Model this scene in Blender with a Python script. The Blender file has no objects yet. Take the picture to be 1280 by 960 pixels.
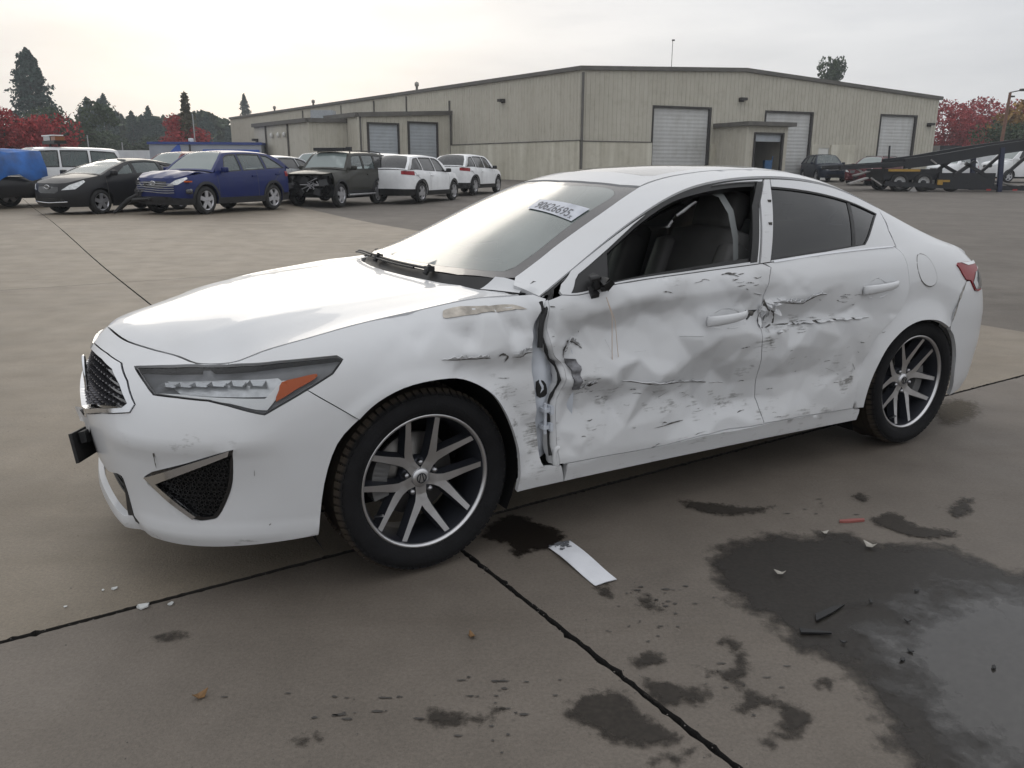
import bpy, bmesh, math, random
import numpy as np
from mathutils import Vector, Matrix
from mathutils.geometry import delaunay_2d_cdt

# ------------------------------------------------------------------ camera, world, sun, exposure
SC = bpy.context.scene
COL = SC.collection
R = math.radians
rng = random.Random(11)
nrg = np.random.default_rng(11)

cam_d = bpy.data.cameras.new('camera')
cam = bpy.data.objects.new('camera', cam_d)
COL.objects.link(cam)
cam.location = (0, 0, 1.3638)
cam.rotation_euler = (R(90) - 0.2630, 0, 0)
cam.rotation_euler.rotate_axis('Z', 0.0037)
cam_d.sensor_width = 36
cam_d.lens = 1005.7 / 1280 * 36
cam_d.clip_end = 3000
SC.camera = cam

SUN_AZ, SUN_EL = R(-18), R(18)      # azimuth from +Y, positive to +X
SUN_DIR = Vector((math.sin(SUN_AZ) * math.cos(SUN_EL), math.cos(SUN_AZ) * math.cos(SUN_EL), math.sin(SUN_EL)))
world = bpy.data.worlds.new('World')
SC.world = world
world.use_nodes = True
def build_world():
    nt = world.node_tree
    N, L = nt.nodes, nt.links
    N.clear()
    out = N.new('ShaderNodeOutputWorld')
    bg = N.new('ShaderNodeBackground')
    sky = N.new('ShaderNodeTexSky')
    sky.sky_type = 'NISHITA'
    sky.sun_disc = False
    sky.sun_elevation = SUN_EL
    sky.sun_rotation = SUN_AZ
    sky.air_density = 1.0
    sky.dust_density = 3.0
    tc = N.new('ShaderNodeTexCoord')
    # cloud deck: soft streaky noise over the whole sky
    mp = N.new('ShaderNodeMapping'); mp.inputs['Scale'].default_value = (1.2, 1.2, 5.5)
    L.new(tc.outputs['Generated'], mp.inputs['Vector'])
    nz = N.new('ShaderNodeTexNoise'); nz.inputs['Scale'].default_value = 2.1; nz.inputs['Detail'].default_value = 6; nz.inputs['Roughness'].default_value = .55
    L.new(mp.outputs['Vector'], nz.inputs['Vector'])
    rmp = N.new('ShaderNodeValToRGB')
    rmp.color_ramp.elements[0].position = .33; rmp.color_ramp.elements[0].color = (7.3, 7.45, 7.75, 1)
    rmp.color_ramp.elements[1].position = .68; rmp.color_ramp.elements[1].color = (9.0, 9.1, 9.3, 1)
    L.new(nz.outputs['Fac'], rmp.inputs['Fac'])
    # the sun behind the cloud: a broad warm glow round the sun's direction
    dot = N.new('ShaderNodeVectorMath'); dot.operation = 'DOT_PRODUCT'
    dot.inputs[1].default_value = SUN_DIR
    nrm = N.new('ShaderNodeVectorMath'); nrm.operation = 'NORMALIZE'
    L.new(tc.outputs['Generated'], nrm.inputs[0]); L.new(nrm.outputs['Vector'], dot.inputs[0])
    mx0 = N.new('ShaderNodeMath'); mx0.operation = 'MAXIMUM'; mx0.inputs[1].default_value = 0
    L.new(dot.outputs['Value'], mx0.inputs[0])
    def glow(p, col):
        pw = N.new('ShaderNodeMath'); pw.operation = 'POWER'; pw.inputs[1].default_value = p
        L.new(mx0.outputs[0], pw.inputs[0])
        v = N.new('ShaderNodeVectorMath'); v.operation = 'SCALE'; v.inputs[0].default_value = col
        L.new(pw.outputs[0], v.inputs['Scale'])
        return v
    g1 = glow(75, (5.0, 4.5, 3.6)); g2 = glow(5, (1.5, 1.25, .9))
    ad = N.new('ShaderNodeVectorMath'); ad.operation = 'ADD'
    L.new(g1.outputs[0], ad.inputs[0]); L.new(g2.outputs[0], ad.inputs[1])
    # clouds break the glow up a little
    md = N.new('ShaderNodeMath'); md.operation = 'MULTIPLY_ADD'; md.inputs[1].default_value = 2.2; md.inputs[2].default_value = -.1
    L.new(nz.outputs['Fac'], md.inputs[0])
    sc = N.new('ShaderNodeVectorMath'); sc.operation = 'SCALE'
    L.new(ad.outputs[0], sc.inputs[0]); L.new(md.outputs[0], sc.inputs['Scale'])
    ad2 = N.new('ShaderNodeVectorMath'); ad2.operation = 'ADD'
    L.new(rmp.outputs['Color'], ad2.inputs[0]); L.new(sc.outputs[0], ad2.inputs[1])
    # an overcast sky is brightest overhead: about twice the horizon
    sx = N.new('ShaderNodeSeparateXYZ'); L.new(nrm.outputs['Vector'], sx.inputs[0])
    up = N.new('ShaderNodeMapRange'); up.inputs['From Min'].default_value = .12; up.inputs['From Max'].default_value = 1; up.inputs['To Min'].default_value = 1; up.inputs['To Max'].default_value = 1.65
    L.new(sx.outputs['Z'], up.inputs['Value'])
    sc2 = N.new('ShaderNodeVectorMath'); sc2.operation = 'SCALE'; L.new(ad2.outputs[0], sc2.inputs[0]); L.new(up.outputs[0], sc2.inputs['Scale']); ad2 = sc2
    mix = N.new('ShaderNodeMix'); mix.data_type = 'RGBA'; mix.inputs[0].default_value = .93   # 93 % cloud cover
    L.new(sky.outputs['Color'], mix.inputs[6]); L.new(ad2.outputs[0], mix.inputs[7])
    L.new(mix.outputs[2], bg.inputs['Color'])
    bg.inputs['Strength'].default_value = .095
    L.new(bg.outputs[0], out.inputs['Surface'])
build_world()
sun_d = bpy.data.lights.new('sun', 'SUN')
sun_d.energy = .5
sun_d.angle = R(30)
sun_d.color = (1, .93, .82)
sun = bpy.data.objects.new('sun', sun_d)
COL.objects.link(sun)
sun.rotation_euler = SUN_DIR.to_track_quat('Z', 'Y').to_euler()
vs = SC.view_settings
vs.view_transform = 'Standard'; vs.look = 'None'; vs.exposure = 0; vs.gamma = 1; vs.use_curve_mapping = False

# ------------------------------------------------------------------ helpers: objects
def empty(name, loc=(0, 0, 0), rz=0.0):
    o = bpy.data.objects.new(name, None); COL.objects.link(o)
    o.location = loc; o.rotation_euler = (0, 0, rz); o.empty_display_size = .2
    return o
def tag(o, label=None, cat=None, group=None, kind=None):
    if label: o['label'] = label
    if cat: o['category'] = cat
    if group: o['group'] = group
    if kind: o['kind'] = kind
    return o
def link_mesh(name, me, mat=None, parent=None, smooth=False):
    if mat is not None:
        for m in (mat if isinstance(mat, (list, tuple)) else [mat]): me.materials.append(m)
    if smooth: me.shade_smooth()
    o = bpy.data.objects.new(name, me); COL.objects.link(o)
    if parent is not None: o.parent = parent
    return o
def kids(o): return [c for c in o.children]
def copy_tree(o, parent=None):
    c = o.copy(); COL.objects.link(c)
    if parent is not None: c.parent = parent
    for ch in kids(o): copy_tree(ch, c)
    return c

class MB:
    """collects simple solids into one mesh"""
    def __init__(s): s.v = []; s.f = []; s.m = []; s.sm = []
    def add(s, vs_, fs, mi=0, sm=False):
        k = len(s.v); s.v += [tuple(map(float, p)) for p in vs_]
        s.f += [tuple(i + k for i in f) for f in fs]; s.m += [mi] * len(fs); s.sm += [sm] * len(fs)
    def box(s, c, d, mi=0, M=None, taper=None):
        x, y, z = [q / 2 for q in d]
        tx, ty = taper or (1, 1)
        P = [(-x, -y, -z), (x, -y, -z), (x, y, -z), (-x, y, -z), (-x * tx, -y * ty, z), (x * tx, -y * ty, z), (x * tx, y * ty, z), (-x * tx, y * ty, z)]
        P = [Vector(p) for p in P]
        if M is not None: P = [M @ p for p in P]
        P = [p + Vector(c) for p in P]
        s.add(P, [(0, 3, 2, 1), (4, 5, 6, 7), (0, 1, 5, 4), (1, 2, 6, 5), (2, 3, 7, 6), (3, 0, 4, 7)], mi)
    def bar(s, a, b, w, t=None, mi=0, up=(0, 0, 1)):
        a = Vector(a); b = Vector(b); d = (b - a); l = d.length; d.normalize()
        u = Vector(up)
        if abs(d.dot(u)) > .98: u = Vector((1, 0, 0))
        r = d.cross(u).normalized(); u = r.cross(d)
        t = t or w
        P = []
        for q in (a, b):
            for i, j in ((-1, -1), (1, -1), (1, 1), (-1, 1)): P.append(q + r * (i * w / 2) + u * (j * t / 2))
        s.add(P, [(0, 1, 2, 3), (7, 6, 5, 4), (0, 4, 5, 1), (1, 5, 6, 2), (2, 6, 7, 3), (3, 7, 4, 0)], mi)
    def tube(s, pts, rad, n=8, mi=0, cap=True):
        pts = [Vector(p) for p in pts]
        rr = rad if isinstance(rad, (list, tuple)) else [rad] * len(pts)
        P = []; F = []
        u = None
        for i, p in enumerate(pts):
            d = (pts[min(i + 1, len(pts) - 1)] - pts[max(i - 1, 0)]).normalized()
            if u is None:
                u = d.cross(Vector((0, 0, 1)) if abs(d.z) < .9 else Vector((1, 0, 0))).normalized()
            u = (u - d * u.dot(d)).normalized(); w = d.cross(u)
            for k in range(n):
                a = 2 * math.pi * k / n
                P.append(p + (u * math.cos(a) + w * math.sin(a)) * rr[i])
        for i in range(len(pts) - 1):
            for k in range(n):
                F.append((i * n + k, i * n + (k + 1) % n, (i + 1) * n + (k + 1) % n, (i + 1) * n + k))
        s.add(P, F, mi, True)
        if cap:
            s.add(P[:n], [tuple(range(n))[::-1]], mi); s.add(P[-n:], [tuple(range(n))], mi)
    def lathe(s, prof, n=24, axis='y', c=(0, 0, 0), mi=0, sm=True, close=False):
        """prof: (axial, radius)"""
        P = []; F = []
        for a, r in prof:
            for k in range(n):
                t = 2 * math.pi * k / n; p = (r * math.cos(t), a, r * math.sin(t))
                if axis == 'z': p = (p[0], p[2], p[1])
                if axis == 'x': p = (p[1], p[0], p[2])
                P.append((p[0] + c[0], p[1] + c[1], p[2] + c[2]))
        m = len(prof)
        for i in range(m if close else m - 1):
            for k in range(n):
                F.append((i * n + k, i * n + (k + 1) % n, ((i + 1) % m) * n + (k + 1) % n, ((i + 1) % m) * n + k))
        s.add(P, F, mi, sm)
    def prism(s, poly, z0, z1, mi=0):
        n = len(poly)
        P = [(x, y, z0) for x, y in poly] + [(x, y, z1) for x, y in poly]
        s.add(P, [tuple(range(n))[::-1], tuple(range(n, 2 * n))] + [(i, (i + 1) % n, n + (i + 1) % n, n + i) for i in range(n)], mi)
    def mesh(s, name):
        me = bpy.data.meshes.new(name); me.from_pydata(s.v, [], s.f)
        me.polygons.foreach_set('material_index', s.m); me.polygons.foreach_set('use_smooth', s.sm); me.update()
        bm = bmesh.new(); bm.from_mesh(me); bmesh.ops.recalc_face_normals(bm, faces=bm.faces); bm.to_mesh(me); bm.free()
        return me
    def build(s, name, mat, parent=None):
        return link_mesh(name, s.mesh(name), mat, parent)

# ------------------------------------------------------------------ helpers: materials
MATS = {}
def mat(name, col=(.5, .5, .5), rough=.5, metal=0.0, coat=0.0, var=0.0, vscale=8.0, bump=0.0, bscale=60.0, spec=.5, emit=None, coat_rough=.04, alpha=1.0, dirt=0.0):
    m = bpy.data.materials.new(name); m.use_nodes = True
    nt = m.node_tree; N, L = nt.nodes, nt.links
    b = N['Principled BSDF']
    b.inputs['Base Color'].default_value = (*col, 1); b.inputs['Roughness'].default_value = rough
    b.inputs['Metallic'].default_value = metal; b.inputs['Coat Weight'].default_value = coat; b.inputs['Coat Roughness'].default_value = coat_rough
    b.inputs['Specular IOR Level'].default_value = spec; b.inputs['Alpha'].default_value = alpha
    tc = N.new('ShaderNodeTexCoord')
    if var or dirt:
        nz = N.new('ShaderNodeTexNoise'); nz.inputs['Scale'].default_value = vscale; nz.inputs['Detail'].default_value = 5
        L.new(tc.outputs['Object'], nz.inputs['Vector'])
        hi = [min(1, c * (1 + var)) for c in col]; lo = [c * (1 - var) for c in col]
        r = N.new('ShaderNodeValToRGB'); r.color_ramp.elements[0].position = .3; r.color_ramp.elements[1].position = .7
        r.color_ramp.elements[0].color = (*lo, 1); r.color_ramp.elements[1].color = (*hi, 1)
        L.new(nz.outputs['Fac'], r.inputs['Fac']); L.new(r.outputs['Color'], b.inputs['Base Color'])
        rr = N.new('ShaderNodeMapRange'); rr.inputs['To Min'].default_value = max(0, rough - .08); rr.inputs['To Max'].default_value = min(1, rough + .12)
        L.new(nz.outputs['Fac'], rr.inputs['Value']); L.new(rr.outputs[0], b.inputs['Roughness'])
    if bump:
        n2 = N.new('ShaderNodeTexNoise'); n2.inputs['Scale'].default_value = bscale; n2.inputs['Detail'].default_value = 4
        L.new(tc.outputs['Object'], n2.inputs['Vector'])
        bp = N.new('ShaderNodeBump'); bp.inputs['Strength'].default_value = bump; bp.inputs['Distance'].default_value = .01
        L.new(n2.outputs['Fac'], bp.inputs['Height']); L.new(bp.outputs[0], b.inputs['Normal'])
    if emit: b.inputs['Emission Color'].default_value = (*emit[:3], 1); b.inputs['Emission Strength'].default_value = emit[3]
    MATS[name] = m
    return m
def glass_mat(name, tint=(.8, .9, .88), see=.5, body=(.02, .025, .025), rough=.02, fog=None):
    """car glass: partly see-through, partly dark body, with a clear gloss on top"""
    m = bpy.data.materials.new(name); m.use_nodes = True
    nt = m.node_tree; N, L = nt.nodes, nt.links
    b = N['Principled BSDF']; out = N['Material Output']
    b.inputs['Base Color'].default_value = (*body, 1); b.inputs['Roughness'].default_value = rough; b.inputs['Specular IOR Level'].default_value = .6
    tr = N.new('ShaderNodeBsdfTransparent'); tr.inputs['Color'].default_value = (*tint, 1)
    gl = N.new('ShaderNodeBsdfGlossy'); gl.inputs['Roughness'].default_value = rough
    fr = N.new('ShaderNodeFresnel'); fr.inputs['IOR'].default_value = 1.38
    m1 = N.new('ShaderNodeMixShader'); m1.inputs[0].default_value = see
    L.new(b.outputs[0], m1.inputs[1]); L.new(tr.outputs[0], m1.inputs[2])
    if fog:
        tc = N.new('ShaderNodeTexCoord'); nz = N.new('ShaderNodeTexNoise'); nz.inputs['Scale'].default_value = fog[3]; nz.inputs['Detail'].default_value = 5
        L.new(tc.outputs['Object'], nz.inputs['Vector'])
        r = N.new('ShaderNodeMapRange'); r.inputs['From Min'].default_value = .3; r.inputs['From Max'].default_value = .7
        r.inputs['To Min'].default_value = fog[4]; r.inputs['To Max'].default_value = fog[5]
        L.new(nz.outputs['Fac'], r.inputs['Value']); L.new(r.outputs[0], m1.inputs[0])
        b.inputs['Base Color'].default_value = (*fog[:3], 1)
    m2 = N.new('ShaderNodeMixShader')
    L.new(fr.outputs[0], m2.inputs[0]); L.new(m1.outputs[0], m2.inputs[1]); L.new(gl.outputs[0], m2.inputs[2])
    L.new(m2.outputs[0], out.inputs['Surface'])
    MATS[name] = m
    return m
def car_paint(name, col, flake=0.0):
    return mat(name, col, rough=.32, coat=1.0, var=.05, vscale=3.0, spec=.5, coat_rough=.05)

# ------------------------------------------------------------------ sedan surfaces
class Spl:
    """natural cubic spline through rows of values"""
    def __init__(s,x,y):
        x=np.asarray(x,float); y=np.asarray(y,float)
        if y.ndim==1: y=y[:,None]; s.sq=True
        else: s.sq=False
        n=len(x); h=np.diff(x)
        A=np.zeros((n,n)); r=np.zeros_like(y); A[0,0]=A[-1,-1]=1
        for i in range(1,n-1):
            A[i,i-1]=h[i-1]; A[i,i]=2*(h[i-1]+h[i]); A[i,i+1]=h[i]
            r[i]=6*((y[i+1]-y[i])/h[i]-(y[i]-y[i-1])/h[i-1])
        s.x=x; s.y=y; s.m=np.linalg.solve(A,r); s.h=h
    def __call__(s,t):
        t=np.asarray(t,float); sh=t.shape; t=t.ravel()
        i=np.clip(np.searchsorted(s.x,t)-1,0,len(s.x)-2)
        h=s.h[i][:,None]; a=(s.x[i+1]-t)[:,None]; b=(t-s.x[i])[:,None]
        v=s.m[i]*a**3/(6*h)+s.m[i+1]*b**3/(6*h)+(s.y[i]/h-s.m[i]*h/6)*a+(s.y[i+1]/h-s.m[i+1]*h/6)*b
        v=v.reshape(sh+(v.shape[-1],))
        return v[...,0] if s.sq else v
class Pch:
    """monotone cubic (PCHIP) through rows of values"""
    def __init__(s,x,y):
        x=np.asarray(x,float); y=np.asarray(y,float)
        s.sq=y.ndim==1
        if s.sq: y=y[:,None]
        h=np.diff(x)[:,None]; d=np.diff(y,axis=0)/h
        m=np.zeros_like(y); m[0]=d[0]; m[-1]=d[-1]
        for i in range(1,len(x)-1):
            a,b=d[i-1],d[i]; w1=2*h[i]+h[i-1]; w2=h[i]+2*h[i-1]
            ok=a*b>0
            with np.errstate(all='ignore'): v=(w1+w2)/(w1/a+w2/b)
            m[i]=np.where(ok,v,0)
        s.x=x;s.y=y;s.m=m
    def __call__(s,t):
        t=np.asarray(t,float); sh=t.shape; t=np.clip(t.ravel(),s.x[0],s.x[-1])
        i=np.clip(np.searchsorted(s.x,t)-1,0,len(s.x)-2)
        h=(s.x[i+1]-s.x[i])[:,None]; u=((t-s.x[i])[:,None])/h
        v=s.y[i]*(1+2*u)*(1-u)**2+s.m[i]*h*u*(1-u)**2+s.y[i+1]*u*u*(3-2*u)+s.m[i+1]*h*u*u*(u-1)
        v=v.reshape(sh+(v.shape[-1],))
        return v[...,0] if s.sq else v
# ---------------- sedan outer surfaces (car space: x forward from front axle, y left, z up) ----------
W=np.array([0,.08,.22,.40,.56,.70,.80,.88,.95,1.0])
#   x,    y,    zb,   zt,   offsets inward at W
ST=[
( .968,0.00, .215,.805,(.050,.030,.022,.008,.000,.010,.030,.052,.080,.112)),
( .958,0.20, .215,.790,(.050,.030,.022,.008,.000,.010,.032,.058,.094,.135)),
( .930,0.38, .210,.780,(.045,.026,.020,.008,.000,.012,.036,.070,.118,.175)),
( .872,0.54, .205,.768,(.040,.020,.016,.006,.000,.014,.042,.082,.140,.205)),
( .780,0.67, .205,.757,(.038,.018,.014,.006,.000,.014,.042,.080,.132,.190)),
( .650,0.765,.208,.766,(.036,.018,.012,.005,.000,.012,.038,.072,.120,.170)),
( .500,0.828,.216,.812,(.034,.018,.010,.004,.000,.010,.032,.062,.105,.152)),
( .360,0.862,.225,.842,(.032,.018,.010,.003,.000,.008,.026,.053,.096,.150)),
( .200,0.882,.228,.872,(.032,.018,.010,.002,.000,.006,.021,.047,.092,.154)),
( .000,0.890,.222,.897,(.032,.018,.010,.002,.000,.006,.019,.044,.090,.160)),
(-.250,0.893,.226,.924,(.034,.018,.010,.002,.000,.006,.018,.042,.085,.165)),
(-.480,0.894,.226,.930,(.036,.020,.012,.003,.000,.006,.016,.032,.060,.105)),
(-.620,0.894,.225,.920,(.038,.020,.012,.003,.000,.006,.013,.021,.045,.074)),
(-.800,0.893,.222,.948,(.040,.022,.012,.003,.000,.006,.012,.018,.042,.072)),
(-1.20,0.892,.216,.968,(.042,.022,.012,.003,.000,.006,.012,.017,.042,.070)),
(-1.60,0.892,.210,.984,(.042,.022,.012,.003,.000,.006,.012,.017,.042,.071)),
(-2.00,0.893,.203,1.004,(.040,.022,.010,.002,.000,.006,.012,.019,.045,.074)),
(-2.35,0.895,.200,1.010,(.036,.020,.008,.000,.000,.006,.014,.026,.052,.084)),
(-2.67,0.893,.200,1.005,(.036,.020,.008,.000,.000,.008,.020,.038,.066,.102)),
(-2.95,0.876,.200,.985,(.036,.020,.008,.000,.000,.010,.026,.046,.078,.116)),
(-3.18,0.832,.205,.950,(.040,.022,.010,.000,.000,.012,.030,.052,.086,.124)),
(-3.365,0.755,.215,.914,(.050,.026,.012,.000,.000,.012,.030,.052,.086,.120)),
(-3.50,0.630,.230,.902,(.060,.030,.012,.000,.002,.014,.030,.050,.080,.110)),
(-3.59,0.450,.245,.900,(.070,.034,.012,.000,.004,.016,.030,.048,.070,.095)),
(-3.63,0.22,.250,.930,(.075,.036,.012,.000,.004,.016,.030,.046,.066,.085)),
(-3.64,0.00, .250,.930,(.075,.036,.012,.000,.004,.016,.030,.046,.066,.085)),
]
_xy=np.array([(a,b) for a,b,*_ in ST])
# arc parameter at stations
_k=np.concatenate([[0],np.cumsum(np.hypot(*np.diff(_xy,axis=0).T))])
S_OF=_k.copy()
_B=Spl(_k,_xy)
_zb=Pch(_k,[r[2] for r in ST]); _zt=Pch(_k,[r[3] for r in ST])
_D=Pch(_k,np.array([r[4] for r in ST]))
def s_of_x(x):  # side region: arc parameter for a given base x
    return np.interp(-np.asarray(x,float),-_xy[:,0],_k)
def base_frame(s):
    e=1e-3
    b=_B(s); t=_B(np.asarray(s)+e)-_B(np.asarray(s)-e); t/=np.linalg.norm(t,axis=-1,keepdims=True)
    n=np.stack([-t[...,1],t[...,0]],-1)   # candidate normal
    # t runs from nose(center) outward to left, then to the rear => inward is (t.y? )
    n=np.stack([-np.abs(0*t[...,0])+(-t[...,1]),t[...,0]],-1)
    return b,n
def F_wz(s,w):
    """band surface point at arc parameter s, height fraction w"""
    s=np.asarray(s,float); w=np.asarray(w,float)
    s,w=np.broadcast_arrays(s,w); sh=s.shape; s=s.ravel(); w=w.ravel()
    b,n=base_frame(s); zb=_zb(s); zt=_zt(s); D=_D(s)
    i=np.clip(np.searchsorted(W,w)-1,0,len(W)-2)
    # pchip in w per row
    h=np.diff(W); d=np.diff(D,axis=1)/h
    m=np.zeros_like(D); m[:,0]=d[:,0]; m[:,-1]=d[:,-1]
    for j in range(1,len(W)-1):
        a,c=d[:,j-1],d[:,j]; w1=2*h[j]+h[j-1]; w2=h[j]+2*h[j-1]
        with np.errstate(all='ignore'): v=(w1+w2)/(w1/a+w2/c)
        m[:,j]=np.where(a*c>0,v,0)
    r=np.arange(len(s)); hh=h[i]; u=(w-W[i])/hh
    off=D[r,i]*(1+2*u)*(1-u)**2+m[r,i]*hh*u*(1-u)**2+D[r,i+1]*u*u*(3-2*u)+m[r,i+1]*hh*u*u*(u-1)
    P=np.stack([b[:,0]+n[:,0]*off,b[:,1]+n[:,1]*off,zb+w*(zt-zb)],-1)
    return P.reshape(sh+(3,))
def F(s,z):
    s=np.asarray(s,float); zb=_zb(s); zt=_zt(s)
    return F_wz(s,np.clip((np.asarray(z)-zb)/(zt-zb),-.1,1.0))
# ---- edge curve between hood and fender, from the band's top row
def C(s): return F_wz(s,np.ones_like(np.asarray(s,float)))
# ---- hood: crown over the edge curve
S_COWL=S_OF[11]
_hs=np.linspace(0,S_OF[11],400); _hc=C(_hs)
_HC=Pch([-.70,-.45,-.25,0,.25,.45,.62,.75,.82,.857],[.955,.951,.944,.932,.914,.890,.860,.834,.818,.804])
def H(x,y):
    x=np.asarray(x,float); y=np.asarray(y,float)
    ye=np.interp(-x,-_hc[:,0],_hc[:,1]); ze=np.interp(-x,-_hc[:,0],_hc[:,2])
    zc=_HC(x); q=np.clip(np.abs(y)/np.maximum(ye,1e-4),0,1.2)
    return ze+(zc-ze)*(1-q**2.6)
def Hs(a,b):
    return np.stack([np.asarray(a,float),np.asarray(b,float),H(a,b)],-1)
# ---- greenhouse: gutter curve E and belt
E_=np.array([(-.47,.80,.925),(-.611,.752,.986),(-.825,.70,1.093),(-1.075,.655,1.21),(-1.276,.628,1.280),(-1.468,.61,1.314),(-1.773,.597,1.331),(-2.073,.595,1.312),(-2.314,.603,1.260),(-2.551,.628,1.174),(-2.78,.655,1.085),(-3.0,.672,1.012),(-3.2,.664,.962),(-3.38,.60,.918),(-3.52,.48,.905)])
_E=Spl(-E_[:,0],E_)
EX0,EX1=-.47,-3.52
def E(x): return _E(-np.asarray(x,float))
def G(x,t):
    """side of the greenhouse: x of the belt point, t 0 belt .. 1 gutter"""
    x=np.asarray(x,float); t=np.asarray(t,float)
    x,t=np.broadcast_arrays(x,t)
    s=s_of_x(x); b=C(s); 
    e=E(x); u=t[...,None]
    P=b*(1-u)+e*u
    ln=np.abs(e[...,2]-b[...,2])
    bow=np.minimum(.018,ln*.06)*4*t*(1-t)
    P[...,1]+=bow
    return P
# ---- top: windshield, roof, back light, trunk as a crown over the gutter/A-pillar edge
_TC=Pch([-3.70,-3.60,-3.45,-3.25,-3.05,-2.85,-2.65,-2.45,-2.25,-2.05,-1.85,-1.60,-1.38,-1.22,-1.14,-.95,-.70,-.45,-.28,-.1],
        [.88,.915,.945,.982,1.024,1.092,1.190,1.280,1.342,1.371,1.380,1.378,1.362,1.338,1.322,1.262,1.160,1.050,.972,.90])
def T(x,y):
    x=np.asarray(x,float); y=np.asarray(y,float)
    e=E(np.clip(x,EX1,EX0)); ye=e[...,1]; ze=e[...,2]
    zc=_TC(x); q=np.clip(np.abs(y)/np.maximum(ye,1e-4),0,1.3)
    pw=np.interp(x,[-3.2,-2.6,-2.3,-1.9,-1.2,-.5],[2.4,3.0,3.6,3.2,2.4,2.2])
    return ze+(zc-ze)*(1-q**pw)
def Ts(a,b): return np.stack([np.asarray(a,float),np.asarray(b,float),T(a,b)],-1)

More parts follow.
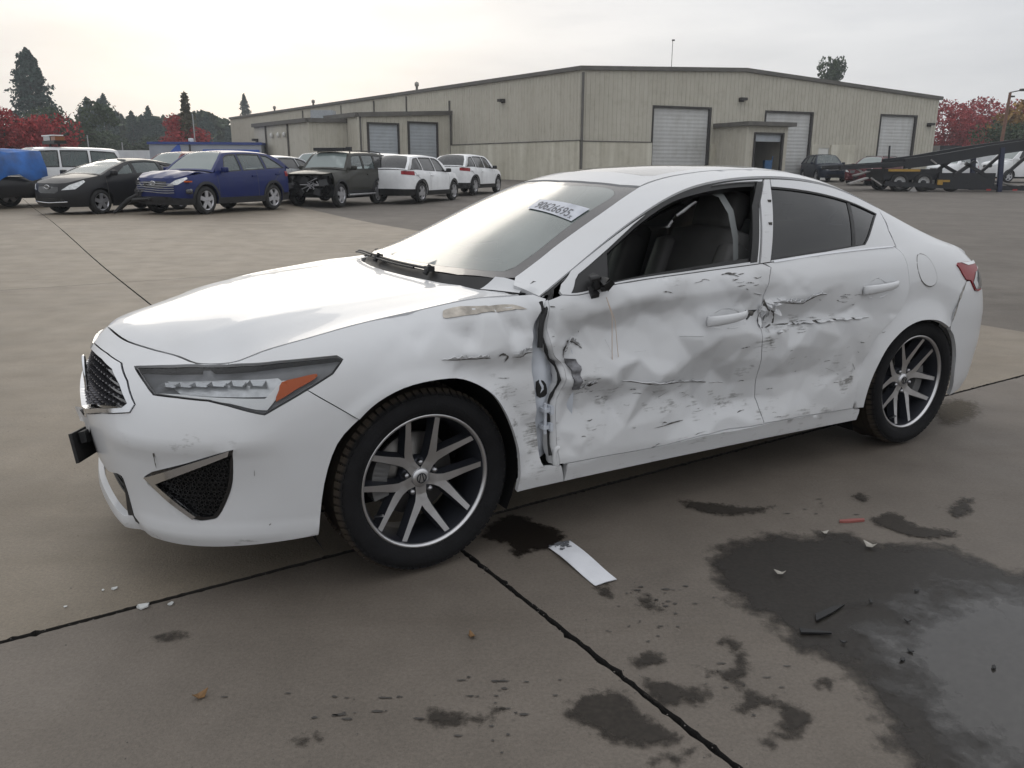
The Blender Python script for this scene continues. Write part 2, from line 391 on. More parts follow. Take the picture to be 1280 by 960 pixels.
# outlines on those surfaces: (arc length along the body, height), (x, fraction of window height) or (x, y)
TR = {
 'headlight': [(0.42,0.738),(0.529,0.746),(0.646,0.752),(0.78,0.757),(0.876,0.762),(1.068,0.784),(1.163,0.791),(1.253,0.796),(1.27,0.786),(1.232,0.747),(1.15,0.705),(1.059,0.66),(1.018,0.639),(0.989,0.645),(0.905,0.664),(0.839,0.675),(0.719,0.678),(0.614,0.679),(0.548,0.701)],
 'amber': [(1.073,0.732),(1.124,0.743),(1.182,0.752),(1.174,0.737),(1.116,0.71),(1.052,0.677),(1.063,0.709)],
 'reflector': [(0.602,0.724),(1.058,0.749),(1.075,0.738),(1.042,0.693),(0.707,0.694)],
 'drl': [(0.618,0.689),(0.709,0.692),(1.018,0.687),(1.056,0.723),(1.075,0.738),(1.099,0.737),(1.023,0.653),(0.99,0.656),(0.904,0.674),(0.805,0.684)],
 'grille_outer': [(0.0,0.719),(0.167,0.739),(0.322,0.741),(0.462,0.699),(0.564,0.651),(0.547,0.638),(0.477,0.62),(0.381,0.596),(0.0,0.507)],
 'grille_inner': [(0.0,0.699),(0.202,0.726),(0.317,0.732),(0.441,0.694),(0.528,0.65),(0.457,0.629),(0.333,0.594),(0.0,0.513)],
 'fog_outer': [(0.594,0.422),(0.768,0.488),(0.909,0.536),(0.916,0.524),(0.905,0.432),(0.882,0.37),(0.851,0.315),(0.824,0.301),(0.765,0.299),(0.681,0.354)],
 'fog_inner': [(0.648,0.408),(0.786,0.467),(0.903,0.515),(0.905,0.499),(0.894,0.43),(0.873,0.376),(0.842,0.321),(0.82,0.309),(0.78,0.311),(0.718,0.356)],
 'intake_edge': [(0.312,0.4),(0.456,0.397),(0.458,0.347),(0.489,0.262),(0.383,0.243)],
 'seam_bf': [(1.15,0.705),(1.219,0.658),(1.3,0.6)],
 'arch_f': [(1.156,0.224),(1.183,0.4),(1.229,0.528),(1.3,0.6),(1.362,0.648),(1.45,0.683),(1.548,0.695),(1.639,0.69),(1.711,0.662),(1.775,0.614),(1.824,0.54),(1.867,0.438),(1.886,0.348),(1.889,0.23)],
 'arch_r': [(3.785,0.217),(3.787,0.337),(3.814,0.438),(3.867,0.534),(3.933,0.595),(4.016,0.64),(4.118,0.661),(4.231,0.654),(4.312,0.632),(4.409,0.584),(4.47,0.524),(4.521,0.428),(4.548,0.343),(4.594,0.231)],
 'fender_rear': [(2.05,0.929),(2.006,0.887),(1.972,0.837),(1.956,0.758),(1.957,0.659),(1.967,0.541),(1.975,0.433),(1.981,0.345),(1.996,0.307)],
 'door_front': [(2.038,0.912),(2.025,0.857),(2.023,0.792),(2.035,0.741),(2.057,0.707),(2.087,0.677),(2.089,0.627),(2.08,0.584),(2.061,0.541),(2.054,0.457),(2.052,0.385),(2.061,0.307)],
 'door_bottom': [(2.079,0.305),(2.323,0.297),(2.566,0.288),(2.78,0.295),(2.997,0.287),(3.137,0.287)],
 'b_gap': [(3.137,0.287),(3.121,0.393),(3.103,0.504),(3.088,0.645),(3.088,0.746),(3.092,0.846),(3.117,0.94),(3.143,0.973)],
 'rdoor_rear': [(5.716,0.905),(4.019,0.972),(4.025,0.9),(4.025,0.815),(3.998,0.754),(3.949,0.705),(3.875,0.656),(3.804,0.599),(3.758,0.505),(3.73,0.388),(3.726,0.269)],
 'rdoor_bottom': [(3.144,0.29),(3.414,0.283),(3.725,0.271)],
 'sill_bottom': [(1.888,0.23),(1.94,0.226),(2.072,0.239),(2.67,0.229),(3.806,0.209)],
 'tail': [(4.497,0.909),(4.829,0.889),(4.884,0.864),(4.871,0.81),(4.782,0.75),(4.668,0.756),(4.618,0.811),(4.552,0.82),(4.497,0.876)],
 'tail_dark': [(4.662,0.845),(4.884,0.832),(4.782,0.75),(4.668,0.756),(4.589,0.816)],
 'seam_rb': [(4.565,0.814),(4.493,0.757),(4.437,0.679),(4.407,0.605)],
 'fuel': [(4.147,0.969),(4.203,0.958),(4.24,0.915),(4.258,0.858),(4.24,0.825),(4.185,0.818),(4.126,0.849),(4.103,0.906),(4.117,0.949)],
 'handle_f': [(2.728,0.775),(2.774,0.796),(2.95,0.799),(3.065,0.792),(3.034,0.752),(2.974,0.751),(2.783,0.744)],
 'handle_r': [(3.677,0.834),(3.726,0.856),(3.942,0.858),(3.894,0.829),(3.717,0.802)],
 'handle_f_cup': [(2.774,0.789),(2.826,0.813),(2.883,0.818),(2.95,0.799),(2.974,0.751),(2.906,0.738),(2.796,0.746)],
 'handle_r_cup': [(3.71,0.842),(3.754,0.875),(3.795,0.883),(3.841,0.862),(3.906,0.832),(3.837,0.796),(3.734,0.797)],
 'primer': [(1.647,0.893),(1.661,0.899),(1.719,0.906),(1.787,0.904),(1.846,0.905),(1.902,0.905),(1.95,0.894),(1.892,0.893),(1.851,0.892),(1.771,0.887),(1.671,0.881),(1.639,0.881)],
 'bracket': [(2.089,0.703),(2.137,0.695),(2.153,0.668),(2.146,0.634),(2.147,0.583),(2.118,0.581),(2.114,0.653)],
 'b_tear': [(3.092,0.842),(3.117,0.794),(3.16,0.78),(3.177,0.731),(3.148,0.72),(3.115,0.714),(3.081,0.724),(3.075,0.764),(3.088,0.806)],
 'grommet': [(1.977,0.622),(1.997,0.628),(2.017,0.608),(2.022,0.571),(2.005,0.559),(1.981,0.566)],
 'hinge': [(1.979,0.524),(2.013,0.54),(2.024,0.502),(2.017,0.441),(1.989,0.446)],
 'crease_r': [(3.187,0.723),(3.285,0.722),(3.438,0.72),(3.597,0.715),(3.741,0.708)],
 'tear_r': [(3.126,0.823),(3.207,0.816),(3.296,0.805),(3.331,0.819),(3.391,0.835),(3.452,0.834)],
 'tear_f': [(1.594,0.756),(1.671,0.75),(1.751,0.746),(1.78,0.74)],
 'tear_f2': [(1.808,0.742),(1.828,0.75),(1.852,0.737),(1.838,0.716)],
 'tear_f3': [(1.867,0.735),(1.899,0.734),(1.919,0.743),(1.952,0.742)],
 'door_low': [(2.354,0.581),(2.534,0.549),(2.669,0.527),(2.929,0.486)],
 'door_low2': [(2.513,0.37),(2.638,0.369),(2.69,0.367)],
 'bump1': [(0.673,0.563),(0.665,0.54),(0.664,0.502),(0.666,0.467)],
 'bump2': [(0.933,0.559),(0.934,0.544)],
 'bump3': [(0.976,0.468),(0.975,0.45)],
 'bump4': [(0.758,0.565),(0.761,0.558)],
 'bump5': [(1.005,0.279),(1.011,0.284)],
 'hinge_line': [(2.091,0.702),(2.096,0.725),(2.107,0.746),(2.125,0.762),(2.153,0.753),(2.18,0.729)],
 'hook': [(2.143,0.577),(2.193,0.585),(2.229,0.595)],
 'belt1': [(2.847,0.951),(2.891,0.954),(2.939,0.939)],
 'belt2': [(3.021,0.868),(3.077,0.857)],
 'hole_1': [(2.038,0.893),(2.057,0.891)],
 'hole_2': [(2.039,0.79),(2.049,0.789)],
 'hole_3': [(2.039,0.754),(2.046,0.753)],
 'hole_4': [(2.173,0.794),(2.176,0.788)],
 'hs1': [(2.289,0.75),(2.303,0.701)],
 'hs2': [(2.408,0.691),(2.467,0.69)],
 'rear_s1': [(3.514,0.49),(3.573,0.467)],
 'rear_s2': [(3.676,0.496),(3.706,0.462)],
 'hs4': [(2.632,0.728),(2.732,0.72)],
 'hs5': [(2.71,0.467),(2.751,0.45)],
 'hs6': [(2.562,0.476),(2.613,0.498)],
 'f_frame_in': [(-0.62,0.599),(-0.663,0.719),(-0.816,0.823),(-0.972,0.926),(-1.143,0.971),(-1.244,0.968),(-1.335,0.954),(-1.515,0.946),(-1.707,0.934),(-1.512,0.02),(-1.109,0.003),(-0.752,0.033),(-0.623,0.109),(-0.598,0.103)],
 'f_frame_out_front': [(-0.529,0.0),(-0.604,0.969),(-0.821,0.973)],
 'f_frame_rear': [(-1.748,0.992),(-1.656,0.697),(-1.521,0.018)],
 'bp': [(-1.785,0.986),(-1.599,0.004)],
 'r_glass': [(-1.754,0.868),(-1.962,0.83),(-2.172,0.799),(-2.326,0.778),(-2.463,0.728),(-2.298,0.231),(-2.23,0.064),(-1.946,0.024),(-1.606,0.021)],
 'r_div': [(-2.284,0.795),(-2.145,0.044)],
 'c_gap': [(-2.534,0.872),(-2.473,0.356),(-2.462,0.047)],
 'seal_front': [(-0.816,0.823),(-0.752,0.033)],
 'mirror_tri': [(-0.62,0.599),(-0.663,0.719),(-0.815,0.816),(-0.752,0.033),(-0.623,0.109),(-0.598,0.103)],
 'ws_near': [(-0.237,0.416),(-0.299,0.56),(-0.39,0.65),(-0.465,0.637),(-0.709,0.578),(-0.924,0.542),(-1.161,0.481)],
 'ws_top': [(-1.161,0.481),(-1.12,0.388),(-1.075,0.218),(-1.055,-0.007),(-1.152,-0.413)],
 'frit_in': [(-0.314,0.399),(-0.395,0.569),(-0.503,0.591),(-0.746,0.522),(-0.927,0.484),(-1.035,0.478),(-1.087,0.42),(-1.079,0.329),(-1.027,0.101),(-1.012,-0.091)],
 'ditch': [(-1.171,0.479),(-1.258,0.457),(-1.351,0.424),(-1.468,0.378),(-1.685,0.309)],
 'sticker': [(-0.797,0.186),(-0.875,0.159),(-0.917,0.473),(-0.817,0.488)],
 'sunroof': [(-1.247,-0.228),(-1.355,0.019),(-1.466,0.12),(-1.506,0.243),(-1.67,0.331)],
 'crease': [(0.719,0.401),(0.626,0.485),(0.486,0.45),(0.371,0.424),(0.103,0.309),(-0.175,0.255),(-0.346,0.332)],
 'cowl': [(-0.215,-0.631),(-0.213,-0.192),(-0.27,0.361)],
 'COLS': [[(1.354,0.862,0),(1.315,0.738,0),(1.304,0.628,0)],[(1.579,0.897,0),(1.558,0.874,4),(1.532,0.825,13),(1.517,0.766,3),(1.51,0.707,0)],[(1.799,0.913,0),(1.773,0.889,2),(1.748,0.839,28),(1.736,0.795,14),(1.73,0.748,2),(1.728,0.735,15),(1.724,0.668,18)],[(1.94,0.929,0),(1.909,0.895,2),(1.887,0.845,25),(1.872,0.78,14),(1.868,0.746,2),(1.867,0.727,20),(1.863,0.644,26),(1.864,0.469,18),(1.872,0.282,3)],[(2.016,0.911,0),(2.002,0.89,2),(1.985,0.836,20),(1.972,0.742,6),(1.97,0.72,18),(1.968,0.571,20),(1.977,0.355,8)],[(2.082,0.902,0),(2.066,0.864,10),(2.051,0.775,24),(2.047,0.719,18),(2.045,0.648,26),(2.046,0.559,28),(2.052,0.435,15),(2.059,0.326,3)],[(2.184,0.903,0),(2.169,0.872,4),(2.154,0.773,44),(2.152,0.721,34),(2.149,0.634,8),(2.149,0.61,5),(2.151,0.558,40),(2.155,0.496,35),(2.162,0.4,8),(2.168,0.318,0)],[(2.359,0.922,0),(2.342,0.882,3),(2.334,0.783,40),(2.333,0.73,30),(2.332,0.655,8),(2.335,0.584,0),(2.337,0.552,34),(2.341,0.497,38),(2.351,0.398,10),(2.36,0.313,0)],[(2.551,0.932,0),(2.537,0.901,3),(2.527,0.822,34),(2.527,0.761,30),(2.526,0.693,18),(2.533,0.562,-4),(2.535,0.539,28),(2.539,0.493,34),(2.551,0.397,8),(2.563,0.302,0)],[(2.759,0.944,0),(2.742,0.91,2),(2.732,0.828,18),(2.732,0.755,10),(2.732,0.711,0),(2.736,0.62,20),(2.747,0.519,44),(2.748,0.505,40),(2.758,0.432,48),(2.772,0.342,12),(2.78,0.295,0)],[(3.024,0.955,0),(3.003,0.917,2),(2.995,0.837,15),(2.996,0.781,15),(2.998,0.722,5),(2.999,0.672,4),(3.008,0.586,18),(3.023,0.48,42),(3.04,0.388,44),(3.05,0.331,15),(3.058,0.293,0)],[(3.108,0.959,0),(3.078,0.84,24),(3.081,0.747,34),(3.083,0.68,15),(3.095,0.575,12),(3.126,0.393,38),(3.145,0.297,3)],[(3.203,0.963,0),(3.179,0.921,2),(3.173,0.832,4),(3.174,0.812,0),(3.175,0.779,18),(3.177,0.731,30),(3.177,0.714,2),(3.183,0.635,5),(3.192,0.574,5),(3.205,0.49,30),(3.228,0.377,18),(3.245,0.295,0)],[(3.393,0.982,0),(3.355,0.845,-5),(3.358,0.772,12),(3.36,0.727,28),(3.361,0.71,2),(3.372,0.613,4),(3.394,0.483,28),(3.403,0.441,26),(3.424,0.347,8),(3.44,0.286,0)],[(3.634,0.993,0),(3.589,0.841,0),(3.594,0.77,5),(3.596,0.73,14),(3.598,0.708,0),(3.609,0.623,2),(3.639,0.462,12),(3.646,0.431,12),(3.658,0.382,3),(3.688,0.279,0)],[(3.945,1.001,0),(3.888,0.744,0),(3.891,0.711,3),(3.893,0.688,0)]],
}
# ------------------------------------------------------------------ the white sedan
CAR_YAW, CAR_X, CAR_Y = 3.6750, -.7172, 3.2793
WHITE = (.56, .568, .58)
def white_paint():
    m = bpy.data.materials.new('white_paint'); m.use_nodes = True
    nt = m.node_tree; N, L = nt.nodes, nt.links
    b = N['Principled BSDF']
    b.inputs['Roughness'].default_value = .38; b.inputs['Coat Weight'].default_value = .5; b.inputs['Coat Roughness'].default_value = .04; b.inputs['Specular IOR Level'].default_value = .12
    tc = N.new('ShaderNodeTexCoord')
    at = N.new('ShaderNodeAttribute'); at.attribute_name = 'scuff'
    # film of road dirt, soft
    n1 = N.new('ShaderNodeTexNoise'); n1.inputs['Scale'].default_value = 3.2; n1.inputs['Detail'].default_value = 7; n1.inputs['Roughness'].default_value = .62
    L.new(tc.outputs['Object'], n1.inputs['Vector'])
    film = N.new('ShaderNodeMapRange'); film.inputs['From Min'].default_value = .42; film.inputs['From Max'].default_value = .8
    film.inputs['To Min'].default_value = 0; film.inputs['To Max'].default_value = .17
    L.new(n1.outputs['Fac'], film.inputs['Value'])
    # scuffs: long thin noise along the car
    mp = N.new('ShaderNodeMapping'); mp.inputs['Scale'].default_value = (11, 60, 110)
    L.new(tc.outputs['Object'], mp.inputs['Vector'])
    n2 = N.new('ShaderNodeTexNoise'); n2.inputs['Scale'].default_value = 1.0; n2.inputs['Detail'].default_value = 8; n2.inputs['Roughness'].default_value = .7
    L.new(mp.outputs['Vector'], n2.inputs['Vector'])
    n3 = N.new('ShaderNodeTexNoise'); n3.inputs['Scale'].default_value = 16; n3.inputs['Detail'].default_value = 6
    L.new(tc.outputs['Object'], n3.inputs['Vector'])
    mul = N.new('ShaderNodeMath'); mul.operation = 'MULTIPLY'
    L.new(n2.outputs['Fac'], mul.inputs[0]); L.new(n3.outputs['Fac'], mul.inputs[1])
    add = N.new('ShaderNodeMath'); add.operation = 'MULTIPLY_ADD'; add.inputs[1].default_value = .19
    L.new(at.outputs['Fac'], add.inputs[0]); L.new(mul.outputs[0], add.inputs[2])
    s1 = N.new('ShaderNodeMapRange'); s1.inputs['From Min'].default_value = .40; s1.inputs['From Max'].default_value = .50
    L.new(add.outputs[0], s1.inputs['Value'])
    s2 = N.new('ShaderNodeMath'); s2.operation = 'MULTIPLY'; L.new(s1.outputs[0], s2.inputs[0]); L.new(at.outputs['Fac'], s2.inputs[1])
    grey = N.new('ShaderNodeMath'); grey.operation = 'MULTIPLY'; grey.inputs[1].default_value = .14
    L.new(at.outputs['Fac'], grey.inputs[0])
    g2 = N.new('ShaderNodeMath'); g2.operation = 'MULTIPLY'; L.new(grey.outputs[0], g2.inputs[0]); L.new(n3.outputs['Fac'], g2.inputs[1])
    f1 = N.new('ShaderNodeMath'); f1.operation = 'ADD'; f1.use_clamp = True
    L.new(film.outputs[0], f1.inputs[0]); L.new(g2.outputs[0], f1.inputs[1])
    m1 = N.new('ShaderNodeMix'); m1.data_type = 'RGBA'; m1.inputs[6].default_value = (*WHITE, 1); m1.inputs[7].default_value = (.42, .40, .37, 1)
    L.new(f1.outputs[0], m1.inputs[0])
    m2 = N.new('ShaderNodeMix'); m2.data_type = 'RGBA'; m2.inputs[7].default_value = (.13, .125, .115, 1)
    L.new(s2.outputs[0], m2.inputs[0]); L.new(m1.outputs[2], m2.inputs[6]); L.new(m2.outputs[2], b.inputs['Base Color'])
    # scuffed paint has lost its gloss
    cw = N.new('ShaderNodeMapRange'); cw.inputs['To Min'].default_value = .5; cw.inputs['To Max'].default_value = .15
    L.new(at.outputs['Fac'], cw.inputs['Value']); L.new(cw.outputs[0], b.inputs['Coat Weight'])
    bp = N.new('ShaderNodeBump'); bp.inputs['Strength'].default_value = .25; bp.inputs['Distance'].default_value = .004
    bm_ = N.new('ShaderNodeMath'); bm_.operation = 'MULTIPLY'; L.new(n3.outputs['Fac'], bm_.inputs[0]); L.new(at.outputs['Fac'], bm_.inputs[1])
    L.new(bm_.outputs[0], bp.inputs['Height']); L.new(bp.outputs[0], b.inputs['Normal'])
    return m
M_WHITE = white_paint()
M_BLACK = mat('black_plastic', (.006, .006, .0065), .5, var=.3, vscale=20)
M_GLOSSB = mat('gloss_black', (.008, .008, .009), .12, coat=.6)
M_RUBBER = mat('rubber', (.008, .008, .0085), .72, var=.3, vscale=14, bump=.25, bscale=90)
M_CHROME = mat('chrome', (.62, .63, .65), .16, metal=1)
M_MACH = mat('machined_alloy', (.56, .56, .57), .32, metal=1, var=.08, vscale=12)
M_RIMDK = mat('dark_alloy', (.030, .032, .040), .35, metal=.5, var=.2)
M_DISC = mat('brake_steel', (.22, .21, .20), .45, metal=.9, var=.3)
M_LINER = mat('arch_liner', (.005, .005, .0055), .9, spec=.2, var=.4, vscale=9)
M_JAMB = mat('inner_pillar_paint', (.52, .55, .60), .4, var=.10, vscale=7)
M_SEAT = mat('seat_leather', (.13, .128, .125), .55, var=.15)
M_TRIMLT = mat('pale_trim', (.19, .20, .20), .75, var=.1)
M_DASH = mat('dashboard', (.03, .03, .032), .7)
M_PRIMER = mat('bare_filler', (.36, .33, .29), .8, var=.35, vscale=22, bump=.5, bscale=50)
M_AMBER = mat('amber_lens', (.46, .085, .004), .3, coat=.0, spec=.2)
M_RED = mat('red_lens', (.22, .003, .008), .3, coat=.0, spec=.25)
M_SMOKE = mat('smoked_lens', (.03, .03, .033), .12, coat=1)
M_REFL = mat('reflector', (.50, .52, .54), .3, metal=.4, var=.25, vscale=25)
M_DRL = mat('light_guide', (.72, .74, .75), .25)
M_HLDARK = mat('headlight_bezel', (.15, .158, .17), .3, var=.3, vscale=12)
M_CLEAR = glass_mat('clear_lens', (.98, .98, .98), .985, (.05, .05, .05), .03)
M_WS = glass_mat('windshield_glass', (.55, .62, .6), .4, (.30, .335, .325), .15, fog=(.145, .175, .168, 2.2, .12, .38))
M_FRIT = mat('windshield_border', (.022, .02, .022), .22, coat=.6, var=.3, vscale=30)
M_TINT = glass_mat('tinted_glass', (.10, .12, .13), .55, (.012, .014, .016), .02)
M_SIDEGL = glass_mat('side_glass', (.62, .70, .67), .85, (.05, .06, .06), .02)
M_TEAR = mat('torn_metal', (.075, .07, .064), .7, var=.5, vscale=40)
M_PAPER = mat('sticker_paper', (.50, .52, .57), .6)
M_INK = mat('ink', (.10, .105, .12), .6)
M_LUG = mat('lug_steel', (.35, .35, .36), .3, metal=1)

# ---- closed outlines and panels
def cr(pts, n=4, closed=False):
    """Catmull-Rom through 2-D points"""
    P = [np.array(p, float) for p in pts]
    if len(P) < 3: return [tuple(p) for p in P]
    out = []
    m = len(P)
    for i in range(m if closed else m - 1):
        if closed: a, b, c, d = P[(i - 1) % m], P[i], P[(i + 1) % m], P[(i + 2) % m]
        else:
            b, c = P[i], P[i + 1]; a = P[i - 1] if i else 2 * b - c; d = P[i + 2] if i + 2 < m else 2 * c - b
        for k in range(n):
            t = k / n
            out.append(tuple(.5 * ((2 * b) + (c - a) * t + (2 * a - 5 * b + 4 * c - d) * t * t + (3 * b - a - 3 * c + d) * t ** 3)))
    if not closed: out.append(tuple(P[-1]))
    return out
def densify(poly, step):
    out = []
    n = len(poly)
    for i in range(n):
        a = np.array(poly[i], float); b = np.array(poly[(i + 1) % n], float); l = np.hypot(*(b - a))
        k = max(1, int(math.ceil(l / step)))
        for j in range(k): out.append(a + (b - a) * j / k)
    res = []
    for p in out:
        if not res or np.hypot(*(p - res[-1])) > 1e-4: res.append(p)
    if np.hypot(*(res[0] - res[-1])) < 1e-4: res.pop()
    return np.array(res)
def area(p): return .5 * np.sum(p[:, 0] * np.roll(p[:, 1], -1) - np.roll(p[:, 0], -1) * p[:, 1])
def offset(p, d):
    """move an outline inwards by d"""
    if d == 0: return p
    s = 1 if area(p) > 0 else -1
    t0 = p - np.roll(p, 1, 0); t1 = np.roll(p, -1, 0) - p
    t0 /= np.linalg.norm(t0, axis=1, keepdims=True) + 1e-12; t1 /= np.linalg.norm(t1, axis=1, keepdims=True) + 1e-12
    t = t0 + t1; t /= np.linalg.norm(t, axis=1, keepdims=True) + 1e-9
    return p + s * d * np.stack([-t[:, 1], t[:, 0]], 1)
def inside(P, poly):
    x, y = P[:, 0], P[:, 1]; r = np.zeros(len(P), bool)
    x0, y0 = poly[:, 0], poly[:, 1]; x1, y1 = np.roll(x0, -1), np.roll(y0, -1)
    for a, b, c, d in zip(x0, y0, x1, y1):
        if b == d: continue
        k = ((b > y) != (d > y)) & (x < (c - a) * (y - b) / (d - b) + a)
        r ^= k
    return r
def dist_to(P, poly):
    a = poly; b = np.roll(poly, -1, 0); best = np.full(len(P), 1e9)
    for p, q in zip(a, b):
        d = q - p; l2 = (d @ d) + 1e-12
        t = np.clip(((P - p) @ d) / l2, 0, 1)
        best = np.minimum(best, np.hypot(*(P - p - t[:, None] * d).T))
    return best
def triangulate(poly, holes, step, aspect=1.0):
    """outline and holes -> 2-D points, triangles"""
    loops = [poly] + holes
    lo, hi = poly.min(0), poly.max(0)
    gx = np.arange(lo[0], hi[0], step); gy = np.arange(lo[1], hi[1], step * .92)
    X, Y = np.meshgrid(gx, gy); X = X + (np.arange(len(gy)) % 2 * step * .5)[:, None]
    g = np.stack([X.ravel(), Y.ravel()], 1)
    k = inside(g, poly)
    for h in holes: k &= ~inside(g, h)
    g = g[k]
    for l in loops: g = g[dist_to(g, l) > step * .45]
    V = [Vector(p) for l in loops for p in l] + [Vector(p) for p in g]
    Ed = []; n = 0
    for l in loops:
        m = len(l); Ed += [(n + i, n + (i + 1) % m) for i in range(m)]; n += m
    v, e, f, *_ = delaunay_2d_cdt(V, Ed, [], 0, 1e-6)
    v = np.array([(a.x, a.y) for a in v]); f = np.array([t for t in f if len(t) == 3])
    c = v[f].mean(1)
    k = inside(c, poly)
    for h in holes: k &= ~inside(c, h)
    return v, f[k]
def mirror_fn(fn): return lambda a, b: fn(a, b) * np.array([1, -1, 1])
def outward(P):
    return P - np.stack([np.clip(P[:, 0], -3.0, .2), np.zeros(len(P)), np.full(len(P), .55)], 1)
def normals(fn, v):
    e = 2e-3
    a = fn(v[:, 0] + e, v[:, 1]) - fn(v[:, 0] - e, v[:, 1]); b = fn(v[:, 0], v[:, 1] + e) - fn(v[:, 0], v[:, 1] - e)
    n = np.cross(a, b); n /= np.linalg.norm(n, axis=1, keepdims=True) + 1e-12
    s = np.sign((n * outward(fn(v[:, 0], v[:, 1]))).sum(1)); s[s == 0] = 1
    return n * s[:, None]
def panel(name, fn, poly, mt, parent, holes=(), step=.03, disp=None, rim=.018, gap=.002, lift=0.0, scuff=None, smooth=True, rimmat=None, build=True):
    P2 = offset(densify(poly, step), gap)
    H2 = [offset(densify(h, step), -gap) for h in holes]
    v, f = triangulate(P2, H2, step)
    P = fn(v[:, 0], v[:, 1]); n = normals(fn, v)
    d = np.full(len(v), lift)
    if disp is not None: d = d - disp(v)
    Q = P + n * d[:, None]
    # consistent winding, outward
    fn_ = np.cross(Q[f[:, 1]] - Q[f[:, 0]], Q[f[:, 2]] - Q[f[:, 0]])
    flip = (fn_ * n[f].mean(1)).sum(1) < 0
    f[flip] = f[flip][:, ::-1]
    V = [Q]; Fc = [f.tolist()]; mi = [0] * len(f); sm = [smooth] * len(f)
    if rim:
        from collections import Counter
        cnt = {}
        for t in f:
            for a, b in ((t[0], t[1]), (t[1], t[2]), (t[2], t[0])):
                cnt.setdefault((min(a, b), max(a, b)), []).append((a, b))
        be = [x[0] for x in cnt.values() if len(x) == 1]
        ids = sorted({i for e in be for i in e}); mp = {i: k for k, i in enumerate(ids)}
        top = Q[ids]; bot = top - n[ids] * rim
        k0 = len(Q); k1 = k0 + len(ids)
        V += [top, bot]
        rf = [(k0 + mp[b], k0 + mp[a], k1 + mp[a], k1 + mp[b]) for a, b in be]
        Fc.append(rf); mi += [1 if rimmat else 0] * len(rf); sm += [False] * len(rf)
        sc_ids = ids
    V = np.concatenate(V)
    me = bpy.data.meshes.new(name)
    me.from_pydata(V.tolist(), [], [tuple(map(int, t)) for l in Fc for t in l])
    me.polygons.foreach_set('use_smooth', sm); me.polygons.foreach_set('material_index', mi); me.update()
    if scuff is not None:
        s = np.clip(scuff(v), 0, 1)
        if rim: s = np.concatenate([s, s[sc_ids], s[sc_ids]])
        at = me.attributes.new('scuff', 'FLOAT', 'POINT'); at.data.foreach_set('value', s.astype(np.float32))
    mats = [mt] + ([rimmat] if rimmat else [])
    return link_mesh(name, me, mats, parent)
def strip(name, fn, line, w, mt, parent, lift=.0015, disp=None, taper=True, build=True):
    """a narrow mark lying on a surface: returns verts, faces"""
    p = np.array(cr(line, 5)); m = len(p)
    t = np.gradient(p, axis=0); t /= np.linalg.norm(t, axis=1, keepdims=True) + 1e-12
    nn = np.stack([-t[:, 1], t[:, 0]], 1)
    ww = np.full(m, w / 2)
    jit = 1 + .5 * nrg.standard_normal(m) * (1 if taper else 0)
    if taper: ww = ww * np.clip(np.sin(np.linspace(.12, math.pi - .12, m)) * 1.25, .15, 1) * np.clip(jit, .35, 1.7)
    a = p + nn * ww[:, None]; b = p - nn * ww[:, None]
    v = np.concatenate([a, b]); P = fn(v[:, 0], v[:, 1]); n = normals(fn, v)
    d = np.full(len(v), lift)
    if disp is not None: d = d - disp(v)
    Q = P + n * d[:, None]
    F_ = [(i, i + 1, m + i + 1, m + i) for i in range(m - 1)]
    return Q, F_

# ---- surfaces as 2-argument functions
GH = .35
def fF(s, z):
    s = np.asarray(s, float); P = F(np.abs(s), z); P = P.copy(); P[..., 1] *= np.where(s < 0, -1, 1); return P
def fG(x, h): return G(x, np.asarray(h) / GH)
def fT(x, y): return Ts(x, y)
def fH(x, y): return Hs(x, y)
zt = lambda s: float(_zt(np.array([s]))[0]); zb = lambda s: float(_zb(np.array([s]))[0])
def top_line(s0, s1, n=24): return [(s, zt(s)) for s in np.linspace(s0, s1, n)]
def bot_line(s0, s1, n=24): return [(s, zb(s)) for s in np.linspace(s0, s1, n)]
SX = lambda x: float(s_of_x(x))

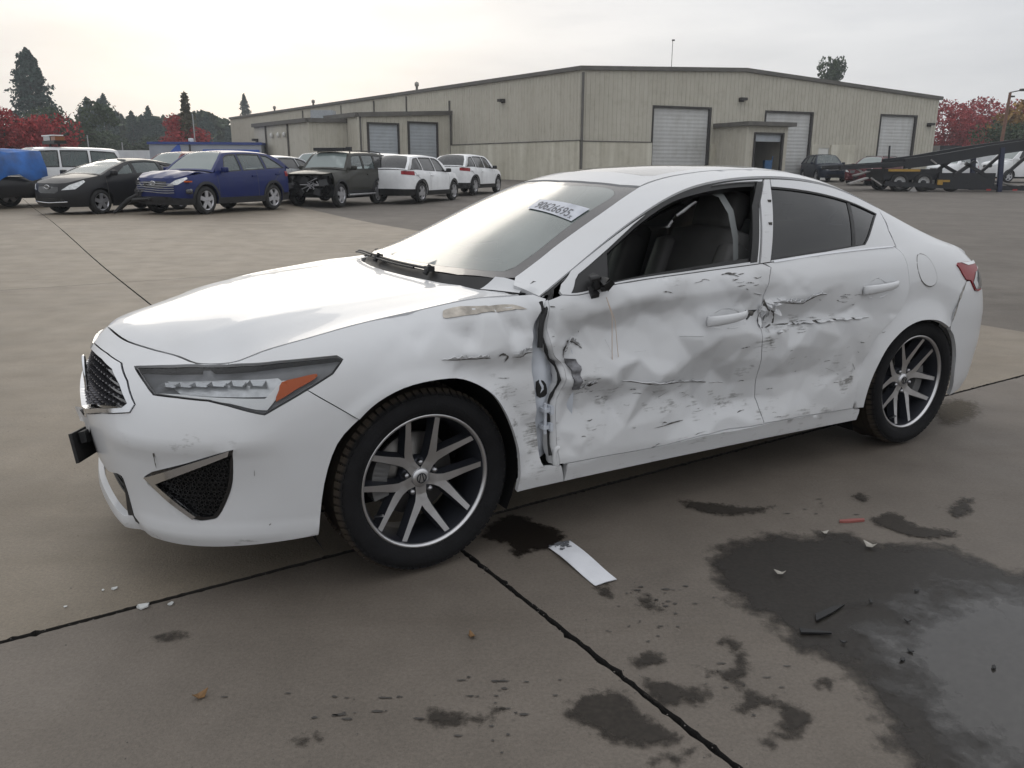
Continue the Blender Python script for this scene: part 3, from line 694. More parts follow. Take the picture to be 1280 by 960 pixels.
# ---- crash damage on the left side
_cols = [(np.mean([a for a, _, _ in c]), Pch([z for _, z, _ in c[::-1]], [d / 1000 for _, _, d in c[::-1]]), c[-1][1], c[0][1]) for c in TR['COLS']]
_cs = np.array([c[0] for c in _cols])
_perm = nrg.permutation(512)
def vnoise(x, y):
    xi = np.floor(x).astype(int); yi = np.floor(y).astype(int); fx = x - xi; fy = y - yi
    g = lambda i, j: _perm[(_perm[i % 512] + j) % 512] / 511.0
    u = fx * fx * (3 - 2 * fx); w = fy * fy * (3 - 2 * fy)
    return (g(xi, yi) * (1 - u) + g(xi + 1, yi) * u) * (1 - w) + (g(xi, yi + 1) * (1 - u) + g(xi + 1, yi + 1) * u) * w
def dent(v):
    s, z = np.abs(v[:, 0]), v[:, 1]
    # warp the sampling a little so that ridges are not dead straight
    ws = s + .05 * (vnoise(s * 5 + 3, z * 7) - .5); wz = z + .030 * (vnoise(s * 8, z * 9 + 40) - .5) + .012 * (vnoise(s * 22, z * 24 + 9) - .5)
    D = np.stack([np.where((wz > c[2]) & (wz < c[3]), c[1](wz), 0) for c in _cols], 1)
    i = np.clip(np.searchsorted(_cs, ws) - 1, 0, len(_cs) - 2)
    t = np.clip((ws - _cs[i]) / (_cs[i + 1] - _cs[i]), 0, 1); t = t * t * (3 - 2 * t)
    r = np.arange(len(s))
    d = D[r, i] * (1 - t) + D[r, i + 1] * t
    fade = np.clip((s - _cs[0] + .1) / .2, 0, 1) * np.clip((_cs[-1] + .12 - s) / .2, 0, 1)
    mask = np.clip(d / .012, 0, 1)
    q = 1 - 2 * np.abs(vnoise(s * 9 + z * 5, z * 12 - s * 3 + 70) - .5); q2 = 1 - 2 * np.abs(vnoise(s * 19 - z * 8, z * 26 + 11) - .5)
    # facets: creased noise, only where the sheet has been pushed
    cr_ = (.008 * (q - .5) + .0035 * (q2 - .5) + .0012 * (vnoise(s * 60, z * 90) - .5)) * (.15 + .85 * mask)
    zone = np.clip((s - _cs[1]) / .2, 0, 1) * np.clip((_cs[-1] - .1 - s) / .3, 0, 1)
    edge = np.clip((zt_arr(s) - z) / .05, 0, 1) * np.clip((z - .27) / .06, 0, 1)
    return 1.25 * d * fade + .8 * cr_ * zone * edge
def zt_arr(s): return _zt(np.asarray(s))
# the sheet folds in flat facets with sharp creases between them: sample the push at scattered points and join them with planes
dent_soft = dent
_fr = np.random.default_rng(77)
_fp = []
for c_ in TR['COLS']:
    for a_, z_, d_ in c_: _fp.append((a_ + _fr.normal() * .012, z_ + _fr.normal() * .006))
_s0, _s1 = _cs[1] - .25, _cs[-1] + .15
while len(_fp) < 330:
    q_ = np.array((_fr.uniform(_s0, _s1), _fr.uniform(.26, .98)))
    if min(np.hypot((q_[0] - a_) * .8, q_[1] - b_) for a_, b_ in _fp) > .030: _fp.append(tuple(q_))
_fp += [(float(a_), z_) for a_ in np.linspace(_s0 - .1, _s1 + .1, 16) for z_ in (.15, 1.08)] + [(a_, z_) for a_ in (_s0 - .1, _s1 + .1) for z_ in (.35, .55, .75, .95)]
_fv, _, _ff, *_ = delaunay_2d_cdt([Vector(p) for p in _fp], [], [], 0, 1e-6)
_fv = np.array([(p.x, p.y) for p in _fv]); _ff = np.array([t for t in _ff])
_fd = dent_soft(_fv)
_fm = np.clip(_fd / .010, 0, 1)
_fd = _fd * 1.5 + _fr.normal(size=len(_fd)) * .0062 * (.12 + .88 * _fm) * (_fv[:, 1] > .30) * (_fv[:, 1] < zt_arr(np.clip(_fv[:, 0], 0, S_OF[-1])) - .05)
def dent(v):
    s, z = np.abs(v[:, 0]), v[:, 1]
    out = np.zeros(len(s)); hit_ = np.zeros(len(s), bool)
    for t in _ff:
        a, b, c = _fv[t]; lo = np.minimum(np.minimum(a, b), c); hi = np.maximum(np.maximum(a, b), c)
        k = np.where((s >= lo[0]) & (s <= hi[0]) & (z >= lo[1]) & (z <= hi[1]) & ~hit_)[0]
        if not len(k): continue
        det = (b[1] - c[1]) * (a[0] - c[0]) + (c[0] - b[0]) * (a[1] - c[1])
        if abs(det) < 1e-12: continue
        u = ((b[1] - c[1]) * (s[k] - c[0]) + (c[0] - b[0]) * (z[k] - c[1])) / det; w = ((c[1] - a[1]) * (s[k] - c[0]) + (a[0] - c[0]) * (z[k] - c[1])) / det
        m = (u >= -1e-9) & (w >= -1e-9) & (u + w <= 1 + 1e-9); k = k[m]; u, w = u[m], w[m]
        out[k] = u * _fd[t[0]] + w * _fd[t[1]] + (1 - u - w) * _fd[t[2]]; hit_[k] = True
    soft = dent_soft(v)
    near_arch = np.clip((np.minimum(np.hypot(s - SX(.02), z - .335), np.hypot(s - SX(-2.6), z - .31)) - .36) / .05, 0, 1)
    return np.where(hit_, .84 * out + .16 * soft, soft) * near_arch + soft * .3 * (1 - near_arch)
def scuffs(v):
    s, z = np.abs(v[:, 0]), v[:, 1]
    r = np.zeros(len(s))
    for (x, zz, rx, rz, k) in SCUFF:
        r = np.maximum(r, k * np.exp(-((s - SX(x)) / rx) ** 2 - ((z - zz) / rz) ** 2))
    return r
SCUFF = [(-.40, .48, .14, .17, .95), (-.42, .30, .09, .10, .8), (-.30, .62, .16, .07, .7), (-.62, .62, .10, .08, .75), (-.75, .52, .16, .06, .8), (-.70, .40, .18, .06, .6),
         (-1.0, .46, .3, .09, .7), (-1.35, .40, .25, .09, .75), (-1.5, .52, .1, .2, .65), (-1.58, .66, .06, .08, .9), (-1.75, .72, .25, .05, .8), (-1.9, .50, .3, .12, .55), (-2.12, .42, .09, .12, .85),
         (-2.25, .62, .22, .05, .6), (-1.9, .30, .35, .05, .7), (-1.1, .30, .4, .04, .55), (-1.2, .93, .35, .03, .6), (-1.45, .92, .1, .04, .6), (-.55, .85, .05, .12, .6), (-2.05, .80, .2, .03, .5), (-1.6, .35, .1, .1, .7)]

car = empty('white_sedan', (CAR_X, CAR_Y, 0), CAR_YAW)
tag(car, 'white four-door sedan with crushed driver side, in front of everything else', 'car')

TR['rdoor_rear'] = [(3.99, zt(3.99))] + TR['rdoor_rear'][1:]
HL = TR['headlight']
S_C = SX(.553)
# corner where the bonnet gap meets the lamp: the band's top row nearest to the lamp's top edge
S_CORN = HL[4][0]
arch_f = cr(TR['arch_f'], 3); arch_r = cr(TR['arch_r'], 3)
S_AF0 = arch_f[0][0]
# front bumper: half outline, then mirrored about the nose
hl_top = HL[0:5]; hl_bot = HL[10:][::-1] if False else HL[10:]
half = top_line(0.0, S_CORN, 16) + [(S_CORN, HL[4][1])] + [HL[3], HL[2], HL[1], HL[0]] + HL[:9:-1] + TR['seam_bf'][1:] + [p for p in arch_f if p[0] < TR['seam_bf'][-1][0] - .004][::-1][0:] + bot_line(S_AF0, 0.0, 16)
full = half + [(-a, b) for a, b in half[::-1]]
mir = lambda pts: [(-a, b) for a, b in pts[::-1]]
gi = [p for p in TR['grille_inner'] if p[0] > .03]
grille_o = [(0, .752), (.18, .752)] + [p for p in TR['grille_outer'] if p[0] > .25 and p[1] > .0][0:]
def clean_half(pts, ztop, zbot):
    return [(0, ztop)] + pts + [(0, zbot)]
G_OUT = clean_half([(.20, .748), (.345, .738), (.455, .70), (.555, .647), (.545, .622), (.36, .588), (.15, .535)], .752, .50)
G_IN = clean_half([(.20, .728), (.325, .716), (.43, .686), (.518, .644), (.50, .630), (.345, .602), (.15, .556)], .732, .528)
for nme, o_ in (('o', G_OUT), ('i', G_IN)): pass
g_out = G_OUT + mir(G_OUT); g_in = G_IN + mir(G_IN)
fog_o = cr(TR['fog_outer'], 3, True); fog_i = cr(TR['fog_inner'], 3, True)
intake = [(0, .36), (.30, .365), (.42, .392), (.456, .393), (.462, .347), (.488, .262), (.44, .250), (.30, .250), (0, .250)]
intake_f = intake + mir(intake)
def bump_disp(v):
    s, z = np.abs(v[:, 0]), v[:, 1]
    chin = .028 * np.clip((.262 - z) / .03, 0, 1) * np.clip((.50 - s) / .08, 0, 1)
    # a soft crease that runs from the lamp to the fog lamp, and the fog lamp's brow
    zc_ = .532 + .035 * (s - .6)
    brow = .013 * np.exp(-((z - zc_) / .05) ** 2) * (z > zc_) + .013 * np.exp(-((z - zc_) / .018) ** 2) * (z <= zc_)
    brow = brow * np.clip((s - .36) / .2, 0, 1) * np.clip((1.08 - s) / .14, 0, 1)
    scoop = .014 * np.exp(-((s - .80) / .20) ** 2 - ((z - .40) / .10) ** 2)          # the bumper is drawn in round the fog lamp
    lip_ = .009 * np.clip((.272 - z) / .012, 0, 1) * np.clip((s - .50) / .06, 0, 1)
    return -(chin + brow + lip_) + scoop
bumper = panel('front_bumper', fF, full, M_WHITE, car, [g_out, fog_o, mir(fog_o), intake_f], .026, bump_disp, .02, .0015,
               scuff=lambda v: .55 * np.exp(-((v[:, 0] - .75) / .25) ** 2 - ((v[:, 1] - .55) / .05) ** 2) + .5 * np.exp(-((v[:, 1] - .22) / .03) ** 2))
# grille
panel('grille_frame', fF, g_out, M_CHROME, car, [g_in], .03, None, .03, .0015, lift=.005)
panel('grille_mesh', fF, g_in, M_GLOSSB, car, [], .04, None, .0, -.01, lift=-.035)
mb = MB()
for r_ in range(10):
    z = .54 + r_ * .0195
    for c_ in range(-15, 16):
        s = (c_ + (.5 if r_ % 2 else 0)) * .036
        p = np.array([[s, z]])
        if not inside(p, np.array(g_in))[0] or dist_to(p, np.array(g_in))[0] < .010: continue
        q = fF(p[:, 0], p[:, 1])[0]; n = normals(fF, p)[0]
        e = fF(np.array([s + .004]), np.array([z]))[0] - q; e /= np.linalg.norm(e); u = np.cross(n, e)
        if u[2] < 0: u = -u
        b = q - n * .034; t = q - n * .010
        W_, H_ = .0150, .0062
        mb.add([b + e * W_, b + u * H_, b - e * W_, b - u * H_, t + e * W_ * .55 - u * .001, t + u * H_ * .4, t - e * W_ * .55 - u * .001, t - u * H_ * .5], [(0, 1, 5, 4), (1, 2, 6, 5), (2, 3, 7, 6), (3, 0, 4, 7), (4, 5, 6, 7)])
M_STUD = mat('grille_studs', (.10, .10, .11), .25, metal=.7)
mb.build('grille_stud', M_STUD, car)
# emblem: upright ring with a caliper mark inside
mb = MB()
q = fF(np.array([0.0]), np.array([.645]))[0]
ring = [(q[0] - .008 + .004 * math.cos(a), .052 * math.cos(a), q[2] + .062 * math.sin(a)) for a in np.linspace(0, 2 * math.pi, 33)]
mb.tube(ring, .006, 8)
mb.tube([(q[0] - .008, -.028, q[2] - .045), (q[0] - .006, -.012, q[2] + .045)], .006, 6)
mb.tube([(q[0] - .008, .028, q[2] - .045), (q[0] - .006, .012, q[2] + .045)], .006, 6)
mb.tube([(q[0] - .007, -.022, q[2] - .012), (q[0] - .007, .022, q[2] - .012)], .004, 6)
mb.build('emblem', M_CHROME, car)
# fog lamp trims and meshes
for sgn in (1, -1):
    fn = fF if sgn > 0 else mirror_fn(fF)
    panel('fog_trim', fn, fog_o, M_GLOSSB, car, [fog_i], .03, None, .03, .0, lift=-.008)
    # bright blade along the top and the front edge
    fo = TR['fog_outer']; fi = TR['fog_inner']
    blade = [fo[0], fo[1], fo[2], fi[2], (fi[1][0], fi[1][1]), (fi[0][0], fi[0][1]), fi[9], fi[8], fo[8], fo[9]]
    panel('fog_blade', fn, blade, M_CHROME, car, [], .03, None, .012, .002, lift=.002)
    panel('fog_mesh', fn, fog_i, M_BLACK, car, [], .04, None, .0, -.01, lift=-.03)
    mb = MB()
    for r_ in range(14):
        for c_ in range(16):
            p = np.array([[.66 + c_ * .018 + (.009 if r_ % 2 else 0), .305 + r_ * .0155]])
            if not inside(p, np.array(fog_i))[0] or dist_to(p, np.array(fog_i))[0] < .006: continue
            q = fn(p[:, 0], p[:, 1])[0]; n = normals(fn, p)[0]
            e = fn(p[:, 0] + .004, p[:, 1])[0] - q; e /= np.linalg.norm(e); u = np.cross(n, e)
            pts = [q - n * .022 + (e * math.cos(a) + u * math.sin(a)) * .0078 for a in np.linspace(0, 2 * math.pi, 7)]
            for a, b in zip(pts[:-1], pts[1:]): mb.bar(a, b, .0022, .008, up=n)
    mb.build('fog_grid', M_BLACK, car)
panel('lower_intake', fF, intake_f, M_BLACK, car, [], .05, None, .0, -.01, lift=-.05)
mb = MB()
for z in (.275, .30, .325, .35):
    mb.tube([fF(np.array([s]), np.array([z]))[0] - np.array([.04, 0, 0]) for s in np.linspace(-.44, .44, 15)], .005, 6)
mb.build('intake_bar', M_BLACK, car)
# black corner piece at the end of the intake
panel('intake_corner', fF, [(.462, .39), (.49, .262), (.56, .215), (.50, .212), (.44, .25), (.455, .34)], M_BLACK, car, [], .03, None, .01, 0, lift=.0015)
# bent number plate holder hanging off the nose
mb = MB()
Mz = Matrix.Rotation(R(-17), 3, 'Z') @ Matrix.Rotation(R(9), 3, 'Y') @ Matrix.Rotation(R(9), 3, 'X')
mb.box((.972, .03, .40), (.010, .30, .105), 0, Mz)
mb.box((.955, .03, .43), (.02, .20, .04), 0, Mz)
plate = mb.build('plate_bracket', M_BLACK, car)
mb = MB()
prev = None
for i in range(9):
    y = -.10 + i * .026
    a = Vector((.972 - .3 * (y - .03) * .3 + rng.uniform(-.008, .008), y, .455 + rng.uniform(-.004, .004))); b = a + Vector((rng.uniform(-.012, .012), rng.uniform(-.004, .004), .03 + rng.uniform(0, .03)))
    if prev: mb.add([prev[0], a, b, prev[1]], [(0, 1, 2, 3)])
    prev = (a, b)
mb.build('torn_bracket_edge', mat('torn_plastic', (.5, .49, .48), .6), plate)

# ---- headlights
def headlight(sgn):
    fn = fF if sgn > 0 else mirror_fn(fF)
    h = panel('headlight', fn, HL, M_HLDARK, car, [], .03, None, .0, -.004, lift=-.030)
    panel('lamp_rim', fn, HL, M_GLOSSB, h, [offset(densify(HL, .03), .0075)], .03, None, .03, .003, lift=-.001)
    panel('reflector_bar', fn, TR['reflector'], M_REFL, h, [], .02, None, .008, .001, lift=-.022)
    panel('light_guide', fn, TR['drl'], M_DRL, h, [], .02, None, .008, .0, lift=-.014)
    panel('amber_marker', fn, cr(TR['amber'], 2, True), M_AMBER, h, [], .02, None, .008, 0, lift=-.008)
    mb = MB()
    r0, r1 = TR['reflector'][0], TR['reflector'][1]
    for k in range(6):
        t = .08 + k * .155
        s = r0[0] + (r1[0] - r0[0]) * t; zc = r0[1] + (r1[1] - r0[1]) * t - .014
        p = np.array([[s, zc]]); q = fn(p[:, 0], p[:, 1])[0]; n = normals(fn, p)[0]
        e = fn(p[:, 0] + .004, p[:, 1])[0] - q; e /= np.linalg.norm(e); u = np.cross(n, e)
        c = q - n * .012
        for i in ():
            a0 = 2 * math.pi * i / 6; a1 = 2 * math.pi * (i + 1) / 6
            pa = c - n * .008 + (e * math.cos(a0) * .024 + u * math.sin(a0) * .013); pb = c - n * .008 + (e * math.cos(a1) * .024 + u * math.sin(a1) * .013)
            mb.add([pa, pb, c + (e * math.cos(a1) + u * math.sin(a1)) * .009, c + (e * math.cos(a0) + u * math.sin(a0)) * .009], [(0, 1, 2, 3)])
        hw_, hh_ = .034, .0125
        o_ = c + n * .004
        mb.add([o_ - e * hw_ - u * hh_, o_ + e * hw_ - u * hh_, o_ + e * (hw_ - .012) + u * hh_ - n * .012, o_ - e * (hw_ - .004) + u * hh_ - n * .012, o_ - e * .5 * hw_ - u * .4 * hh_ - n * .014, o_ + e * .4 * hw_ - u * .4 * hh_ - n * .014], [(0, 1, 5, 4), (1, 2, 5), (2, 3, 4, 5), (3, 0, 4)])
    mb.build('lens_cell', mat('led_block', (.40, .42, .44), .22, metal=.6) if 'led_block' not in MATS else MATS['led_block'], h)
    panel('lens_cover', fn, HL, M_CLEAR, h, [], .03, None, .0, .002, lift=-.0025)
headlight(1); headlight(-1)

# ---- fenders
s_corn = S_CORN
S_FR = SX(-.455)
f_out = top_line(S_CORN, S_FR, 26) + cr(TR['fender_rear'], 3)[1:]
f_out += [(SX(-.53), .300), (SX(-.555), zb(SX(-.555)))] + bot_line(SX(-.53), arch_f[-1][0], 6)
f_out += [p for p in arch_f[::-1] if p[0] > TR['seam_bf'][-1][0] - .002] + TR['seam_bf'][::-1][1:] + [HL[9], HL[8], HL[7], HL[6], HL[5], (S_CORN, HL[4][1])]
def flare(v):   # rolled lip round the wheel opening
    P = fF(v[:, 0], v[:, 1]); r = np.hypot(P[:, 0] - .02, P[:, 2] - .335)
    return -.010 * np.exp(-((r - .362) / .022) ** 2) * (P[:, 2] > .28)
M_fend = M_WHITE
fender = panel('front_fender', fF, f_out, M_WHITE, car, [], .017, lambda v: dent(v) + flare(v), .018, .0018, scuff=scuffs)
fender['label'] = 'dented driver side fender with scuffed white paint'
panel('front_fender', mirror_fn(fF), f_out, M_WHITE, car, [], .04, flare, .018, .0018)
panel('bare_patch', fF, cr(TR['primer'], 2, True), M_PRIMER, fender, [], .012, dent, .001, 0, lift=.002)

# ---- hood
hx = [(x, y) for x, y, _ in C(np.linspace(0, S_FR, 44))]
hood_p = hx + [(x, -y) for x, y in hx[::-1] if y > .001]
def hood_disp(v):
    x, y = v[:, 0], np.abs(v[:, 1])
    yc = np.interp(x, [-.45, .1, .5, .72, .85], [.52, .50, .44, .36, .22])
    d = y - yc
    e = np.clip((.86 - np.hypot(np.clip(x, 0, 9), y * .2)) / .25, 0, 1)
    return (.006 * np.clip(d / .14, 0, 1) ** 1.2 + .0025 * np.exp(-(d / .02) ** 2) * -1) * e * np.clip((np.interp(-x, [h[0] * -1 for h in hx], [h[1] for h in hx]) - y) / .05, 0, 1)
# the rear edge of the hood runs in a curve behind the wipers
hx2 = [p for p in hx if p[0] > -.415]
rear = [(-.42, .70), (-.33, .60), (-.265, .42), (-.225, .2), (-.215, 0), (-.225, -.2), (-.265, -.42), (-.33, -.60), (-.42, -.70)]
hood_p = hx2 + rear + [(x, -y) for x, y in hx2[::-1] if y > .001]
hood = panel('hood', fH, hood_p, M_WHITE, car, [], .03, hood_disp, .02, .0025)

# ---- doors
def door_common(): pass
df_top = top_line(SX(-1.555), SX(-.56), 30)
fd = cr(TR['door_front'], 3)
front_poly = cr(TR['door_bottom'], 2) + cr(TR['b_gap'], 3)[1:-1] + df_top + fd[0:]
door_f = panel('front_door', fF, front_poly, M_WHITE, car, [], .0125, dent, .022, .002, scuff=scuffs)
door_f['label'] = 'crumpled driver door with black mirror stub'
dr_top = top_line(TR['rdoor_rear'][0][0], SX(-1.565), 26)
rear_poly = cr(TR['rdoor_bottom'], 2) + cr(TR['rdoor_rear'], 3)[::-1][1:-1] + dr_top + cr(TR['b_gap'], 3)[::-1][1:]
door_r = panel('rear_door', fF, rear_poly, M_WHITE, car, [], .0125, dent, .022, .002, scuff=scuffs)
door_r['label'] = 'dented rear door with dark glass'
dr_top_r = dr_top
dfr = [(SX(-.56), .93), (SX(-.50), .80), (SX(-.50), .5), (SX(-.53), .31)]
panel('front_door', mirror_fn(fF), cr(TR['door_bottom'], 2) + cr(TR['b_gap'], 3)[1:-1] + df_top + dfr, M_WHITE, car, [], .05, None, .02, .002)
panel('rear_door', mirror_fn(fF), rear_poly, M_WHITE, car, [], .05, None, .02, .002)
# ---- rocker
rk = cr(TR['sill_bottom'], 2)
rk_top = [p for p in cr(TR['door_bottom'], 2) + cr(TR['rdoor_bottom'], 2)]
rocker_poly = [(SX(-.555), zb(SX(-.555)))] + [(s, zb(s)) for s in np.linspace(SX(-.56), arch_r[0][0], 20)] + [p for p in arch_r if p[1] < .272 and p[0] < 4][::-1][::-1] + rk_top[::-1] + [(SX(-.555), .302)]
rocker = panel('rocker_panel', fF, rocker_poly, M_WHITE, car, [], .03, lambda v: .006 * np.exp(-((v[:, 1] - .262) / .008) ** 2), .03, .0018, scuff=lambda v: .45 + 0 * v[:, 0])
panel('rocker_panel', mirror_fn(fF), rocker_poly, M_WHITE, car, [], .06, None, .03, .0018)

# ---- rear quarter, C-pillar, roof rail and A-pillar: welded into one sheet each side
def weld(name, objs, parent, mt, rim=.02, dist=.0015):
    bm = bmesh.new()
    for o in objs:
        bm.from_mesh(o.data); me = o.data; bpy.data.objects.remove(o); bpy.data.meshes.remove(me)
    bmesh.ops.remove_doubles(bm, verts=bm.verts, dist=dist)
    bm.normal_update()
    be = [e for e in bm.edges if len(e.link_faces) == 1]
    nv = {v: v.normal.copy() for e in be for v in e.verts}
    ret = bmesh.ops.extrude_edge_only(bm, edges=be)
    newv = [g for g in ret['geom'] if isinstance(g, bmesh.types.BMVert)]
    # each new vertex sits on its source: find it by position
    src = {tuple(round(c, 5) for c in v.co): n for v, n in nv.items()}
    for v in newv:
        n = src.get(tuple(round(c, 5) for c in v.co))
        if n is not None: v.co -= n * rim
    for f in bm.faces: f.smooth = True
    for e in be: e.smooth = False
    me = bpy.data.meshes.new(name); bm.to_mesh(me); bm.free()
    return link_mesh(name, me, mt, parent)
XQ = [float(x) for x in np.linspace(-2.462, -3.38, 36)]
arch_q = [p for p in arch_r if p[1] > .275 and p[0] < 4.405]
rdr = cr(TR['rdoor_rear'], 3)
q_poly = [(SX(x), zt(SX(x))) for x in XQ] + [(4.90, .905), TR['tail'][1], TR['tail'][0], TR['tail'][8], TR['tail'][7]] + TR['seam_rb'] + arch_q[::-1] + [(3.786, .273), (3.727, .271)] + rdr[::-1][1:-1] + [(SX(-2.462) - .008, zt(3.99))]
ye_ = lambda x: float(E(np.array([x]))[0, 1])
XR = [float(x) for x in np.linspace(-.47, -2.534, 60)] + [float(x) for x in np.linspace(-2.56, -3.38, 32)]
XG = [x for x in XR if x <= -2.534]
g_poly = [(x, 0.0) for x in XQ] + [(x, GH) for x in XG[::-1]] + [(-2.500, .190), (-2.473, .125), (-2.464, .04)]
BL_IN = [(-2.34, .50), (-2.50, .515), (-2.70, .545), (-2.88, .56), (-2.98, .565)]
ws_edge = [(-.465, .645), (-.60, .607), (-.709, .578), (-.924, .542), (-1.10, .500), (-1.161, .481)]
ditch = [(-1.171, .479), (-1.26, .470), (-1.45, .468), (-1.8, .468), (-2.1, .475), (-2.30, .49)]
t_poly = [(x, ye_(x)) for x in XR] + [(-3.36, ye_(-3.38) - .045), (-3.2, .60), (-3.02, .575)] + cr(BL_IN, 2)[::-1] + cr(ditch, 3)[::-1] + cr(ws_edge, 3)[::-1] + [(-.425, .70)]
for sgn in (1, -1):
    mf = (lambda f: f) if sgn > 0 else mirror_fn
    qd = (lambda v: dent(v) + qflare(v)) if sgn > 0 else (lambda v: qflare(v))
    def qflare(v):
        P = fF(v[:, 0], v[:, 1]); r = np.hypot(P[:, 0] + 2.60, P[:, 2] - .31)
        up = np.clip((zt_arr(v[:, 0]) - v[:, 1]) / .1, 0, 1)
        return (-.012 * np.exp(-((r - .355) / .03) ** 2) + .010 * np.exp(-((r - .46) / .05) ** 2)) * up * (P[:, 2] > .27)
    a = panel('quarter', mf(fF), q_poly, None, car, [], .04, qd, 0, 0)
    b = panel('cpillar', mf(fG), g_poly, None, car, [], .04, None, 0, 0)
    c = panel('rail', mf(fT), t_poly, None, car, [], .04, None, 0, 0)
    bs = weld('body_side', [a, b, c], car, M_WHITE)
    if sgn > 0: side_l = bs
# fuel flap: a fine seam
fl = cr(TR['fuel'], 3, True)
panel('fuel_flap', fF, fl, M_WHITE, side_l, [], .02, None, .006, .0015, lift=.002)
panel('fuel_flap_seam', fF, offset(densify(fl, .02), -.0022), M_TEAR, side_l, [offset(densify(fl, .02), .0012)], .02, None, 0, 0, lift=.0008)

# ---- rear bumper, tail lamps, trunk
S_END = float(S_OF[-1])
def fR(s, z):
    s = np.asarray(s, float); m = s > S_END
    P = fF(np.where(m, 2 * S_END - s, s), z).copy(); P[..., 1] *= np.where(m, -1, 1); return P
tl = TR['tail']
rb_half = TR['seam_rb'][::-1] + [tl[6], tl[5], tl[4], (4.95, .735), (5.15, .725), (S_END, .72)]
rb_arch = [p for p in arch_r if p[0] >= 4.405 and p[1] < .60]
rb_low = [(s, zb(s)) for s in np.linspace(4.60, S_END, 16)]
halfp = rb_half + rb_low[::-1] + rb_arch[::-1]
mirR = lambda pts: [(2 * S_END - a, b) for a, b in pts[::-1]]
rb_full = rb_half + mirR(rb_half) [1:] + mirR(rb_arch[:]) [0:] + [(2 * S_END - s, z) for s, z in rb_low] + rb_low[::-1][1:] + rb_arch[::-1]
rb_full = rb_half + mirR(rb_half)[1:] + mirR(rb_arch[::-1]) + [(2 * S_END - s, z) for s, z in rb_low] + rb_low[::-1][1:] + rb_arch[::-1]
panel('rear_bumper', fR, rb_full, M_WHITE, car, [], .03, None, .02, .002)
seam = TR['seam_rb']
for sgn in (1, -1):
    fn = fF if sgn > 0 else mirror_fn(fF)
    t_ = panel('tail_lamp', fn, cr(tl, 2, True), M_RED, car, [], .02, None, .02, .002, lift=.006)
    panel('smoked_lens', fn, [(a, b) for a, b in [(4.72, .845), (4.88, .862), (4.862, .816), (4.776, .755), (4.675, .760), (4.64, .80)]], M_SMOKE, t_, [], .02, None, .004, .002, lift=.009)
    panel('clear_strip', fn, [(4.52, .906), (4.88, .889), (4.87, .876), (4.62, .885)], M_DRL, t_, [], .02, None, .004, .001, lift=.009)
deck = [(-2.99, .56), (-3.2, .588), (-3.36, .56), (-3.44, .50), (-3.475, .3), (-3.485, 0)]
deck_p = deck + [(x, -y) for x, y in deck[::-1][1:]] + [(-2.985, -.3), (-2.98, 0), (-2.985, .3)]
panel('trunk_lid', fT, deck_p, M_WHITE, car, [], .04, None, .02, .002)
rf = [(4.90, .905), (4.90, .868), (4.87, .815), (4.79, .755), (4.95, .738), (5.15, .728), (S_END, .723)]
rf_top = [(s, zt(s) - .004) for s in np.linspace(S_END, 4.94, 10)]
rfp = rf + mirR(rf)[1:] + [(2 * S_END - a, b) for a, b in rf_top[::-1]] + rf_top[1:]
panel('trunk_face', fR, rfp, M_WHITE, car, [], .04, None, .02, .002)

# ---- roof, sunroof, windshield, back light
ws_base = [(-.27, 0), (-.285, .25), (-.325, .45), (-.40, .60)]
ws_top = [(-1.161, .470), (-1.12, .388), (-1.085, .218), (-1.07, 0)]
half_ws = ws_base + [(x, y) for x, y in cr(ws_edge, 3)] + ws_top[1:]
ws_p = half_ws + [(x, -y) for x, y in half_ws[::-1] if y > 1e-6]
fr_half = [(-.315, 0), (-.33, .25), (-.372, .43), (-.43, .545), (-.503, .578), (-.746, .515), (-.927, .478), (-1.03, .462), (-1.075, .425), (-1.085, .35), (-1.045, .18), (-1.03, 0)]
fr_in = cr(fr_half + [(x, -y) for x, y in fr_half[::-1] if 1e-6 < y], 2, True)
frit = panel('windshield_border', fT, ws_p, M_FRIT, car, [fr_in], .04, None, .006, .001, lift=-.004)
panel('windshield', fT, fr_in, M_WS, car, [], .06, None, 0, .0, lift=-.004)
rf_front = [(x - .012, y) for x, y in ws_top[::-1]]
rf_half = [(-1.082, 0)] + [(-1.097, .218), (-1.132, .388), (-1.175, .470)] + [(x, y - .012) for x, y in cr(ditch, 3)[2:]] + [(-2.31, .475), (-2.335, .3), (-2.345, 0)]
rf_p = rf_half + [(x, -y) for x, y in rf_half[::-1] if y > 1e-6]
sun_half = [(-1.27, 0), (-1.275, .36), (-1.30, .40), (-1.90, .40), (-1.93, .36), (-1.93, 0)]
sun_p = sun_half + [(x, -y) for x, y in sun_half[::-1] if y > 1e-6]
roof = panel('roof', fT, rf_p, M_WHITE, car, [sun_p], .05, None, .02, .001)
panel('sunroof_glass', fT, sun_p, mat('sunroof_glass', (.05, .05, .05), .06, coat=1), car, [], .06, None, .01, .004, lift=-.001)
# black liner below the roof joints and the gutter
panel('roof_joint_seal', fT, [(x, y + .012) for x, y in cr(ditch, 3)] + [(x, y - .035) for x, y in cr(ditch, 3)[::-1]], M_BLACK, car, [], .05, None, 0, 0, lift=-.007)
panel('roof_joint_seal', mirror_fn(fT), [(x, y + .012) for x, y in cr(ditch, 3)] + [(x, y - .035) for x, y in cr(ditch, 3)[::-1]], M_BLACK, car, [], .05, None, 0, 0, lift=-.007)
bl_half = [(-2.365, 0), (-2.355, .3), (-2.345, .478)] + [(x, y - .014) for x, y in cr(BL_IN, 2)[1:]] + [(-2.975, .3), (-2.97, 0)]
bl_p = bl_half + [(x, -y) for x, y in bl_half[::-1] if y > 1e-6]
panel('rear_window', fT, bl_p, M_TINT, car, [], .06, None, .006, .001, lift=-.003)
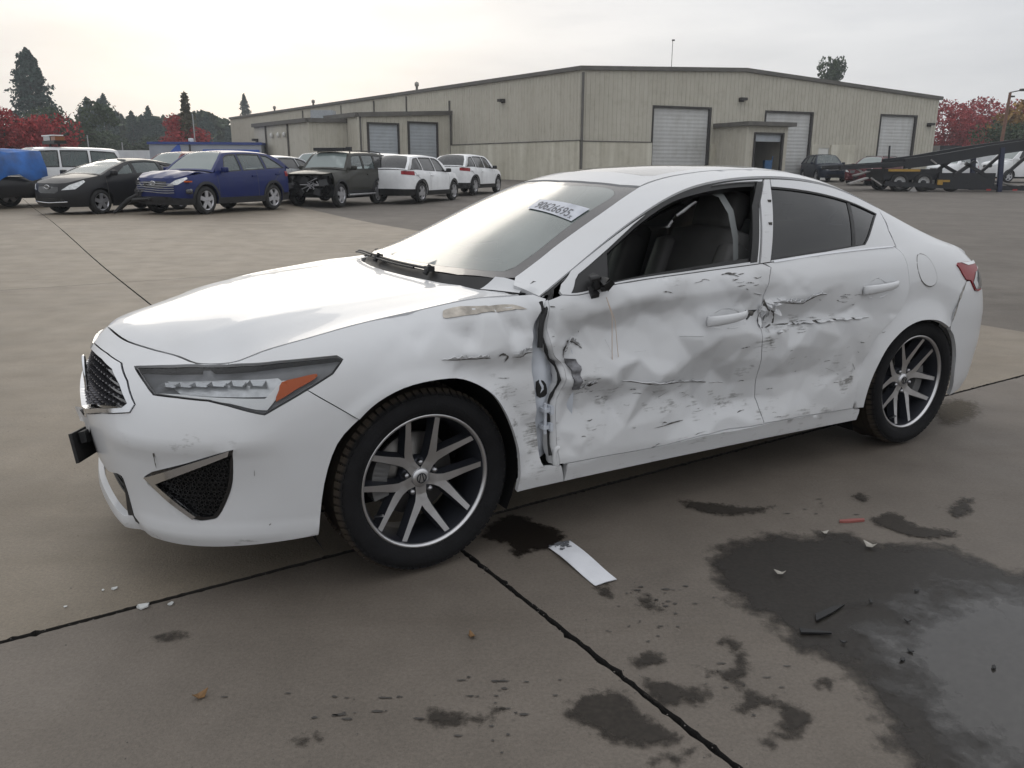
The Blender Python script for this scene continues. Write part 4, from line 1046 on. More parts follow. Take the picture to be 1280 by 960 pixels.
# cowl
cw = [(-.222, 0), (-.232, .2), (-.272, .42), (-.338, .60)]
cw2 = [(-.402, .60), (-.325, .452), (-.287, .25), (-.272, 0)]
mb = MB()
pa = cr(cw, 4); pb = cr([(x, y) for x, y in cw2[::-1]], 4)
n_ = min(len(pa), len(pb)); rowA = []; rowB = []
for i in range(n_):
    rowA.append((pa[i][0], pa[i][1], float(H(pa[i][0], pa[i][1])) - .022)); rowB.append((pb[i][0], pb[i][1], float(T(pb[i][0], pb[i][1])) - .006))
ra = [(x, -y, z) for x, y, z in rowA[::-1]] + rowA[1:]; rb = [(x, -y, z) for x, y, z in rowB[::-1]] + rowB[1:]
k = len(ra); mb.add(ra + rb, [(i, i + 1, k + i + 1, k + i) for i in range(k - 1)], 0, True)
mb.build('cowl_panel', M_BLACK, car)
# white corner between hood, fender and pillar foot
for sg in (1, -1):
    mb = MB(); V = []
    for t in np.linspace(0, 1, 9):
        ax_, ay_ = np.interp(t, [0, .4, 1], [-.340, -.368, -.428]), np.interp(t, [0, .4, 1], [.602, .640, .735]); bx_, by_ = np.interp(t, [0, .4, 1], [-.404, -.428, -.464]), np.interp(t, [0, .4, 1], [.602, .632, .705])
        za, zb2 = float(H(ax_, ay_)) - .002, float(T(bx_, by_)) + .001
        for u in np.linspace(0, 1, 5): V.append((ax_ + (bx_ - ax_) * u, sg * (ay_ + (by_ - ay_) * u), za + (zb2 - za) * u ** 1.3))
    mb.add(V, [(i * 5 + j, i * 5 + j + 1, (i + 1) * 5 + j + 1, (i + 1) * 5 + j) for i in range(8) for j in range(4)], 0, True)
    mb.build('cowl_corner', M_WHITE, car)
for y0, y1 in ((.30, -.28), (-.22, -.66)):
    mb = MB()
    pv = Vector((-.30, y0, float(T(-.30, y0)) + .012 if abs(y0) < .3 else float(T(-.31, y0)) + .012))
    pts = [Vector((-.262 - .085 * (abs(y) / .7) ** 2, y, 0)) for y in np.linspace(y0, y1, 12)]
    for q in pts: q.z = float(T(q.x, q.y)) + .014
    mb.tube(pts, .006, 6)
    mb.tube([q + Vector((.012, 0, -.006)) for q in pts[2:]], .005, 6)
    mb.box(pts[0], (.03, .035, .02))
    mb.tube([pts[0] + Vector((.02, 0, -.02)), pts[0] + Vector((-.005, 0, .012))], .011, 8)
    w_ = mb.build('wiper', M_BLACK, car)
# sticker with the lot number
def tri_uv(fn, c, ex, ey, u, v): pass
st = TR['sticker']
stp = panel('lot_sticker', fT, [st[0], st[1], st[2], st[3]], M_PAPER, car, [], .05, None, 0, 0, lift=.0005)
def text_on(fn, body, a, b, up, size, mt, parent, name, lift, squash=1.0, bold=0.0):
    """flat lettering from 2-D point a towards b on a surface"""
    cu = bpy.data.curves.new(name, 'FONT'); cu.body = body; cu.size = 1; cu.offset = bold
    to = bpy.data.objects.new(name, cu); COL.objects.link(to)
    dg = bpy.context.evaluated_depsgraph_get()
    me = bpy.data.meshes.new_from_object(to.evaluated_get(dg)); bpy.data.objects.remove(to)
    co = np.array([v.co[:2] for v in me.vertices]); x0, x1 = co[:, 0].min(), co[:, 0].max()
    a, b, up = np.array(a), np.array(b), np.array(up)
    uv = a + np.outer((co[:, 0] - x0) / (x1 - x0), b - a) + np.outer(co[:, 1] * size, up)
    P = fn(uv[:, 0], uv[:, 1]); n = normals(fn, uv); P = P + n * lift
    me.vertices.foreach_set('co', P.ravel()); me.update()
    return link_mesh(name, me, mt, parent)
a0 = np.array(st[0]); ex = (np.array(st[3]) - a0); ey = np.array(st[1]) - a0
uv = lambda u, v: a0 + ex * u + ey * v
upn = ey / np.linalg.norm(ey); ln = np.linalg.norm(ey)
text_on(fT, '90626695', uv(.10, .16), uv(.86, .14), upn, ln * .92, M_INK, stp, 'lot_number', .0015, bold=.012)
text_on(fT, 'x', uv(.885, .10), uv(.94, .09), upn, ln * .5, M_INK, stp, 'lot_letter', .0015, bold=.01)

# ---- side windows and frames
def GP(l): return [(x, t * GH) for x, t in l]
f_in = GP(TR['f_frame_in'])
win_f = [(-.598, .085 * GH)] + [(-.64, .60 * GH)] + [f_in[1]] + cr(f_in[1:9], 2)[1:] + [(-1.512, .035 * GH), (-1.109, .03 * GH), (-.75, .045 * GH)]
top_g = lambda x0, x1, n=20, t=.955: [(float(x), t * GH) for x in np.linspace(x0, x1, n)]
fr_out = [(-.56, .0), (-.555, .30 * GH), (-.575, .7 * GH)] + top_g(-.64, -1.742, 26) + [(-1.655, .697 * GH), (-1.532, .0)]
fr_outer = fr_out + [(float(x), .0) for x in np.linspace(-1.50, -.60, 14)]
for sgn in (1, -1):
    mf = (lambda f: f) if sgn > 0 else mirror_fn
    fr = panel('door_frame', mf(fG), fr_outer, M_WHITE, car, [win_f], .03, None, .012, .001, lift=.002)
    # black run channel inside the frame
    panel('window_seal', mf(fG), offset(densify(win_f, .03), -.002), M_BLACK, fr, [offset(densify(win_f, .03), .016)], .03, None, .03, 0, lift=-.006)
    panel('window_seal', mf(fG), [(-1.70, .93 * GH), (-1.735, .93 * GH), (-1.64, .65 * GH), (-1.525, .02 * GH), (-1.485, .02 * GH), (-1.60, .65 * GH)], M_BLACK, fr, [], .03, None, .006, 0, lift=.003)
    panel('mirror_sail', mf(fG), GP([(-.598, .085), (-.64, .60), (-.663, .71), (-.816, .81), (-.757, .05)]), M_BLACK, fr, [], .03, None, .012, .002, lift=-.001)
    rg = GP(TR['r_glass'])
    rglass = [rg[0]] + cr(rg[0:5], 2)[1:] + cr(rg[4:7], 3)[1:] + rg[7:]
    r_out = top_g(-1.792, -2.525, 20) + [(-2.485, .19), (-2.463, .125), (-2.452, .012), (-2.45, .0)] + [(float(x), .0) for x in np.linspace(-2.42, -1.62, 12)] + [(-1.605, .0)]
    rr = panel('door_frame', mf(fG), r_out, M_WHITE, car, [rglass], .03, None, .012, .001, lift=.002)
    panel('window_seal', mf(fG), offset(densify(rglass, .03), -.001), M_BLACK, rr, [offset(densify(rglass, .03), .006)], .03, None, .012, 0, lift=-.001)
    panel('chrome_strip', mf(fG), [(float(x), -.004) for x in np.linspace(-1.62, -2.43, 14)] + [(float(x), .004) for x in np.linspace(-2.43, -1.62, 14)], M_CHROME, rr, [], .03, None, .006, 0, lift=.004)
    panel('door_glass', mf(fG), rglass, M_TINT, rr, [], .05, None, .0, .002, lift=-.006)
    d0, d1 = TR['r_div']
    panel('glass_divider', mf(fG), [(d0[0] + .012, d0[1] * GH + .012), (d0[0] - .012, d0[1] * GH + .012), (d1[0] - .014, .03 * GH), (d1[0] + .010, .03 * GH)], M_BLACK, rr, [], .03, None, .004, 0, lift=-.003)
    bp_ = panel('b_pillar', mf(fG), [(-1.752, .955 * GH), (-1.787, .955 * GH), (-1.60, .0), (-1.542, .0), (-1.662, .697 * GH)], M_WHITE, car, [], .03, None, .012, .0015, lift=.003,
                scuff=lambda v: .4 + 0 * v[:, 0])
    for (x, h) in ((-1.715, .70 * GH), (-1.665, .44 * GH)):
        mb = MB(); q = mf(fG)(np.array([x]), np.array([h]))[0]
        mb.box(q + np.array([0, .004 * sgn, 0]), (.016, .010, .010)); mb.box(q + np.array([-.006, .004 * sgn, -.012]), (.006, .008, .02)); mb.build('clip', M_TEAR, bp_)
    panel('gutter_seal', mf(fG), [(float(x), .945 * GH) for x in np.linspace(-.60, -2.53, 40)] + [(float(x), GH) for x in np.linspace(-2.53, -.48, 40)] + [(-.47, .2), (-.475, .0), (-.53, 0), (-.545, .25)], M_BLACK, car, [], .04, None, .004, 0, lift=-.008)
    if sgn < 0:
        panel('door_glass', mf(fG), win_f, M_SIDEGL, fr, [], .05, None, 0, .002, lift=-.008)
# black wreck of the mirror, with two loose wires
mb = MB()
q = fG(np.array([-.70]), np.array([.10 * GH]))[0]
for i in range(7):
    Mx = Matrix.Rotation(rng.uniform(0, 3), 3, 'X') @ Matrix.Rotation(rng.uniform(0, 3), 3, 'Z')
    mb.box(q + np.array([rng.uniform(-.035, .03), rng.uniform(.005, .05), rng.uniform(-.03, .035)]), (rng.uniform(.03, .06), rng.uniform(.02, .04), rng.uniform(.03, .05)), 0, Mx, (.6, .7))
mb.tube([q + np.array([.01, .03, .01]), q + np.array([.03, .055, .045]), q + np.array([.055, .05, .04])], .012, 7)
mb.build('mirror_stub', M_BLACK, door_f)
mb = MB()
mb.tube([q + np.array([-.02, .05, -.03]), q + np.array([-.045, .055, -.10]), q + np.array([-.055, .05, -.24]), q + np.array([-.06, .05, -.30])], .0016, 5)
mb.tube([q + np.array([-.02, .05, -.03]), q + np.array([-.06, .055, -.12]), q + np.array([-.085, .05, -.26])], .0013, 5)
mb.build('mirror_wire', mat('copper_wire', (.55, .45, .38), .4), door_f)

# ---- door handles
def handle(pts, cup, parent, fn, dd, key):
    if cup: panel('handle_cup', fn, cr(cup, 2, True), M_WHITE, parent, [], .012, lambda v: (dd(v) if dd else 0) + .020 * np.clip(dist_to(v, np.array(cup)) / .022, 0, 1), 0, .0, lift=.0030)
    a = np.array(pts[0]); b = np.array(pts[-1])
    V = []; F_ = []
    m = 9
    for i in range(m):
        t = i / (m - 1); s, z, w = a[0] + (b[0] - a[0]) * t, a[1] + (b[1] - a[1]) * t, .0155 + .006 * (1 - t)
        c = fn(np.array([s]), np.array([z]))[0]; n = normals(fn, np.array([[s, z]]))[0]
        c = c + n * (.006 + .036 * math.sin(math.pi * min(1, max(.0, t))) ** .6 + .004)
        for k in range(8):
            an = 2 * math.pi * k / 8
            V.append(c + np.array([0, 0, 1]) * math.sin(an) * w + n * math.cos(an) * .009)
    for i in range(m - 1):
        for k in range(8): F_.append((i * 8 + k, i * 8 + (k + 1) % 8, (i + 1) * 8 + (k + 1) % 8, (i + 1) * 8 + k))
    F_ += [tuple(range(8)), tuple(range((m - 1) * 8, m * 8))]
    mb = MB(); mb.add(V, F_, 0, True)
    h = mb.build('door_handle', M_WHITE, parent)
    mb = MB()
    c = fn(np.array([b[0] - .02]), np.array([b[1] - .012]))[0]
    return h
hf = TR['handle_f']; hr = TR['handle_r']
s0, z0 = hf[0]
handle([(s0 + .01, z0 + .004), (s0 + .225, z0 + .020)], TR['handle_f_cup'], door_f, fF, dent, 'f')
mb = MB()
for key, (s, z), sz in (('lock', (s0 + .245, z0 + .018), .02),):
    c = fF(np.array([s]), np.array([z]))[0]; n = normals(fF, np.array([[s, z]]))[0]
    mb.lathe([(-.01, 0), (-.01, .010), (.006, .010), (.006, 0)], 10, 'y', c + n * .012)
mb.build('lock_barrel', M_TEAR, door_f)
panel('handle_gap', fF, [(s0 + .262, z0 + .026), (s0 + .335, z0 + .022), (s0 + .30, z0 + .004), (s0 + .258, z0 - .012)], M_BLACK, door_f, [], .02, dent, .006, 0, lift=.004)
s1, z1 = hr[0]
handle([(s1 + .005, z1), (s1 + .245, z1 + .016)], TR['handle_r_cup'], door_r, fF, dent, 'r')

# ---- torn edges, scratches and the open hinge pillar
def marks(name, items, mt, parent):
    if name == 'tear':
        for line, w, lf in items:
            q, f = strip(name, fF, line, w, mt, parent, lf, dent); me = bpy.data.meshes.new(name); me.from_pydata([tuple(p) for p in q], [], f); me.update(); o = link_mesh(name, me, mt, parent)
        return o
    V = []; F_ = []
    for line, w, lf in items:
        q, f = strip(name, fF, line, w, mt, parent, lf, dent); k = len(V); V += [tuple(p) for p in q]; F_ += [tuple(i + k for i in t) for t in f]
    me = bpy.data.meshes.new(name); me.from_pydata(V, [], F_); me.update()
    o = link_mesh(name, me, mt, parent)
    if len(items) > 3: o['kind'] = 'stuff'
    return o
LN = TR
marks('tear', [(LN['tear_f'], .0035, .003), (LN['tear_f2'], .006, .003), (LN['tear_f3'], .004, .003)], M_TEAR, fender)
marks('tear', [(LN['door_low'], .004, .003), (LN['door_low2'], .004, .003), (LN['hinge_line'], .012, .003), (LN['hook'], .012, .004), (LN['belt1'], .005, .003), (LN['belt2'], .010, .003),
               (LN['hole_1'], .014, .003), (LN['hole_2'], .012, .003), (LN['hole_3'], .010, .003), (LN['hole_4'], .010, .003), (LN['hs1'], .003, .003), (LN['hs2'], .003, .003), (LN['hs4'], .004, .003), (LN['hs5'], .005, .003), (LN['hs6'], .007, .003)], M_TEAR, door_f)
marks('tear', [(LN['crease_r'], .007, .004), (LN['tear_r'], .005, .003), (LN['rear_s1'], .008, .003), (LN['rear_s2'], .010, .003)], M_TEAR, door_r)
marks('scratch', [(LN['bump1'], .006, .003), (LN['bump2'], .008, .003), (LN['bump3'], .010, .003), (LN['bump4'], .012, .003), (LN['bump5'], .012, .003)], M_TEAR, bumper)
marks('seam_filler', [(TR['seam_rb'], .012, .002)], mat('grey_sealer', (.25, .24, .22), .8, var=.6, vscale=60), side_l)
rs = nrg.uniform
def torn_lip(parent, line, h, out, z_dir=1):
    p = np.array(cr(line, 9)); m = len(p); P = fF(p[:, 0], p[:, 1]); n = normals(fF, p); P = P - n * dent(p)[:, None]
    mb = MB(); k = np.clip(np.sin(np.linspace(.1, math.pi - .1, m)) * 1.4, 0, 1)
    rows = []
    for i in range(m):
        j = rs(.25, 1.25); a = P[i] + n[i] * .0015; b = a + np.array([0, 0, z_dir * h * k[i] * j]) + n[i] * out * k[i] * rs(.5, 1.2); c = b + n[i] * -.002 + np.array([0, 0, z_dir * .002]); rows.append((a, b, c))
    for i in range(m - 1):
        if rs(0, 1) < .10: continue
        mb.add([rows[i][0], rows[i + 1][0], rows[i + 1][1], rows[i][1]], [(0, 1, 2, 3)]); mb.add([rows[i][1], rows[i + 1][1], rows[i + 1][2], rows[i][2]], [(0, 1, 2, 3)])
    return mb.build('torn_lip', M_WHITE, parent)
torn_lip(fender, LN['tear_f'], .014, .016); torn_lip(fender, [(a, b + .006) for a, b in LN['tear_f3']], .020, .022)
torn_lip(door_r, [(a, b + .004) for a, b in LN['crease_r']], .014, .020, -1); torn_lip(door_r, LN['tear_r'], .016, .016)
torn_lip(door_f, LN['door_low'], .010, .012); torn_lip(door_f, LN['hinge_line'], .014, .018); torn_lip(door_f, LN['hook'], .014, .016); torn_lip(door_f, LN['belt2'], .020, .018)
sc_items = []
for _ in range(120):
    x, z, rx, rz, k = SCUFF[int(rs(0, len(SCUFF)))]
    s = SX(x) + rs(-1, 1) * rx * .9; zz = z + rs(-1, 1) * rz * .9; L_ = rs(.008, .06)
    if zz < .29 or zz > zt(s) - .02: continue
    P0 = fF(np.array([s]), np.array([zz]))[0]
    if np.hypot(P0[0] - .02, P0[2] - .335) < .40 or np.hypot(P0[0] + 2.6, P0[2] - .31) < .42 or 1.94 < s < 2.12 or 3.07 < s < 3.17: continue
    sc_items.append((s, zz, L_))
def own(s): return fender if s < 1.95 else (door_f if s < 3.1 else door_r)
for o in (fender, door_f, door_r):
    it = [([(s - l / 2, z + rs(-.004, .004)), (s, z + rs(-.003, .003)), (s + l / 2, z + rs(-.004, .004))], rs(.0010, .0030), .0025) for s, z, l in sc_items if own(s) is o]
    if it: marks('scratch', it, M_TEAR, o)
# torn hole at the meeting of the doors
bt = TR['b_tear']
panel('torn_hole', fF, [(a, b) for a, b in cr(bt, 2, True)], M_TEAR, door_r, [], .012, lambda v: dent(v) - .004 + .016 * np.clip(dist_to(v, np.array(bt)) / .02, 0, 1), .0, 0, lift=.0)
mb = MB()
cx, cz = np.mean([b[0] for b in bt]), np.mean([b[1] for b in bt])
for i in range(16):
    s, z = cx + rs(-.045, .045), cz + rs(-.075, .075)
    c = fF(np.array([s]), np.array([z]))[0]; n = normals(fF, np.array([[s, z]]))[0]; d = dent(np.array([[s, z]]))[0]
    a = rs(0, 6.28); e = np.array([math.cos(a), 0, math.sin(a)]); u = np.array([-math.sin(a), 0, math.cos(a)])
    l, w = rs(.02, .05), rs(.012, .028)
    p0 = c - n * d + n * .002
    mb.add([p0 - u * w / 2, p0 + u * w / 2, p0 + e * l * .6 + u * w * .4 + n * rs(.008, .022), p0 + e * l + n * rs(.0, .03), p0 + e * l * .6 - u * w * .4 + n * rs(.0, .02)], [(0, 1, 2), (0, 2, 3), (0, 3, 4)])
mb.build('torn_flap', M_WHITE, door_r)['kind'] = 'stuff'
# inner hinge pillar seen between fender and door
jamb_p = [(1.93, .32), (1.92, .9), (2.10, .92), (2.14, .70), (2.14, .32)]
jamb = panel('hinge_pillar', fF, jamb_p, M_JAMB, car, [], .03, lambda v: .075 + .02 * np.sin((v[:, 0] - 1.9) * 45) * (v[:, 1] < .75) + .012 * (vnoise(v[:, 0] * 20, v[:, 1] * 9) - .5), .05, 0)
gr = cr(TR['grommet'], 2, True)
panel('grommet', fF, [(a + .006, b) for a, b in gr], M_BLACK, jamb, [], .02, lambda v: .058 + 0 * v[:, 0], .02, 0)
hg = np.mean(TR['hinge'], 0)
mb = MB()
for dz in (-.035, .03):
    q = fF(np.array([hg[0] + .004]), np.array([hg[1] + dz]))[0] - np.array([0, .035, 0])
    mb.box(q, (.030, .035, .014)); mb.box(q + np.array([-.016, .004, 0]), (.012, .04, .03))
q = fF(np.array([hg[0]]), np.array([hg[1]]))[0] - np.array([0, .028, 0])
mb.tube([q + np.array([0, 0, -.06]), q + np.array([0, 0, .055])], .006, 8)
mb.build('hinge', M_JAMB, jamb)
# crumpled front flange of the driver door
fl = TR['door_front']
mb = MB()
rows = []
pts = cr(fl, 4)
for i, (s, z) in enumerate(pts):
    c = fF(np.array([s]), np.array([z]))[0]; n = normals(fF, np.array([[s, z]]))[0]; d = dent(np.array([[s, z]]))[0]
    j = .010 * (vnoise(np.array([i * .7]), np.array([3.3]))[0] - .5)
    w = .022 + .010 * vnoise(np.array([i * .45]), np.array([8.1]))[0] + (.006 if .33 < z < .60 else 0)
    rows.append([c - n * d + n * .001, c - n * (d + .006 + j) + np.array([w * .5, 0, 0]), c - n * (d + .030 + j) + np.array([w, 0, 0]), c - n * (d + .055) + np.array([w * .8, 0, 0])])
V = [p for r in rows for p in r]
mb.add(V, [(i * 4 + k, i * 4 + k + 1, (i + 1) * 4 + k + 1, (i + 1) * 4 + k) for i in range(len(rows) - 1) for k in range(3)], 0, True)
mb.build('door_flange', M_WHITE, door_f)
mb = MB()
mb.tube([rows[i][1] + np.array([.014, .004, 0]) for i in range(0, len(rows) - 2, 2)], [.0045 + .003 * (k % 3 == 0) for k in range(len(range(0, len(rows) - 2, 2)))], 7)
mb.build('weather_strip', M_RUBBER, door_f)
br = TR['bracket']
panel('torn_bracket', fF, br, mat('bracket_steel', (.16, .16, .17), .5, metal=.4, var=.5, vscale=40), door_f, [], .012, lambda v: dent(v) * .8 + .006 * np.sin(v[:, 1] * 150), .01, 0, lift=.004)
# rolled door corner at the foot
q = fF(np.array([2.075]), np.array([.335]))[0]
mb = MB(); mb.tube([q + np.array([.02 + .012 * math.cos(a), -.012, .035 * math.sin(a)]) for a in np.linspace(-2.0, 2.0, 10)], .010, 7)
mb.build('rolled_corner', M_WHITE, door_f)
# black fold behind the A-pillar foot
mb = MB()
ft = cr(TR['fender_rear'][:4], 3)
mb.tube([fF(np.array([s + .022]), np.array([z - .005]))[0] - np.array([0, .022, 0]) for s, z in ft], .010, 7)
mb.build('pillar_seal', M_RUBBER, car)

# ---- inside: liner, floor, seats, dashboard
def liner(fn, poly, name, m_, d): return panel(name, fn, poly, m_, car, [], .09, None, 0, 0, lift=-d)
for mf in (lambda f: f, mirror_fn):
    liner(mf(fF), [(1.95, .30), (3.74, .28), (3.74, zt(3.74) - .002), (2.1, zt(2.1) - .012), (1.95, .80)], 'door_lining', M_DASH, .125)
    liner(mf(fT), [(x, ye_(x) - .02) for x in np.linspace(-1.0, -2.6, 20)] + [(-2.6, .0), (-1.22, 0), (-1.18, .44)], 'headlining', mat('headlining', (.10, .10, .10), .9), .035)
mb = MB()
mb.box((-1.33, 0, .24), (1.86, 1.56, .04)); mb.box((-.42, 0, .60), (.05, 1.50, .66)); mb.box((-2.75, 0, .62), (.05, 1.36, .76)); mb.box((-2.98, 0, .90), (.62, 1.16, .03))
mb.box((.15, 0, .48), (.90, 1.02, .5)); mb.box((-3.15, 0, .5), (.5, 1.0, .5))
mb.box((-1.45, 0, .225), (3.9, 1.15, .05))
mb.build('underbody', M_LINER, car)
mb = MB()
sec = [(-.36, .90), (-.50, .965), (-.72, .955), (-.80, .90), (-.78, .74), (-.70, .62), (-.46, .60)]
V = []
ys = np.linspace(-.72, .72, 13)
for y in ys:
    hump = .03 * math.exp(-((y - .36) / .16) ** 2)
    for (x, z) in sec: V.append((x, y, z + (hump if z > .9 else 0)))
ns = len(sec)
mb.add(V, [(i * ns + k, i * ns + (k + 1) % ns, (i + 1) * ns + (k + 1) % ns, (i + 1) * ns + k) for i in range(len(ys) - 1) for k in range(ns)], 0, True)
mb.build('dashboard', M_DASH, car)
mb = MB()
ax = Vector((-.94, .36, .84)); t1 = Vector((0, 1, 0)); t2 = Vector((-.42, 0, .90)).normalized()
mb.tube([ax + t1 * .18 * math.cos(a) + t2 * .18 * math.sin(a) for a in np.linspace(0, 2 * math.pi, 25)], .015, 8)
for a in (0, math.pi, -math.pi / 2): mb.bar(ax, ax + t1 * .17 * math.cos(a) + t2 * .17 * math.sin(a), .04, .02)
mb.bar(ax, ax + Vector((.22, 0, -.09)), .06)
mb.build('steering_wheel', M_DASH, car)
def cushion(mb, c, d, M=None, bev=.25, n=3):
    bm = bmesh.new(); bmesh.ops.create_cube(bm, size=1); bmesh.ops.subdivide_edges(bm, edges=bm.edges, cuts=n, use_grid_fill=True)
    V = []
    for v in bm.verts:
        p = v.co * 2; l = max(abs(p.x), abs(p.y), abs(p.z)); q = p.normalized() * l
        k = Vector((p.x * .62 + q.x * .38, p.y * .62 + q.y * .38, p.z * .62 + q.z * .38))
        k = Vector((k.x * d[0] / 2, k.y * d[1] / 2, k.z * d[2] / 2)); k = M @ k if M is not None else k
        V.append(k + Vector(c))
    bm.verts.index_update()
    F_ = [tuple(v.index for v in f.verts) for f in bm.faces]; bm.free(); mb.add(V, F_, 0, True)
for sy in (.36, -.36):
    mb = MB()
    tilt = Matrix.Rotation(R(-20), 3, 'Y')
    cushion(mb, (-1.30, sy, .50), (.52, .52, .16)); cushion(mb, (-1.62, sy, .80), (.15, .50, .66), tilt)
    cushion(mb, (-1.30, sy + .22, .53), (.46, .10, .15)); cushion(mb, (-1.30, sy - .22, .53), (.46, .10, .15))
    cushion(mb, (-1.58, sy + .21, .80), (.17, .10, .52), tilt); cushion(mb, (-1.58, sy - .21, .80), (.17, .10, .52), tilt)
    st_ = mb.build('seat', M_SEAT, car)
    mb = MB(); cushion(mb, (-1.755, sy, 1.17), (.11, .27, .19), tilt); mb.bar((-1.74, sy - .06, 1.06), (-1.76, sy - .06, 1.14), .014); mb.bar((-1.74, sy + .06, 1.06), (-1.76, sy + .06, 1.14), .014)
    mb.build('headrest', M_SEAT, st_)
mb = MB(); cushion(mb, (-2.35, 0, .52), (.48, 1.26, .18)); cushion(mb, (-2.64, 0, .80), (.16, 1.26, .60), Matrix.Rotation(R(-24), 3, 'Y'))
for y in (-.38, 0, .38): cushion(mb, (-2.80, y, 1.08), (.09, .26, .14))
mb.build('rear_seat', M_SEAT, car)
# pale pillar trim curving round the driver window's rear edge
mb = MB()
qs = [(-1.37, .905, -.055), (-1.455, .885, -.06), (-1.53, .80, -.065), (-1.55, .60, -.07), (-1.53, .30, -.075), (-1.50, .03, -.08)]
row = []
for x, t, d in qs:
    q = fG(np.array([x]), np.array([t * GH]))[0] + np.array([0, d, 0]); row.append(q)
row = [np.array(p) for p in row]; W_ = [.02, .03, .036, .038, .038, .036]
V = [p + np.array([w * .7, 0, -w * .25]) for p, w in zip(row, W_)] + [p + np.array([-w * .6, -.02, w * .1]) for p, w in zip(row, W_)]
n_ = len(row); mb.add(V, [(i, i + 1, n_ + i + 1, n_ + i) for i in range(n_ - 1)], 0, True)
mb.build('pillar_trim', M_TRIMLT, car)

# ---- wheels
def make_wheel(rot):
    w = empty('wheel'); w.parent = car
    mb = MB()
    prof = [(-.088, .236), (-.106, .245), (-.115, .270), (-.112, .295), (-.098, .311), (-.075, .317), (0, .3185), (.075, .317), (.098, .311), (.112, .295), (.116, .270), (.106, .248), (.092, .237), (.085, .232)]
    mb.lathe(prof, 64)
    # tread blocks: shallow cuts across the shoulders
    for k in range(72):
        a = 2 * math.pi * k / 72
        for y, yy in ((.072, .104), (-.072, -.104)):
            M = Matrix.Rotation(-a, 3, 'Y')
            mb.box(M @ Vector((.3142, (y + yy) / 2, 0)), (.010, .034, .0195), 0, M @ Matrix.Rotation(R(28 if y > 0 else -28), 3, 'Z'))
    for y in (-.045, -.015, .015, .045): mb.lathe([(y - .011, .3195), (y + .011, .3195)], 64)
    mb.build('tyre', M_TYRE, w)
    mb = MB()
    mb.lathe([(.092, .240), (.096, .2385), (.094, .2300), (.084, .2265)], 64, mi=0)
    mb.lathe([(.084, .2265), (.060, .2180), (-.02, .212), (-.095, .215), (-.10, .236)], 64, mi=1)
    mb.build('rim', [M_MACH, M_RIMDK], w)
    mb = MB()
    mb.lathe([(-.012, .0), (-.012, .148), (-.020, .150), (-.03, .148), (-.03, 0)], 48)
    mb.build('brake_disc', M_DISC, w)
    mb = MB()
    for i in range(9):
        a = R(-14 + i * 6); 
        mb.box((.150 * math.cos(a), .006, .150 * math.sin(a)), (.055, .060, .024), 0, Matrix.Rotation(-a, 3, 'Y'))
    mb.build('brake_caliper', mat('caliper_iron', (.16, .16, .16), .6, metal=.5) if 'caliper_iron' not in MATS else MATS['caliper_iron'], w)
    # five Y spokes
    def face_y(r): return .046 + .030 * min(1, max(0, (r - .05) / .17)) - .006 * math.sin(math.pi * min(1, r / .23))
    mbs = MB()
    for k in range(5):
        mb = MB()
        a0 = R(-90 + 72 * k + rot)
        def P(r, da, y): return (r * math.cos(a0 + da), y, r * math.sin(a0 + da))
        for sg in (1, -1):
            path = [(.030, .0, .021), (.062, R(2.6) * sg, .017), (.088, R(6.2) * sg, .0155), (.112, R(11.0) * sg, .0145), (.140, R(15.5) * sg, .0125), (.175, R(19.0) * sg, .0105), (.226, R(22.0) * sg, .0095)]
            rows = []
            for i, (r, da, hw) in enumerate(path):
                c = Vector((r * math.cos(a0 + da), 0, r * math.sin(a0 + da)))
                j0 = path[max(0, i - 1)]; j1 = path[min(len(path) - 1, i + 1)]
                t = Vector((j1[0] * math.cos(a0 + j1[1]) - j0[0] * math.cos(a0 + j0[1]), 0, j1[0] * math.sin(a0 + j1[1]) - j0[0] * math.sin(a0 + j0[1]))).normalized()
                n = Vector((-t.z, 0, t.x)); y = face_y(r)
                rows.append([c + n * hw + Vector((0, y, 0)), c - n * hw + Vector((0, y, 0)), c - n * (hw + .009) + Vector((0, y - .035, 0)), c + n * (hw + .009) + Vector((0, y - .035, 0))])
            V = [p for r_ in rows for p in r_]
            m = len(rows)
            mb.add(V, [(i * 4, i * 4 + 1, (i + 1) * 4 + 1, (i + 1) * 4) for i in range(m - 1)], 0)
            mb.add(V, [(i * 4 + k_, i * 4 + (k_ + 1) % 4, (i + 1) * 4 + (k_ + 1) % 4, (i + 1) * 4 + k_) for i in range(m - 1) for k_ in (1, 2, 3)] + [(0, 1, 2, 3)], 1)
        mb.build('spoke', [M_MACH, M_RIMDK], w)
    mb = MB()
    mb.lathe([(.0, .072), (.030, .070), (.036, .060), (.038, .040), (.038, 0)], 32, mi=1)
    mb.lathe([(.036, .034), (.046, .034), (.050, .031), (.0515, .018), (.052, 0)], 28, mi=0)
    mb.build('hub', [M_MACH, M_RIMDK], w)
    mb = MB()
    # cap emblem: ring with two uprights
    mb.tube([(.017 * math.cos(a), .053, .017 * math.sin(a)) for a in np.linspace(0, 2 * math.pi, 17)], .0018, 5)
    mb.tube([(-.009, .053, -.013), (-.003, .053, .014)], .0018, 5); mb.tube([(.009, .053, -.013), (.003, .053, .014)], .0018, 5)
    mb.build('hub_emblem', M_RIMDK, w)
    for k in range(5):
        a = R(-90 + 72 * k + 36 + rot); mb = MB()
        mb.lathe([(.020, .0105), (.046, .0105), (.053, .007), (.054, 0)], 10, c=(.057 * math.cos(a), 0, .057 * math.sin(a)))
        mb.build('lug_nut', M_LUG, w)
    mb = MB(); a = R(-28 + rot); mb.tube([(.205 * math.cos(a), .06, .205 * math.sin(a)), (.185 * math.cos(a), .088, .185 * math.sin(a))], .005, 8)
